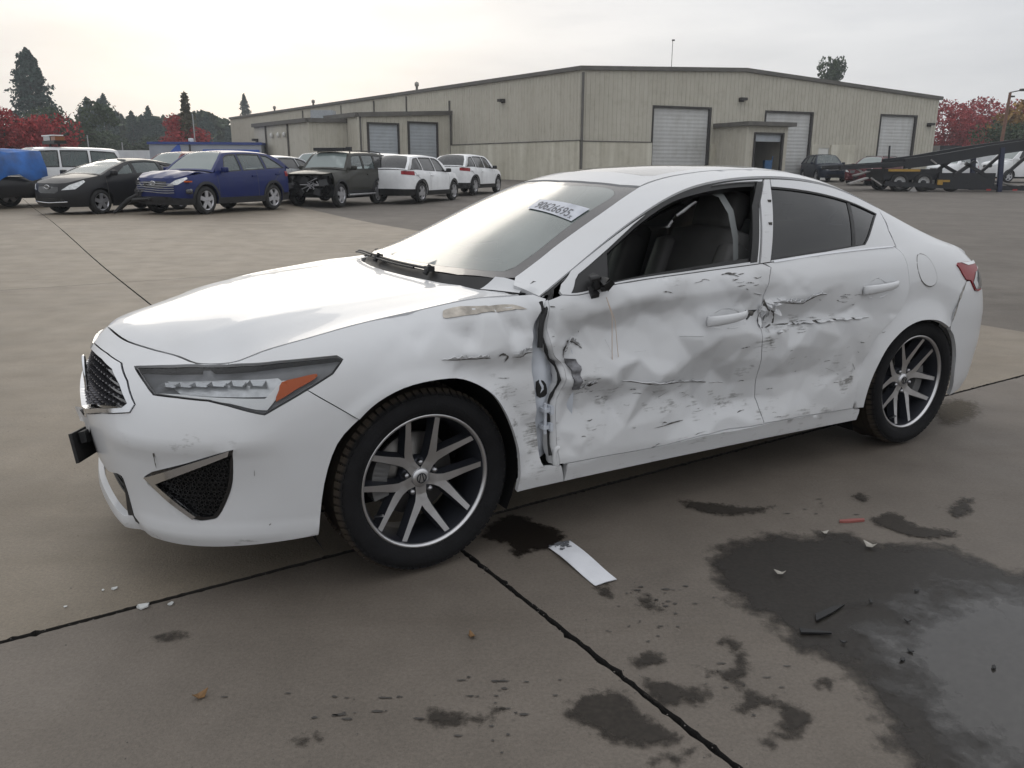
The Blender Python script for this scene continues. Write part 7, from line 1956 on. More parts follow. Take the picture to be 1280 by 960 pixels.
ribs(mb, A_, DG, NG, LG, .5, lambda s: 2.5, skip=[(a - .12, b + .18, c, d + .14) for a, b, c, d in doors] + [(0, 5.0, .3, 3), (9.3, 9.8, .3, 3), (17.7, 21.7, .3, 2.96)])
ribs(mb, A_, DL_, NL, LL_, 2.96, lambda s: EZ - .12)
o = mb.build('siding_rib', M_SIDE, wh); o['kind'] = 'stuff'
def fasc(P, Q, za, zb_, n, parent, h=.17, out=.16, name='fascia'):
    P, Q = np.array(P, float), np.array(Q, float); mb = MB(); V = []
    for (p, z) in ((P, za), (Q, zb_)):
        for d, dz in ((-.1, -h), (out, -h), (out, .06), (-.1, .06)): q = p + n * d; V.append((q[0], q[1], z + dz))
    mb.add(V, [(0, 1, 2, 3), (7, 6, 5, 4), (0, 4, 5, 1), (1, 5, 6, 2), (2, 6, 7, 3), (3, 7, 4, 0)]); return mb.build(name, M_FASC, parent)
RG = A_ + DG * RS
fasc(A_ - DG * .15, RG, EZ, RZ, NG, wh); fasc(RG + DG * .003, B_ + DG * .2, RZ, EB, NG, wh); fasc(A_ - DL_ * .1, C_, EZ, EZ, NL, wh)
mb = MB(); off = C_ - A_
def r3(p, z): return (p[0], p[1], z)
mb.add([r3(A_, EZ), r3(RG, RZ), r3(RG + off, RZ), r3(C_, EZ), r3(B_, EB), r3(B_ + off, EB)], [(0, 1, 2, 3), (1, 4, 5, 2)]); mb.build('roof', M_ROOF, wh)
for a, b, c, d in doors: roll_door(wh, A_, DG, NG, a, b, c, d, M_DOORW)
mb = MB(); obox(mb, A_, DG, NG, pd[0], pd[1], -.08, -.03, pd[2], pd[3]); mb.build('door', mat('white_door', (.60, .60, .57), .5, var=.1, vscale=2), wh)
mb = MB()
obox(mb, A_, DG, NG, -.04, .08, .14, .26, .4, EZ - .3); mb.build('downspout', M_FASC, wh); mb = MB()
obox(mb, A_, DL_, NL, 14.45, 14.57, .0, .12, .5, EZ - 1.0); mb.build('downspout', M_FASC, wh)
for s in (20.9, 26.5, 33.0, 42.0): mb = MB(); obox(mb, A_, DL_, NL, s, s + .10, .0, .10, 4.5, EZ - .3); mb.build('downspout', M_FASC, wh)
wall_light(wh, A_, DG, NG, 11.6, 5.6); wall_light(wh, A_, DG, NG, 28.5, 4.45); wall_light(wh, A_, DL_, NL, 7.8, 5.6)
for s, h in ((21.4, .9), (42.2, .8), (53, .8)):
    p = A_ + DL_ * s - NL * 1.2; mb = MB(); mb.lathe([(0, .10), (h * .6, .10), (h * .62, .17), (h * .9, .17), (h, .02)], 10, 'z', (p[0], p[1], EZ)); mb.build('roof_vent', M_ROOF, wh)
p = A_ + DG * 6.85 - NG * 1.0; mb = MB(); mb.tube([(p[0], p[1], RZ - .3), (p[0], p[1], 9.05)], .018, 6); mb.tube([(p[0] - .05, p[1], 9.0), (p[0] + .12, p[1], 9.0)], .05, 6); mb.build('antenna', M_FRAME, wh)

# loading annex with two dock doors
P1_, P2_, P3_ = np.array((-4.50, 61.62)), np.array((-10.50, 57.24)), np.array((-12.57, 60.09))
an = empty('loading_annex'); tag(an, 'beige loading annex with two grey dock doors against the warehouse', 'building')
D1 = (P2_ - P1_) / np.hypot(*(P2_ - P1_)); N1 = np.array([D1[1], -D1[0]]); N1 = N1 if N1 @ (-P1_) > 0 else -N1; L1 = float(np.hypot(*(P2_ - P1_)))
dd = [(1.24, 3.49, 1.85, 4.36), (4.40, 6.64, 1.95, 4.20)]
H1, H2_ = 5.26, 4.86
mb = MB(); wall_faces(mb, P1_, P2_, .3, H1, H2_, dd); mb.build('wall', M_SIDE, an)
D2 = (P3_ - P2_) / np.hypot(*(P3_ - P2_)); L2 = float(np.hypot(*(P3_ - P2_))); N2 = np.array([D2[1], -D2[0]]); N2 = N2 if N2 @ (-P2_) > 0 else -N2
P3b = P2_ + D2 * 9.0
mb = MB(); wall_faces(mb, P2_, P3b, .3, H2_, H2_); mb.build('wall', M_SIDE, an)
mb = MB(); ribs(mb, P1_, D1, N1, L1, .4, lambda s: H1 - (H1 - H2_) * s / L1 - .2, skip=[(a - .12, b + .16, c - 1.5, d + .14) for a, b, c, d in dd]); ribs(mb, P2_, D2, N2, 9.0, .4, lambda s: H2_ - .2); o = mb.build('siding_rib', M_SIDE, an); o['kind'] = 'stuff'
for a, b, c, d in dd:
    roll_door(an, P1_, D1, N1, a, b, c, d, M_DOORG)
    mb = MB(); obox(mb, P1_, D1, N1, a - .1, b + .16, .0, .20, .5, c); mb.build('dock_bumper', M_FRAME, an)
fasc(P1_, P2_, H1, H2_, N1, an, .22, .2); fasc(P2_, P3b, H2_, H2_, N2, an, .22, .2)
mb = MB(); q = P1_ - N2 * 0 + D2 * 9.0; mb.add([r3(P1_, H1), r3(P2_, H2_), r3(P3b, H2_), r3(q, H1)], [(0, 1, 2, 3)]); mb.build('roof', M_ROOF, an)
for s_a, z_t in ((7.25, 4.7), (.05, 5.0)): mb = MB(); obox(mb, P1_, D1, N1, s_a, s_a + .09, 0, .12, .5, z_t); mb.build('downspout', M_FASC, an)
# lower annex to the left
P4_, P5_ = np.array((-13.85, 57.0)), np.array((-20.0, 65.1))
lo = empty('office_annex'); tag(lo, 'low beige annex at the left end of the warehouse, beside the loading annex', 'building')
D4 = (P5_ - P4_) / np.hypot(*(P5_ - P4_)); L4 = float(np.hypot(*(P5_ - P4_))); N4 = np.array([D4[1], -D4[0]]); N4 = N4 if N4 @ (-P4_) > 0 else -N4
HB = 4.47; P4b = P4_ - N4 * 8
op = (8.2, 9.1, .56, 2.9)
mb = MB(); wall_faces(mb, P4_, P5_, .3, HB, HB, [op]); wall_faces(mb, P4_, P4b, .3, HB, HB + .15); mb.build('wall', M_SIDE, lo)
mb = MB(); obox(mb, P4_, D4, N4, op[0], op[1], -.3, -.2, .5, op[3]); mb.build('doorway', M_DARK, lo)
D4b = (P4b - P4_) / 8.0; N4b = np.array([D4b[1], -D4b[0]]); N4b = N4b if N4b @ (-P4_) > 0 else -N4b
mb = MB(); ribs(mb, P4_, D4b, N4b, 8, .4, lambda s: HB - .2); o = mb.build('siding_rib', M_SIDE, lo); o['kind'] = 'stuff'
fasc(P4_, P5_, HB, HB, N4, lo, .2, .2); fasc(P4_, P4b, HB, HB + .15, N4b, lo, .2, .2)
mb = MB(); q = P5_ - N4 * 8; mb.add([r3(P4_, HB), r3(P5_, HB), r3(q, HB + .15), r3(P4b, HB + .15)], [(0, 1, 2, 3)]); mb.build('roof', M_ROOF, lo)
for s in (3.9, 5.0, 6.3):
    mb = MB(); c = P4_ + D4 * s + N4 * .15; mb.lathe([(-.18, 0), (-.15, .10), (.1, .12), (.2, .05)], 10, 'z', (c[0], c[1], 3.55)); mb.build('vent_hood', mat('vent_white', (.6, .6, .58), .5) if 'vent_white' not in MATS else MATS['vent_white'], lo)
wall_light(lo, P4_, D4, N4, 9.6, 3.3); wall_light(lo, P4_, D4b, N4b, 1.2, 2.1)
for s_a in (3.4, 7.6): mb = MB(); obox(mb, P4_, D4, N4, s_a, s_a + .1, 0, .12, .5, 4.3); mb.build('downspout', M_FASC, lo)
c = P4_ + D4 * 4 - N4 * 3; mb = MB(); mb.box((c[0], c[1], HB + .45), (1.6, 1.2, .8)); mb.build('roof_unit', mat('unit_grey', (.30, .32, .34), .5, var=.1), lo)
# entry shed on the gable wall
S0_, S1_, S2_ = np.array((12.93, 53.86)), np.array((14.19, 50.94)), np.array((17.03, 52.17))
sd = empty('entry_shed'); tag(sd, 'small flat-roofed beige shed with an open dark doorway on the gable wall', 'shed')
Ds = (S2_ - S1_) / np.hypot(*(S2_ - S1_)); Ns = np.array([Ds[1], -Ds[0]]); Ns = Ns if Ns @ (-S1_) > 0 else -Ns; Ls = float(np.hypot(*(S2_ - S1_)))
HS = 3.85; oh = [(.61, 2.66, .56, 3.38)]
mb = MB(); wall_faces(mb, S1_, S2_, .3, HS, HS, oh); wall_faces(mb, S1_, S0_, .3, HS, HS); wall_faces(mb, S2_, S2_ + (S0_ - S1_), .3, HS, HS); mb.build('wall', M_SIDE, sd)
Dq = (S0_ - S1_) / np.hypot(*(S0_ - S1_)); Nq = np.array([-Dq[1], Dq[0]]); Nq = Nq if Nq @ np.array([-1, 0]) > 0 else -Nq
mb = MB(); ribs(mb, S1_, Ds, Ns, Ls, .4, lambda s: HS - .1, skip=[(.5, 2.75, .3, 3.5)]); ribs(mb, S1_, Dq, Nq, 3.17, .4, lambda s: HS - .1); o = mb.build('siding_rib', M_SIDE, sd); o['kind'] = 'stuff'
mb = MB(); obox(mb, S1_, Ds, Ns, -.25, Ls + .35, -3.1, .35, HS, HS + .24); mb.build('roof', M_FASC, sd)
mb = MB(); obox(mb, S1_, Ds, Ns, .5, .61, -.1, .06, .5, 3.48); obox(mb, S1_, Ds, Ns, 2.66, 2.80, -.1, .06, .5, 3.48); obox(mb, S1_, Ds, Ns, .61, 2.66, -.1, .06, 3.38, 3.48); mb.build('door_frame', M_FRAME, sd)
mb = MB(); obox(mb, S1_, Ds, Ns, .61, 2.66, -.20, -.12, 2.95, 3.38); mb.build('roll_door', M_DOORG, sd)
mb = MB(); obox(mb, S1_, Ds, Ns, .2, Ls - .1, -2.9, -2.8, .5, HS); obox(mb, S1_, Ds, Ns, .2, .3, -2.8, -.2, .5, HS); mb.build('dark_interior', M_DARK, sd)
c = S1_ + Ds * 2.2 - Ns * .6; mb = MB(); mb.box((c[0], c[1], 1.2), (.45, .45, 1.3)); mb.bar((c[0] + .2, c[1], .6), (c[0] + .3, c[1], 2.1), .06)
tag(mb.build('equipment', mat('blue_machine', (.03, .10, .22), .5, var=.3)), 'blue machine standing inside the dark shed doorway', 'machine')
# ------------------------------------------------------------------ the parked cars
def paint(name, col, **k): return MATS[name] if name in MATS else mat(name, col, rough=.42, coat=.28, var=.10, vscale=2.5, coat_rough=.06, spec=.2)
P_BLUE = paint('blue_paint', (.0020, .011, .090)); P_BLK = paint('black_paint', (.012, .012, .014)); P_GRN = paint('dark_olive_paint', (.030, .030, .024)); P_WHT = paint('fleet_white', (.72, .73, .74))
P_RED = paint('dark_red_paint', (.10, .012, .014)); P_SIL = paint('silver_paint', (.42, .43, .44)); P_NVY = paint('navy_paint', (.012, .018, .032)); P_MAR = paint('maroon_paint', (.075, .006, .010)); P_TEAL = paint('teal_paint', (.05, .14, .14))
G_ROW = 'damaged cars parked in a row facing the camera'
def suv(fo=.90, wb=2.72, ro=.95, hw=.93, roof=1.66, **k):
    d = dict(fo=fo, wb=wb, ro=ro, hw=hw, zc=.26, nose_z=.90, cowl_z=1.06, belt_f=1.06, belt_r=1.12, tail_z=1.05, roof_z=roof, rw=.58, x_wb=-.10 - .25, x_wt=-1.10, x_re=-wb - .20, x_rb=-wb - ro + .14)
    d.update(k); return Body(**d)
B_TUC = suv(.88, 2.755, 1.0, .93, 1.65, nose_z=.92, cowl_z=1.07, belt_f=1.04, belt_r=1.16, x_re=-2.95, x_rb=-3.64, tail_z=1.14)
def crumple(v):
    return -.05 * np.exp(-((v[:, 0] - .25) / .22) ** 2) * (.6 + .8 * vnoise(v[:, 0] * 3, v[:, 1] * 3 + 9)) + .05 * np.clip((v[:, 0] - .55) / .3, 0, 1) * (vnoise(v[:, 0] * 6 + 3, v[:, 1] * 5) > .5) - .02 * (vnoise(v[:, 0] * 7, v[:, 1] * 7) - .5)
tuc = vehicle('crossover', 'blue compact crossover with buckled hood and smashed front bumper', 'car', B_TUC, (-8.86, 22.0), 4.332, P_BLUE, .36, (5, .30), M_R2, clad=M_CLAD, group=G_ROW, hood_disp=crumple, rear_glass=M_GLS, tail_z0=1.10)
# hanging bumper, bent grille bars and loose pieces at its nose
mb = MB()
for i in range(5): mb.tube([B_TUC.F(np.array([s]), np.array([.80 - i * .055 - .02 * math.sin(s * 4)]))[0] + np.array([.035, 0, 0]) for s in np.linspace(-.62, .62, 9)], .010, 5)
mb.build('grille_bar', M_R3, tuc)
mb = MB(); p = B_TUC.F(np.array([-.75]), np.array([.40]))[0]
mb.tube([p + np.array([.10, .1, .10]), p + np.array([.16, -.20, -.05]), p + np.array([.22, -.45, -.25]), p + np.array([.34, -.55, -.37])], [.05, .07, .06, .03], 7)
mb.tube([p + np.array([.08, .9, .06]), p + np.array([.16, .4, .0]), p + np.array([.18, .0, -.04])], [.03, .05, .06], 7); mb.build('hanging_bumper', M_BLACK, tuc)
mb = MB()
for i in range(12):
    s, z = rng.uniform(-1.1, -.2), rng.uniform(.40, .85); q = B_TUC.F(np.array([s]), np.array([z]))[0]
    mb.box(q + np.array([.02, 0, 0]), (.06, rng.uniform(.06, .2), rng.uniform(.03, .12)), 0, Matrix.Rotation(rng.uniform(-.8, .8), 3, 'X') @ Matrix.Rotation(rng.uniform(-.5, .5), 3, 'Z'), (.6, .8))
mb.build('broken_part', M_CLAD, tuc)['kind'] = 'stuff'
mb = MB(); q = B_TUC.F(np.array([0.0]), np.array([.80]))[0] + np.array([.05, 0, 0])
mb.tube([q + np.array([0, .085 * math.cos(a), .05 * math.sin(a)]) for a in np.linspace(0, 2 * math.pi, 17)], .009, 5)
for y in (-.035, .035): mb.tube([q + np.array([0, y - .015, -.03]), q + np.array([0, y + .015, .03])], .008, 5)
mb.tube([q + np.array([0, -.03, -.008]), q + np.array([0, .03, .008])], .007, 5); mb.build('badge', M_CHROME, tuc)
for sg in (1,):
    s = .95; q = B_TUC.F(np.array([s]), np.array([.60]))[0]; mb = MB(); cushion(mb, q, (.14, .20, .13)); mb.build('fog_lamp', M_SMOKE, tuc)
    q = B_TUC.F(np.array([.92]), np.array([.845]))[0]; mb = MB(); mb.box(q + np.array([.0, .02, 0]), (.10, .26, .035)); mb.build('amber_marker', M_AMBER, tuc)

B_ELA = Body(fo=.88, wb=2.70, ro=.95, hw=.887, zc=.20, nose_z=.78, cowl_z=.98, belt_f=.98, belt_r=1.05, tail_z=1.0, roof_z=1.43, rw=.53, x_wb=-.10, x_wt=-1.25, x_re=-2.35, x_rb=-3.25, nose_r=.70, lean=.06)
ela = vehicle('compact_sedan', 'black compact sedan with chrome-lined front air intake, left of the blue crossover', 'car', B_ELA, (-11.55, 21.95), 4.30, P_BLK, .315, (5, .30), M_R2, group=G_ROW, headlamp=(.30, 1.05, .13, .02))
mb = MB(); mb.tube([B_ELA.F(np.array([s]), np.array([.30 + .05 * abs(s)]))[0] + np.array([.02, 0, 0]) for s in np.linspace(-.6, .6, 11)], .015, 6); mb.build('chrome_lip', M_CHROME, ela)
mb = MB(); q = B_ELA.F(np.array([0.0]), np.array([.70]))[0] + np.array([.03, 0, 0]); mb.tube([q + np.array([0, .085 * math.cos(a), .045 * math.sin(a)]) for a in np.linspace(0, 2 * math.pi, 17)], .009, 5); mb.tube([q + np.array([0, -.03, -.03]), q + np.array([0, -.02, .03])], .007, 5); mb.tube([q + np.array([0, .02, -.03]), q + np.array([0, .03, .03])], .007, 5); mb.build('badge', M_CHROME, ela)

B_JEEP = Body(fo=.80, wb=2.65, ro=.95, hw=.885, zc=.34, nose_z=1.02, cowl_z=1.12, belt_f=1.12, belt_r=1.13, tail_z=1.12, roof_z=1.74, rw=.66, x_wb=-.42, x_wt=-1.02, x_re=-3.42, x_rb=-3.57, nose_r=.35, tail_r=.22, lean=.04)
jee = vehicle('old_suv', 'dark olive boxy SUV with its front end missing and a roof rack', 'car', B_JEEP, (-6.32, 26.82), 4.417, P_GRN, .37, (5, .34), M_R2, rails=True, no_front=True, group=G_ROW, clad=M_CLAD, pillars=(.38, .68), side_glass=M_GLS, tail_w=(.20, .40), tail_z0=1.05)
mb = MB()
mb.box((.45, 0, .72), (.12, 1.30, .50)); mb.box((.62, 0, .50), (.10, 1.45, .12)); mb.box((.25, .62, .62), (.8, .14, .3)); mb.box((.25, -.62, .62), (.8, .14, .3)); mb.box((.1, 0, .7), (.7, .7, .4))
mb.build('engine_bay', M_LINER, jee)
for i in range(26):
    mb = MB() if i == 0 else mb
    mb.box((rng.uniform(.35, .74), rng.uniform(-.78, .78), rng.uniform(.42, 1.0)), (rng.uniform(.05, .25), rng.uniform(.05, .3), rng.uniform(.05, .22)), 0, Matrix.Rotation(rng.uniform(-.6, .6), 3, 'X') @ Matrix.Rotation(rng.uniform(-.6, .6), 3, 'Z'), (.7, .8))
mb.build('broken_part', M_CLAD, jee)['kind'] = 'stuff'
mb = MB()
for i in range(6): mb.tube([(.74, rng.uniform(-.2, .7), rng.uniform(.5, .9)), (.78, rng.uniform(-.1, .6), rng.uniform(.45, .85)), (.76, rng.uniform(-.3, .7), rng.uniform(.45, .7))], .018, 5)
mb.build('loose_bracket', M_R3, jee)
mb = MB(); mb.box((-1.0, 0, 1.80), (.30, 1.15, .10)); mb.box((-1.2, .55, 1.82), (.25, .10, .12)); mb.build('roof_spoiler', M_CLAD, jee)
mb = MB(); mb.tube([(-.35, .93, .36), (-2.3, .93, .36)], .035, 8); mb.build('side_step', M_R3, jee)

B_EQ = suv(.92, 2.725, 1.0, .92, 1.66, nose_z=.92, cowl_z=1.06, belt_f=1.03, belt_r=1.12, x_re=-3.0, x_rb=-3.63, tail_z=1.14, lean=.07, tail_r=.62, nose_r=.75)
G_EQ = 'white crossovers parked nose-away before the warehouse'
eq1 = vehicle('crossover', 'white crossover with red tail lamps and black lower trim, right beside the olive SUV', 'car', B_EQ, (-3.11, 32.48), 1.210, P_WHT, .355, (5, .34), M_R2, clad=M_BLACK, rails=False, tail_z0=1.10, tail_w=(.55, .15), rear_glass=M_GLD, side_glass=M_GLD, mirror_m=M_BLACK)
eq1['group'] = G_EQ
def copy_vehicle(o, loc, yaw, label):
    c = copy_tree(o); c.location = (loc[0], loc[1], float(zg(*loc))); c.rotation_euler = (0, 0, yaw); c['label'] = label; return c
copy_vehicle(eq1, (-1.50, 38.27), 1.225, 'white crossover partly behind the white sedan windshield, rightmost of the white crossovers')
copy_vehicle(eq1, (-4.75, 37.6), 1.22, 'white crossover mostly hidden behind another white crossover, only its roof showing')

B_LIB = Body(fo=.75, wb=2.65, ro=.95, hw=.90, zc=.34, nose_z=1.04, cowl_z=1.14, belt_f=1.14, belt_r=1.15, tail_z=1.14, roof_z=1.80, rw=.70, x_wb=-.40, x_wt=-.95, x_re=-3.40, x_rb=-3.55, nose_r=.35, tail_r=.22, lean=.03)
lib = vehicle('boxy_suv', 'white boxy SUV carrying a dark light bar on its roof', 'car', B_LIB, (-16.0, 25.8), 3.95, P_WHT, .37, (5, .34), M_R2, group=G_ROW, pillars=(.36, .66), side_glass=M_GLS, rear_glass=M_GLS)
lb = empty('light_bar', (0, 0, 0)); 
mb = MB(); mb.box((0, 0, .05), (.36, 1.15, .10)); mb.bar((0, -.4, -.08), (0, -.4, .02), .05); mb.bar((0, .4, -.08), (0, .4, .02), .05); mb.build('bar_base', M_BLACK, lb)
mb = MB(); mb.box((0, -.20, .17), (.30, .62, .14)); mb.build('bar_lens', M_SMOKE, lb); mb = MB(); mb.box((0, .36, .16), (.28, .40, .12)); mb.build('amber_lens', mat('amber_bar', (.22, .07, .02), .3), lb); mb = MB(); mb.box((0, -.1, .26), (.34, 1.0, .03)); mb.build('bar_top', P_WHT, lb)
cy, sy = math.cos(3.95), math.sin(3.95)
lb.location = (-16.0 + cy * -1.75, 25.8 + sy * -1.75, float(zg(-16.0, 25.8)) + 1.90); lb.rotation_euler = (0, 0, 3.95); tag(lb, 'dark roof light bar with an amber end on the white boxy SUV', 'light bar')

B_RED = suv(.90, 2.70, .95, .91, 1.68)
vehicle('crossover', 'dark red crossover showing only roof and glass behind the black sedan', 'car', B_RED, (-12.55, 28.6), 4.25, P_RED, .35, plain=True, group=G_ROW)
vehicle('compact_hatch', 'silver hatchback with dark windows wedged behind the blue crossover and the olive SUV', 'car', suv(.85, 2.6, .75, .88, 1.52, x_re=-2.6, x_rb=-3.2), (-7.35, 29.6), 1.15, P_SIL, .32, rear_glass=M_GLD, side_glass=M_GLD)
vehicle('white_minivan', 'white minivan roof far behind the olive SUV, before the low annex', 'car', suv(.95, 3.0, 1.0, .97, 1.74), (-10.6, 42.5), 4.5, P_WHT, .34, side_glass=M_GLD)
vehicle('white_hatch', 'second white roof beside the minivan far behind the olive SUV', 'car', suv(.9, 2.7, .9, .9, 1.60), (-8.9, 40.5), 4.4, P_WHT, .34, side_glass=M_GLD)
# dark crossover and red wagon before the gable wall
nv = vehicle('crossover', 'navy black crossover facing the camera by the white side door of the warehouse', 'car', suv(.90, 2.7, .95, .93, 1.72), (20.3, 53.2), R(268), P_NVY, .36, plain=True, glass=M_GLS)
mr = vehicle('station_wagon', 'maroon wagon with a smashed nose behind the trailer ramps', 'car', suv(.90, 2.7, 1.0, .90, 1.62, x_re=-3.0), (20.3, 48.2), R(222), P_MAR, .34, rails=True, hood_disp=crumple)
mb = MB()
for i in range(12): mb.box((rng.uniform(.6, 1.15), rng.uniform(-.9, .8), rng.uniform(.3, .9)), (rng.uniform(.1, .4), rng.uniform(.1, .4), rng.uniform(.05, .25)), 0, Matrix.Rotation(rng.uniform(-.8, .8), 3, 'X') @ Matrix.Rotation(rng.uniform(-.8, .8), 3, 'Z'), (.6, .8))
mb.build('broken_part', P_MAR, mr)['kind'] = 'stuff'
# cars and trucks beyond the trailer on the right
vehicle('white_pickup', 'white van with dark side window beyond the trailer, far right', 'van', Body(fo=.85, wb=3.5, ro=1.1, hw=1.0, zc=.35, nose_z=1.15, cowl_z=1.35, belt_f=1.30, belt_r=1.30, tail_z=1.30, roof_z=2.15, rw=.85, x_wb=-.1, x_wt=-.9, x_re=-4.35, x_rb=-4.50, nose_r=.35, tail_r=.2, lean=.03), (31.2, 53.5), R(188), P_WHT, .38, side_glass=M_GLD, rear_glass=P_WHT, plain=True)
vehicle('hatchback', 'white hatchback seen through the trailer between its beams', 'car', suv(.9, 2.6, .8, .9, 1.55), (28.6, 55.5), R(215), P_WHT, .33)
vehicle('pale_sedan', 'teal tinted sedan by the right corner of the warehouse', 'car', suv(.9, 2.7, .9, .9, 1.75), (31.9, 60.0), R(240), P_TEAL, .34, glass=M_GLC)

# wreck under a blue tarp at the left edge
wr = empty('wrecked_car', (-15.75, 22.9, .14), R(252)); tag(wr, 'crushed dark car at the left edge, half covered by the blue tarp', 'car')
mb = MB(); cushion(mb, (-.9, 0, .62), (3.9, 1.75, .66)); mb.build('body', P_BLK, wr)
mb = MB()
for i in range(30): mb.box((rng.uniform(.7, 1.35), rng.uniform(-.85, .85), rng.uniform(.22, .95)), (rng.uniform(.1, .4), rng.uniform(.1, .5), rng.uniform(.04, .3)), 0, Matrix.Rotation(rng.uniform(-.7, .7), 3, 'X') @ Matrix.Rotation(rng.uniform(-.7, .7), 3, 'Z'), (.6, .8))
mb.build('broken_part', M_CLAD, wr)['kind'] = 'stuff'
mb = MB()
for i in range(7): mb.box((rng.uniform(1.15, 1.4), rng.uniform(-.7, .85), rng.uniform(.3, .8)), (rng.uniform(.03, .1), rng.uniform(.1, .35), rng.uniform(.1, .4)), 0, Matrix.Rotation(rng.uniform(-.5, .5), 3, 'X') @ Matrix.Rotation(rng.uniform(-.5, .5), 3, 'Z'))
mb.build('torn_panel', mat('steel_blue_panel', (.06, .13, .20), .5, var=.3, vscale=6), wr)
w0 = road_wheel(.33, .21, (5, .3), wr, M_T2, M_R3); w0.location = (0, .76, .33)
w1 = copy_tree(w0, wr); w1.location = (-2.6, .76, .33); w2 = copy_tree(w0, wr); w2.location = (0, -.76, .33); w2.rotation_euler = (0, 0, math.pi); w3 = copy_tree(w0, wr); w3.location = (-2.6, -.76, .33); w3.rotation_euler = (0, 0, math.pi)
def tarp():
    n, m = 34, 30; V = []
    for i in range(n):
        for j in range(m):
            u, v = i / (n - 1), j / (m - 1)
            x = -2.6 + 4.05 * u; y = -1.0 + 2.0 * v
            ex = max(0, abs(y) - .80) / .2; fx = max(0, x - 1.12) / .33
            top = 1.62 - .20 * max(0, u - .55) / .45 + .05 * math.sin(u * 9) - .05 * (2 * v - 1) ** 2
            drop = max(ex ** .8, fx ** .8)
            z = top - .72 * min(1.0, drop) * (1 + .10 * math.sin(v * 31 + u * 17))
            V.append((min(x, 1.22 + .06 * math.sin(v * 22)), max(-.93, min(.93, y)) + .035 * math.sin(u * 26 + 2) * drop, z + .10 * (1 - 2 * abs(vnoise(np.array([u * 7]), np.array([v * 6 + u * 3]))[0] - .5)) - .05))
    me = bpy.data.meshes.new('tarp'); me.from_pydata(V, [], [(i * m + j, i * m + j + 1, (i + 1) * m + j + 1, (i + 1) * m + j) for i in range(n - 1) for j in range(m - 1)])
    me.shade_smooth(); return me
M_TARP = mat('blue_tarp', (.008, .085, .30), .5, var=.4, vscale=3, bump=.8, bscale=5)
tp = link_mesh('tarp', tarp(), M_TARP); tp.location = wr.location + Vector((0, 0, .0)); tp.rotation_euler = wr.rotation_euler; tag(tp, 'creased blue tarpaulin tied over the crushed car at the left edge', 'tarp')
mb = MB(); mb.tube([(1.25, .10 + .32 * math.cos(a) * .9, 1.22 + .20 * math.sin(a)) for a in np.linspace(0, 2 * math.pi, 21)], .035, 6); mb.tube([(1.26, -.15, 1.32), (1.27, .1, 1.2), (1.26, .34, 1.10)], .04, 6); mb.build('printed_ring', mat('navy_print', (.008, .04, .13), .5), tp)

# ------------------------------------------------------------------ car hauler trailer
tr = empty('car_hauler_trailer', (19.0, 40.5, float(zg(19, 40.5)))); tag(tr, 'black two-deck car hauler trailer with sloping upper deck and loading ramps', 'trailer')
TZ = float(zg(19, 40.5)); TX, TY = 19.0, 40.5
def lt(px_z): return (px_z[0] - TX, px_z[2] - TZ)
M_TRB = mat('trailer_black', (.006, .007, .010), .5, var=.4, vscale=3); M_RAMP = mat('ramp_steel', (.28, .27, .26), .45, metal=.4, var=.25, vscale=5); M_YEL = mat('yellow_marker', (.34, .20, .03), .5, var=.2); M_RFL = mat('red_reflector', (.30, .02, .02), .3)
def beam(name, pts, h, m, ys=(0.0, 2.35), w=.18):
    for y in ys:
        mb = MB()
        for a, b in zip(pts[:-1], pts[1:]): mb.bar((a[0], y, a[1]), (b[0], y, b[1]), w, h, up=(0, 0, 1))
        mb.build(name, m, tr)
up_pts = [lt((15.90, 40.50, 1.39)), lt((18.99, 40.50, 1.60)), lt((20.51, 40.50, 1.79)), lt((22.93, 40.50, 2.22)), lt((25.50, 40.50, 2.58)), lt((28.93, 40.50, 2.79))]
beam('upper_rail', up_pts[:2], .20, M_TRB); beam('upper_rail', up_pts[1:], .48, M_TRB)
dk = MB(); 
for k in range(40):
    t = k / 39 * (len(up_pts) - 1.001); i = int(t); f = t - i; x = up_pts[i][0] + (up_pts[i + 1][0] - up_pts[i][0]) * f; z = up_pts[i][1] + (up_pts[i + 1][1] - up_pts[i][1]) * f
    dk.box((x, 1.175, z + .04), (.10, 2.2, .05))
o = dk.build('deck_slat', M_TRB, tr); o['kind'] = 'stuff'
lo_pts = [lt((18.16, 40.50, 0.67)), lt((21.15, 40.50, 0.54)), lt((25.46, 40.50, 0.45)), lt((29.38, 40.50, 0.44))]
beam('lower_rail', lo_pts, .22, M_TRB)
mb = MB(); a, b = lt((18.12, 40.50, 1.34)), lt((20.98, 40.50, 0.66)); mb.box(((a[0] + b[0]) / 2, 1.17, (a[1] + b[1]) / 2 + .10), (b[0] - a[0], 2.0, abs(a[1] - b[1]) * .75)); mb.build('axle_frame', M_TRB, tr)
mb = MB(); a, b = lt((20.75, 40.50, 1.18)), lt((23.50, 40.50, 0.50)); mb.box(((a[0] + b[0]) / 2, .03, (a[1] + b[1]) / 2), (b[0] - a[0], .12, abs(a[1] - b[1]))); mb.build('side_panel', M_TRB, tr)
mb = MB(); a, b = lt((18.20, 40.50, 1.36)), lt((19.73, 40.50, 1.23)); mb.box(((a[0] + b[0]) / 2, -.16, (a[1] + b[1]) / 2), (b[0] - a[0], .05, .11)); mb.build('yellow_strip', M_YEL, tr)
mb = MB(); a, b = lt((20.68, 40.50, 0.85)), lt((21.33, 40.50, 0.62)); mb.box((a[0] + .12, -.10, (a[1] + b[1]) / 2), (.25, .06, .24)); mb.box((a[0] + .40, -.10, a[1] - .05), (.36, .06, .10)); mb.build('yellow_bracket', M_YEL, tr)
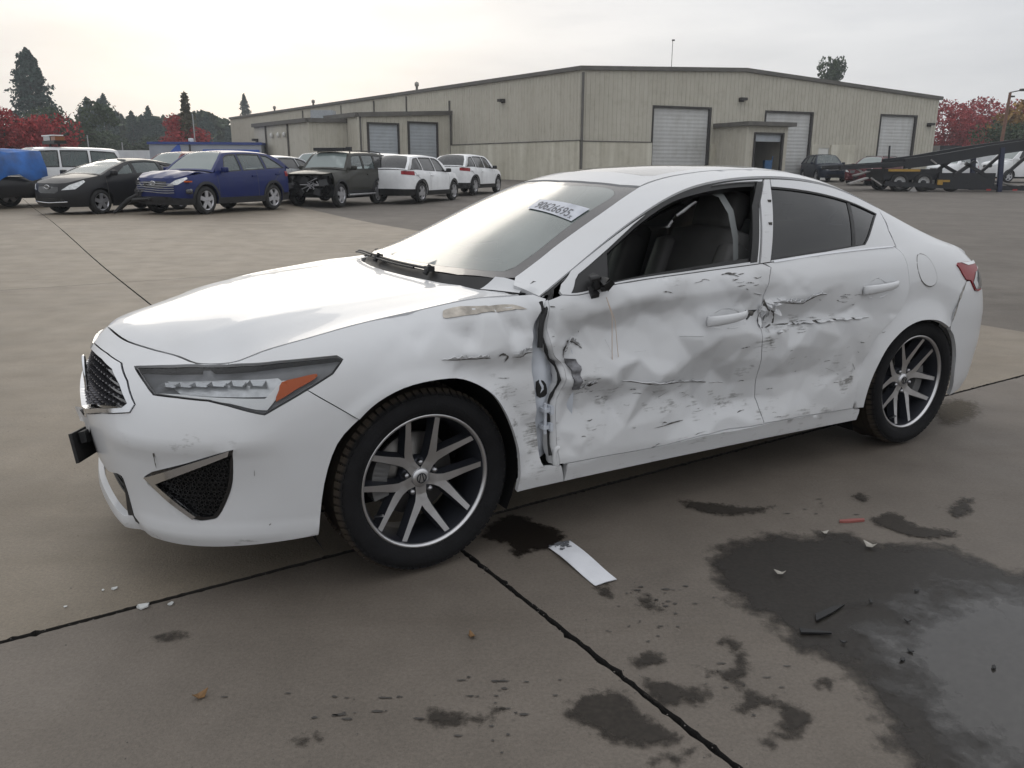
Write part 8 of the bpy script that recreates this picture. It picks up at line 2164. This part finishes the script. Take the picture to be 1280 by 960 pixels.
for (p, q, w) in (((21.47, 40.50, 1.03), (22.42, 40.50, 1.74), .16), ((25.00, 40.50, 2.10), (23.89, 40.50, 1.02), .14), ((21.97, 40.50, 1.63), (23.11, 40.50, 1.03), .14)):
    for y in (.0, 2.35): mb = MB(); mb.bar((lt(p)[0], y, lt(p)[1]), (lt(q)[0], y, lt(q)[1]), w, .12, up=(0, 1, 0)); mb.build('brace', M_TRB, tr)
M_POST = mat('blue_black_post', (.012, .018, .05), .45)
for y in (-.05, 2.4):
    mb = MB(); a, b = lt((23.60, 40.50, 2.37)), lt((23.77, 40.50, 0.30)); mb.bar((a[0], y, a[1]), (b[0], y, b[1]), .20, .16, up=(0, 1, 0)); mb.build('post', M_POST, tr)
for (p, q, y0, w) in (((22.32, 40.50, 1.07), (25.06, 40.50, 0.53), .5, .5), ((22.32, 40.50, 1.07), (25.06, 40.50, 0.53), 1.8, .5), ((16.53, 40.50, 0.63), (17.43, 40.50, 0.93), .4, .45), ((17.38, 40.50, 1.01), (18.14, 40.50, 1.23), 1.9, .45), ((17.51, 40.50, 0.93), (18.05, 40.50, 0.59), .1, .12), ((16.47, 40.50, 1.50), (17.05, 40.50, 1.20), .1, .12), ((20.20, 40.50, 1.79), (20.50, 40.50, 1.60), -.12, .08)):
    mb = MB(); mb.bar((lt(p)[0], y0, lt(p)[1]), (lt(q)[0], y0, lt(q)[1]), w, .06, up=(0, 0, 1)); mb.build('ramp', M_RAMP, tr)
mb = MB(); a, b = lt((19.22, 40.50, 2.50)), lt((19.26, 40.50, 1.57)); mb.bar((a[0], 2.3, a[1]), (b[0], 2.3, b[1]), .07); mb.build('stake', M_TRB, tr)
mb = MB()
for px_ in ((23.21, 40.50, 0.34), (24.50, 40.50, 0.34)): q = lt(px_); mb.box((q[0], -.12, q[1] + .05), (.22, .03, .08))
mb.build('red_reflector', M_RFL, tr)
tw = None
for px_ in ((18.90, 40.50, 0.68), (20.08, 40.50, 0.68), (21.50, 40.50, 0.54)):
    for y, rz in ((.16, math.pi), (2.2, 0)):
        q = lt(px_)
        if tw is None:
            tw = empty('wheel'); tw.parent = tr
            mb = MB(); mb.lathe([(-.13, .30), (-.16, .36), (-.14, .42), (-.08, .435), (.08, .435), (.14, .42), (.16, .36), (.14, .28)], 32); mb.build('tyre', M_T2, tw)
            mb = MB(); mb.lathe([(.14, .29), (.12, .275), (.06, .25), (.03, .14), (.05, .13), (.05, 0)], 28); mb.build('rim', mat('white_steel_rim', (.46, .46, .46), .5, var=.3, vscale=9), tw)
            mb = MB(); mb.lathe([(.05, .12), (.16, .10), (.17, 0)], 16); mb.build('hub', M_TRB, tw)
            w = tw
        else: w = copy_tree(tw, tr)
        w.location = (q[0], y, .435); w.rotation_euler = (0, 0, rz)
        if y < 1: w.location.y = .16
mb = MB(); q = lt((19.56, 40.50, 0.40)); mb.add([(q[0] - .2, -.1, 0), (q[0] + .2, -.1, 0), (q[0], -.1, .26), (q[0] - .2, .1, 0), (q[0] + .2, .1, 0), (q[0], .1, .26)], [(0, 1, 2), (5, 4, 3), (0, 3, 4, 1), (1, 4, 5, 2), (2, 5, 3, 0)])
ck = mb.build('wheel_chock', M_RAMP); ck.location = tr.location; tag(ck, 'pale triangular chock between the trailer wheels', 'chock')

# ------------------------------------------------------------------ far trucks, blue-topped trailer, poles
def boxy(name, label, cat, c, d, m, rz=0, extra=None):
    o = empty(name, c, rz); tag(o, label, cat)
    mb = MB(); mb.box((0, 0, d[2] / 2 + .9), (d[0], d[1], d[2])); mb.build('cargo_box', m, o)
    mb = MB(); mb.box((0, 0, .75), (d[0], d[1] * .8, .3)); mb.build('frame', M_TRB, o)
    for x in (-d[0] * .32, d[0] * .32):
        for s in (-1, 1): mb = MB(); mb.lathe([(-.12, 0), (-.12, .48), (.12, .48), (.12, 0)], 16, c=(x, s * (d[1] / 2 - .15), .48)); mb.build('wheel', M_T2, o)
    for k in range(int(d[0] / 1.2)):
        x = -d[0] / 2 + .3 + k * 1.2; mb = MB(); mb.box((x, -d[1] / 2 - .02, d[2] / 2 + .9), (.06, .05, d[2] - .1)); mb.build('side_rib', m, o)
    return o
M_TRW = mat('truck_white', (.60, .62, .64), .5, var=.08, vscale=1.5); M_TRBLU = mat('trailer_blue', (.02, .045, .20), .45, var=.15); M_TRGREY = mat('trailer_grey', (.30, .32, .36), .5, var=.12, vscale=1)
boxy('box_truck', 'white box truck body under the red maples, right', 'truck', (42.8, 80, .5), (2.6, 6, 1.9), M_TRW)
boxy('flat_trailer', 'low white trailer right of the box truck under the maples', 'trailer', (46.0, 81, .3), (4.2, 2.6, 1.7), M_TRW)
boxy('dark_container', 'dark container at the right corner of the warehouse, left of the box truck', 'container', (40.2, 79, .55), (2.0, 4, 2.0), M_TRB)
ld = empty('yellow_loader', (34.3, 66, .55), .3); tag(ld, 'yellow loader machine behind the sloping trailer deck', 'machine')
mb = MB(); cushion(mb, (0, 0, 1.15), (1.3, 1.1, .8)); mb.build('body', mat('loader_yellow', (.50, .22, .02), .5, var=.2), ld); mb = MB(); mb.box((.2, 0, 1.75), (.7, .9, .6)); mb.build('cab', M_TRB, ld)
for x in (-.5, .5):
    for s in (-1, 1): mb = MB(); mb.lathe([(-.15, 0), (-.15, .4), (.15, .4), (.15, 0)], 16, c=(x, s * .6, .4)); mb.build('wheel', M_T2, ld)
bt_ = empty('office_trailer', (-22.6, 62.5, float(zg(-22.6, 62.5))), .12); tag(bt_, 'long grey trailer with blue top edge, left of the warehouse', 'trailer')
mb = MB(); mb.box((0, 0, 1.45), (7.9, 2.6, 1.7)); mb.build('side_wall', M_TRGREY, bt_); mb = MB(); mb.box((0, 0, 2.38), (8.1, 2.8, .18)); mb.build('top_rail', M_TRBLU, bt_); mb = MB(); mb.box((1.8, -1.33, 1.35), (4.0, .05, 1.2)); mb.build('blue_band', mat('band_blue', (.03, .09, .40), .5), bt_)
mb = MB(); mb.box((-1.1, -1.33, 1.6), (.12, .07, 1.8)); mb.build('seam_post', M_FRAME, bt_); mb = MB(); cushion(mb, (-1.3, 0, 2.62), (.35, .35, .3)); mb.build('roof_cap', M_TRW, bt_); mb = MB(); mb.add([(-2.8, -1.36, 1.5), (-1.7, -1.36, 1.5), (-1.8, -1.36, 2.4)], [(0, 1, 2)]); mb.add([(-2.8, -1.33, 1.5), (-1.7, -1.33, 1.5), (-1.8, -1.33, 2.4)], [(0, 2, 1)]); mb.build('blue_flap', MATS['band_blue'], bt_)
for x in (-3, 3):
    mb = MB(); mb.box((x, 0, .3), (.4, 2.0, .62)); mb.build('support', M_TRB, bt_)
boxy('pale_shed', 'pale low shed roof left of the blue-topped trailer', 'shed', (-33.5, 75, .2), (5.5, 3, 1.6), M_TRW, .05)
def pole(name, label, cat, base, top, r0, r1, m, lamp=None):
    o = empty(name, base); tag(o, label, cat); b = Vector(top) - Vector(base)
    mb = MB(); mb.tube([(0, 0, 0), b], [r0, r1], 10); mb.build('pole', m, o)
    if lamp: mb = MB(); lamp(mb, b); mb.build('lamp_head', M_FRAME, o)
    return o
M_WOOD = mat('pole_wood', (.16, .085, .06), .85, var=.3, vscale=4); M_GALV = mat('galvanised', (.35, .36, .37), .5, metal=.4)
def lampA(mb, b): mb.bar(b, b + Vector((.75, -.2, .15)), .08); mb.box(b + Vector((.95, -.2, .18)), (.55, .3, .18)); mb.box(b + Vector((.3, .2, -.3)), (.35, .25, .12))
pole('light_pole', 'brown leaning light pole before the right red trees', 'lamp post', (40.65, 70, .55), (40.80, 70, 7.45), .16, .11, M_WOOD, lampA)
def lampB(mb, b): mb.bar(b, b + Vector((.5, 0, .1)), .06); mb.box(b + Vector((.6, 0, .08)), (.4, .2, .12))
for (x, y, h, lab) in ((-40.5, 80, 4.2, 'thin grey lamp pole behind the white boxy SUV'), (-38.2, 82, 3.6, 'short pale post left of the pale shed'), (-31.8, 84, 6.4, 'thin pale pole before the middle red maple'), (-25.0, 86, 5.6, 'thin pole right of the middle red maple')):
    pole('slim_pole', lab, 'pole', (x, y, .5), (x, y, h), .06, .05, M_GALV, lampB if 'lamp' in lab else None)

# ------------------------------------------------------------------ trees
def leaf_mat(name, c0, c1, c2=None):
    m = bpy.data.materials.new(name); m.use_nodes = True; nt = m.node_tree; N, L = nt.nodes, nt.links; b = N['Principled BSDF']; b.inputs['Roughness'].default_value = .7; b.inputs['Specular IOR Level'].default_value = .2
    tc = N.new('ShaderNodeTexCoord'); n = N.new('ShaderNodeTexNoise'); n.inputs['Scale'].default_value = .9; n.inputs['Detail'].default_value = 6; L.new(tc.outputs['Object'], n.inputs['Vector'])
    at = N.new('ShaderNodeAttribute'); at.attribute_name = 'tone'
    ad = N.new('ShaderNodeMath'); ad.operation = 'MULTIPLY_ADD'; ad.inputs[1].default_value = .5; L.new(at.outputs['Fac'], ad.inputs[0])
    hf = N.new('ShaderNodeMath'); hf.operation = 'MULTIPLY'; hf.inputs[1].default_value = .6; L.new(n.outputs['Fac'], hf.inputs[0]); L.new(hf.outputs[0], ad.inputs[2])
    r = N.new('ShaderNodeValToRGB'); r.color_ramp.elements[0].position = .25; r.color_ramp.elements[1].position = .8; r.color_ramp.elements[0].color = (*c0, 1); r.color_ramp.elements[1].color = (*c1, 1)
    L.new(ad.outputs[0], r.inputs['Fac']); L.new(r.outputs['Color'], b.inputs['Base Color']); MATS[name] = m
    return m
M_CON = leaf_mat('conifer_needles', (.020, .040, .034), (.06, .10, .08)); M_REDL = leaf_mat('red_leaves', (.16, .018, .024), (.42, .060, .060)); M_GRL = leaf_mat('green_leaves', (.020, .035, .018), (.06, .085, .04)); M_YLL = leaf_mat('yellow_leaves', (.14, .075, .02), (.32, .19, .05)); M_BRL = leaf_mat('sparse_leaves', (.05, .05, .03), (.10, .09, .05)); M_BARK = mat('bark', (.06, .045, .035), .9, var=.3, vscale=5)
def leaves_mesh(name, P, size, r_):
    """small leaf clumps at P, each a bent quad facing a random way"""
    n = len(P); a = r_.normal(size=(n, 3)); a /= np.linalg.norm(a, axis=1, keepdims=True); t = np.cross(a, r_.normal(size=(n, 3))); t /= np.linalg.norm(t, axis=1, keepdims=True); u = np.cross(a, t)
    s = size * r_.uniform(.5, 1.35, (n, 1)); k = r_.uniform(.45, .8, (n, 1))
    V = np.stack([P - t * s, P - u * s * k + a * s * .25, P + t * s, P + u * s * k + a * s * .25], 1).reshape(-1, 3)
    me = bpy.data.meshes.new(name); me.from_pydata(V.tolist(), [], np.arange(n * 4).reshape(n, 4).tolist())
    at = me.attributes.new('tone', 'FLOAT', 'POINT'); at.data.foreach_set('value', np.repeat(r_.uniform(0, 1, n), 4).astype(np.float32)); me.update(); return me
def conifer_points(r_, h, rad, n, low=.10, ragged=.75):
    P = []
    whorls = int(h * 2.2); amp = 1 + ragged * r_.normal(size=(whorls + 1, 9)) * .35
    while len(P) < n:
        t = r_.uniform(low, 1) ** 1.0; w = int(t * whorls); az = r_.uniform(0, 2 * math.pi); k = int(az / (2 * math.pi) * 9)
        prof = (1 - t) ** .58 * min(1, (t - low) / .12 + .55) + .02
        rr = rad * prof * max(.25, amp[w, k]) * math.sqrt(r_.uniform(.05, 1))
        z = t * h - rr * .30 + r_.normal() * .05 * h / 12
        gap = vnoise(np.array([az * 2.2 + w]), np.array([z * 1.1]))[0]
        if gap < .26: continue
        P.append((rr * math.cos(az), rr * math.sin(az), z))
    return np.array(P)
def crown_points(r_, h, rad, n, base=.22, lobes=9):
    C = [np.array([r_.normal() * rad * .45, r_.normal() * rad * .45, h * (base + (1 - base) * r_.uniform(.25, .85))]) for _ in range(lobes)]; S = [rad * r_.uniform(.38, .62) for _ in C]
    P = []
    while len(P) < n:
        i = r_.integers(len(C)); d = r_.normal(size=3); d /= np.linalg.norm(d); q = C[i] + d * S[i] * r_.uniform(.25, 1.08) ** .6 * np.array([1, 1, .85])
        if q[2] < h * base * .8: continue
        if vnoise(np.array([q[0] * 1.3 + q[2]]), np.array([q[1] * 1.3 + q[2] * .9]))[0] < .24: continue
        P.append(q)
    return np.array(P)
def tree(name, kind, h, rad, n, size, m, seed, base=.2):
    r_ = np.random.default_rng(seed); o = empty(name)
    P = conifer_points(r_, h, rad, n, base) if kind == 'c' else crown_points(r_, h, rad, n, base)
    link_mesh('crown', leaves_mesh('crown', P, size, r_), m, o)
    mb = MB(); mb.tube([(0, 0, -.3), (0, 0, h * .5), (r_.normal() * .05, 0, h * (.93 if kind == 'c' else .75))], [h * .022 + .05, h * .014 + .02, .03], 8)
    for _ in range(14 if kind == 'c' else 10):
        a = r_.uniform(0, 6.28); z = h * r_.uniform(.2, .8); l = rad * (1 - z / h * .8) * .8
        mb.tube([(0, 0, z), (math.cos(a) * l * .5, math.sin(a) * l * .5, z + (l * .05 if kind == 'c' else l * .45)), (math.cos(a) * l, math.sin(a) * l, z - (l * .12 if kind == 'c' else -l * .8))], [.05, .035, .015], 5)
    mb.build('trunk', M_BARK, o)
    return o
PROTO = {}
def place(key, make, loc, sc, rz, label, cat='tree', group=None):
    if key not in PROTO: PROTO[key] = make(); o = PROTO[key]
    else: o = copy_tree(PROTO[key])
    o.location = (loc[0], loc[1], loc[2] if len(loc) > 2 else .5); o.scale = (sc[0], sc[0], sc[1]); o.rotation_euler = (0, 0, rz); tag(o, label, cat, group); return o
place('big', lambda: tree('tall_conifer', 'c', 17.5, 4.7, 9000, .27, M_CON, 3, .16), (-73.5, 130.0, .5), (1, 1.02), 0, 'tallest dark conifer standing alone above the left red maples')
red1 = lambda: tree('red_maple', 'd', 5.2, 3.0, 6500, .12, M_REDL, 5, .15)
for i, (px_, Y, s, lab) in enumerate((((-38.7, 64.0, .5), 64, (1.0, 1.0), 'red maple cut by the left edge of the photo, above the blue tarp'), ((-37.9, 66.0, .5), 66, (1.05, 1.02), 'red maple beside the first, above the white boxy SUV'), ((-38.6, 70.0, .5), 70, (.62, .62), 'small dark red maple at the foot of the tall conifer'))):
    place('red1', red1, px_, s, i * 2.1, lab, group='red maples on the left')
place('red2', lambda: tree('red_maple', 'd', 6.4, 3.0, 5000, .15, M_REDL, 8, .18), (-37.2, 95.0, .5), (1.0, 1.0), 1, 'red maple in the middle of the far conifers, above the blue-topped trailer')
place('sparse', lambda: tree('sparse_tree', 'c', 8.6, 1.5, 380, .26, M_BRL, 12, .45), (-35.9, 93.0, .5), (1, 1.0), 0, 'thin sparse pale tree rising out of the middle red maple')
grn = lambda: tree('green_tree', 'd', 8.0, 4.2, 5200, .20, M_GRL, 15, .1)
for i, (px_, s, lab) in enumerate((((-52.8, 100.0, .5), (1.0, 1.0), 'rounded green tree just right of the tall conifer'), ((-58.6, 120.0, .5), (1.1, .72), 'low green tree under the far conifers, left of the thin poles'), ((-56.6, 125.0, .5), (1.2, .66), 'low green tree under the middle far conifers'))): place('grn', grn, px_, s, i * 1.7, lab)
cons = [lambda k=k: tree('far_conifer', 'c', 12.0, 2.6, 2400, .24, M_CON, 20 + k, .06) for k in range(4)]
ORD = 'first second third fourth fifth sixth seventh eighth ninth tenth eleventh twelfth thirteenth fourteenth fifteenth sixteenth seventeenth'.split()
def CONL(i, s):
    size = 'tall' if s > 1.0 else ('middling' if s > .85 else 'short')
    return '%s dark conifer, %s from the left between the tall conifer and middle maple' % (size, ORD[i]) if i < 16 else '%s dark conifer, %s to the right of the middle red maple in the distance' % (size, ORD[i - 16])
FAR = [(0, 0.98), (0, 1.1), (0, 0.93), (0, 1.08), (0, 1.14), (0, 1.0), (0, 1.02), (0, 0.95), (0, 0.84), (0, 0.92), (0, 0.7), (0, 0.86), (0, 0.98), (0, 0.82), (0, 0.78), (0, 0.95), (0, 0.8), (0, 0.76), (0, 0.8), (0, 0.76), (0, 0.9), (0, 0.8), (0, 0.74), (0, 0.62), (0, 0.7)]
for i, (q, s) in enumerate(zip([(-82.9, 162.6, 0.5), (-79.8, 158.9, 0.5), (-82.8, 167.1, 0.5), (-78.2, 160.3, 0.5), (-76.1, 157.9, 0.5), (-79.7, 167.2, 0.5), (-85.3, 181.7, 0.5), (-82.6, 178.4, 0.5), (-81.0, 177.4, 0.5), (-73.1, 162.2, 0.5), (-76.1, 171.0, 0.5), (-71.8, 163.7, 0.5), (-69.3, 160.8, 0.5), (-67.5, 159.0, 0.5), (-67.9, 162.0, 0.5), (-75.2, 182.0, 0.5), (-72.9, 179.2, 0.5), (-71.5, 178.6, 0.5), (-67.0, 178.4, 0.5), (-59.7, 161.4, 0.5), (-59.8, 164.7, 0.5), (-62.0, 173.6, 0.5), (-62.0, 176.5, 0.5), (-62.2, 179.9, 0.5), (-61.3, 180.6, 0.5)], [s for _, s in FAR])):
    place('far%d' % (i % 4), cons[i % 4], q, (s * rng.uniform(.9, 1.15), s), i * 1.3, CONL(i, s), group='distant conifers in the left tree line')
place('far0', cons[0], (-60.1, 190.0, .5), (1.0, 1.36), 2.2, 'lone conifer top showing over the left end of the warehouse roof')
place('far1', cons[1], (-57.6, 170.0, .5), (.8, .72), .7, 'slim conifer touching the left corner of the warehouse')
place('oak', lambda: tree('round_tree', 'd', 17.0, 3.4, 2200, .34, M_GRL, 31, .62), (48.7, 130.0, .5), (.60, .985), 0, 'dark round treetop showing above the warehouse roof')
redr = lambda: tree('red_tree', 'd', 9.2, 4.0, 12000, .16, M_REDL, 41, .12)
for i, (px_, s, lab) in enumerate((((56.9, 108.0, .5), (1.0, 1.0), 'red tree right against the warehouse corner'), ((64.1, 118.0, .5), (.72, .90), 'darker red tree between its two neighbours, right'), ((58.0, 104.0, .5), (.62, .60), 'low red tree left of the light pole'), ((67.4, 116.0, .5), (1.15, 1.12), 'tallest red tree behind the light pole'))): place('redr', redr, px_, s, i * 1.9, lab, group='red trees on the right')
place('grn', grn, (53.4, 88.0, .5), (.95, .72), .4, 'dark green tree at the right edge, under a yellow crown')
place('yel', lambda: tree('yellow_tree', 'd', 8.4, 3.2, 1900, .28, M_YLL, 51, .35), (59.2, 96.0, .5), (1, 1.02), 0, 'yellow leaved tree cut by the right edge of the photo')
# a low hedge line that closes the horizon on both sides
def hedge(name, x0, x1, y, h, n, seed, label=None):
    r_ = np.random.default_rng(seed); x = r_.uniform(x0, x1, n); hh = h * (.55 + .6 * vnoise(x * .09 + seed, x * .02 + 3))
    P = np.stack([x, y + r_.normal(size=n) * 2.2, hh * r_.uniform(.02, 1, n) ** .8], 1); o = link_mesh(name, leaves_mesh(name, P, 1.0, r_), M_GRL); o['kind'] = 'stuff'; o['label'] = label; return o
hedge('distant_wood', -210, -36, 178, 11.5, 17000, 61, 'low dark woodland closing the horizon on the left')
hedge('distant_wood', 60, 240, 170, 8.5, 16000, 62, 'low dark woodland closing the horizon on the right')
# ------------------------------------------------------------------ thin autumn haze
def haze():
    mb = MB(); x0, x1, y0, y1, z0, z1 = -260, 290, -70, 420, -1.3, 30
    mb.box(((x0 + x1) / 2, (y0 + y1) / 2, (z0 + z1) / 2), (x1 - x0, y1 - y0, z1 - z0))
    m = bpy.data.materials.new('haze_air'); m.use_nodes = True; nt = m.node_tree; nt.nodes.clear()
    out = nt.nodes.new('ShaderNodeOutputMaterial'); v = nt.nodes.new('ShaderNodeVolumePrincipled'); v.inputs['Density'].default_value = .0008; v.inputs['Color'].default_value = (.86, .90, .95, 1); v.inputs['Anisotropy'].default_value = .2
    nt.links.new(v.outputs[0], out.inputs['Volume']); o = mb.build('haze', m); o['kind'] = 'stuff'
haze()
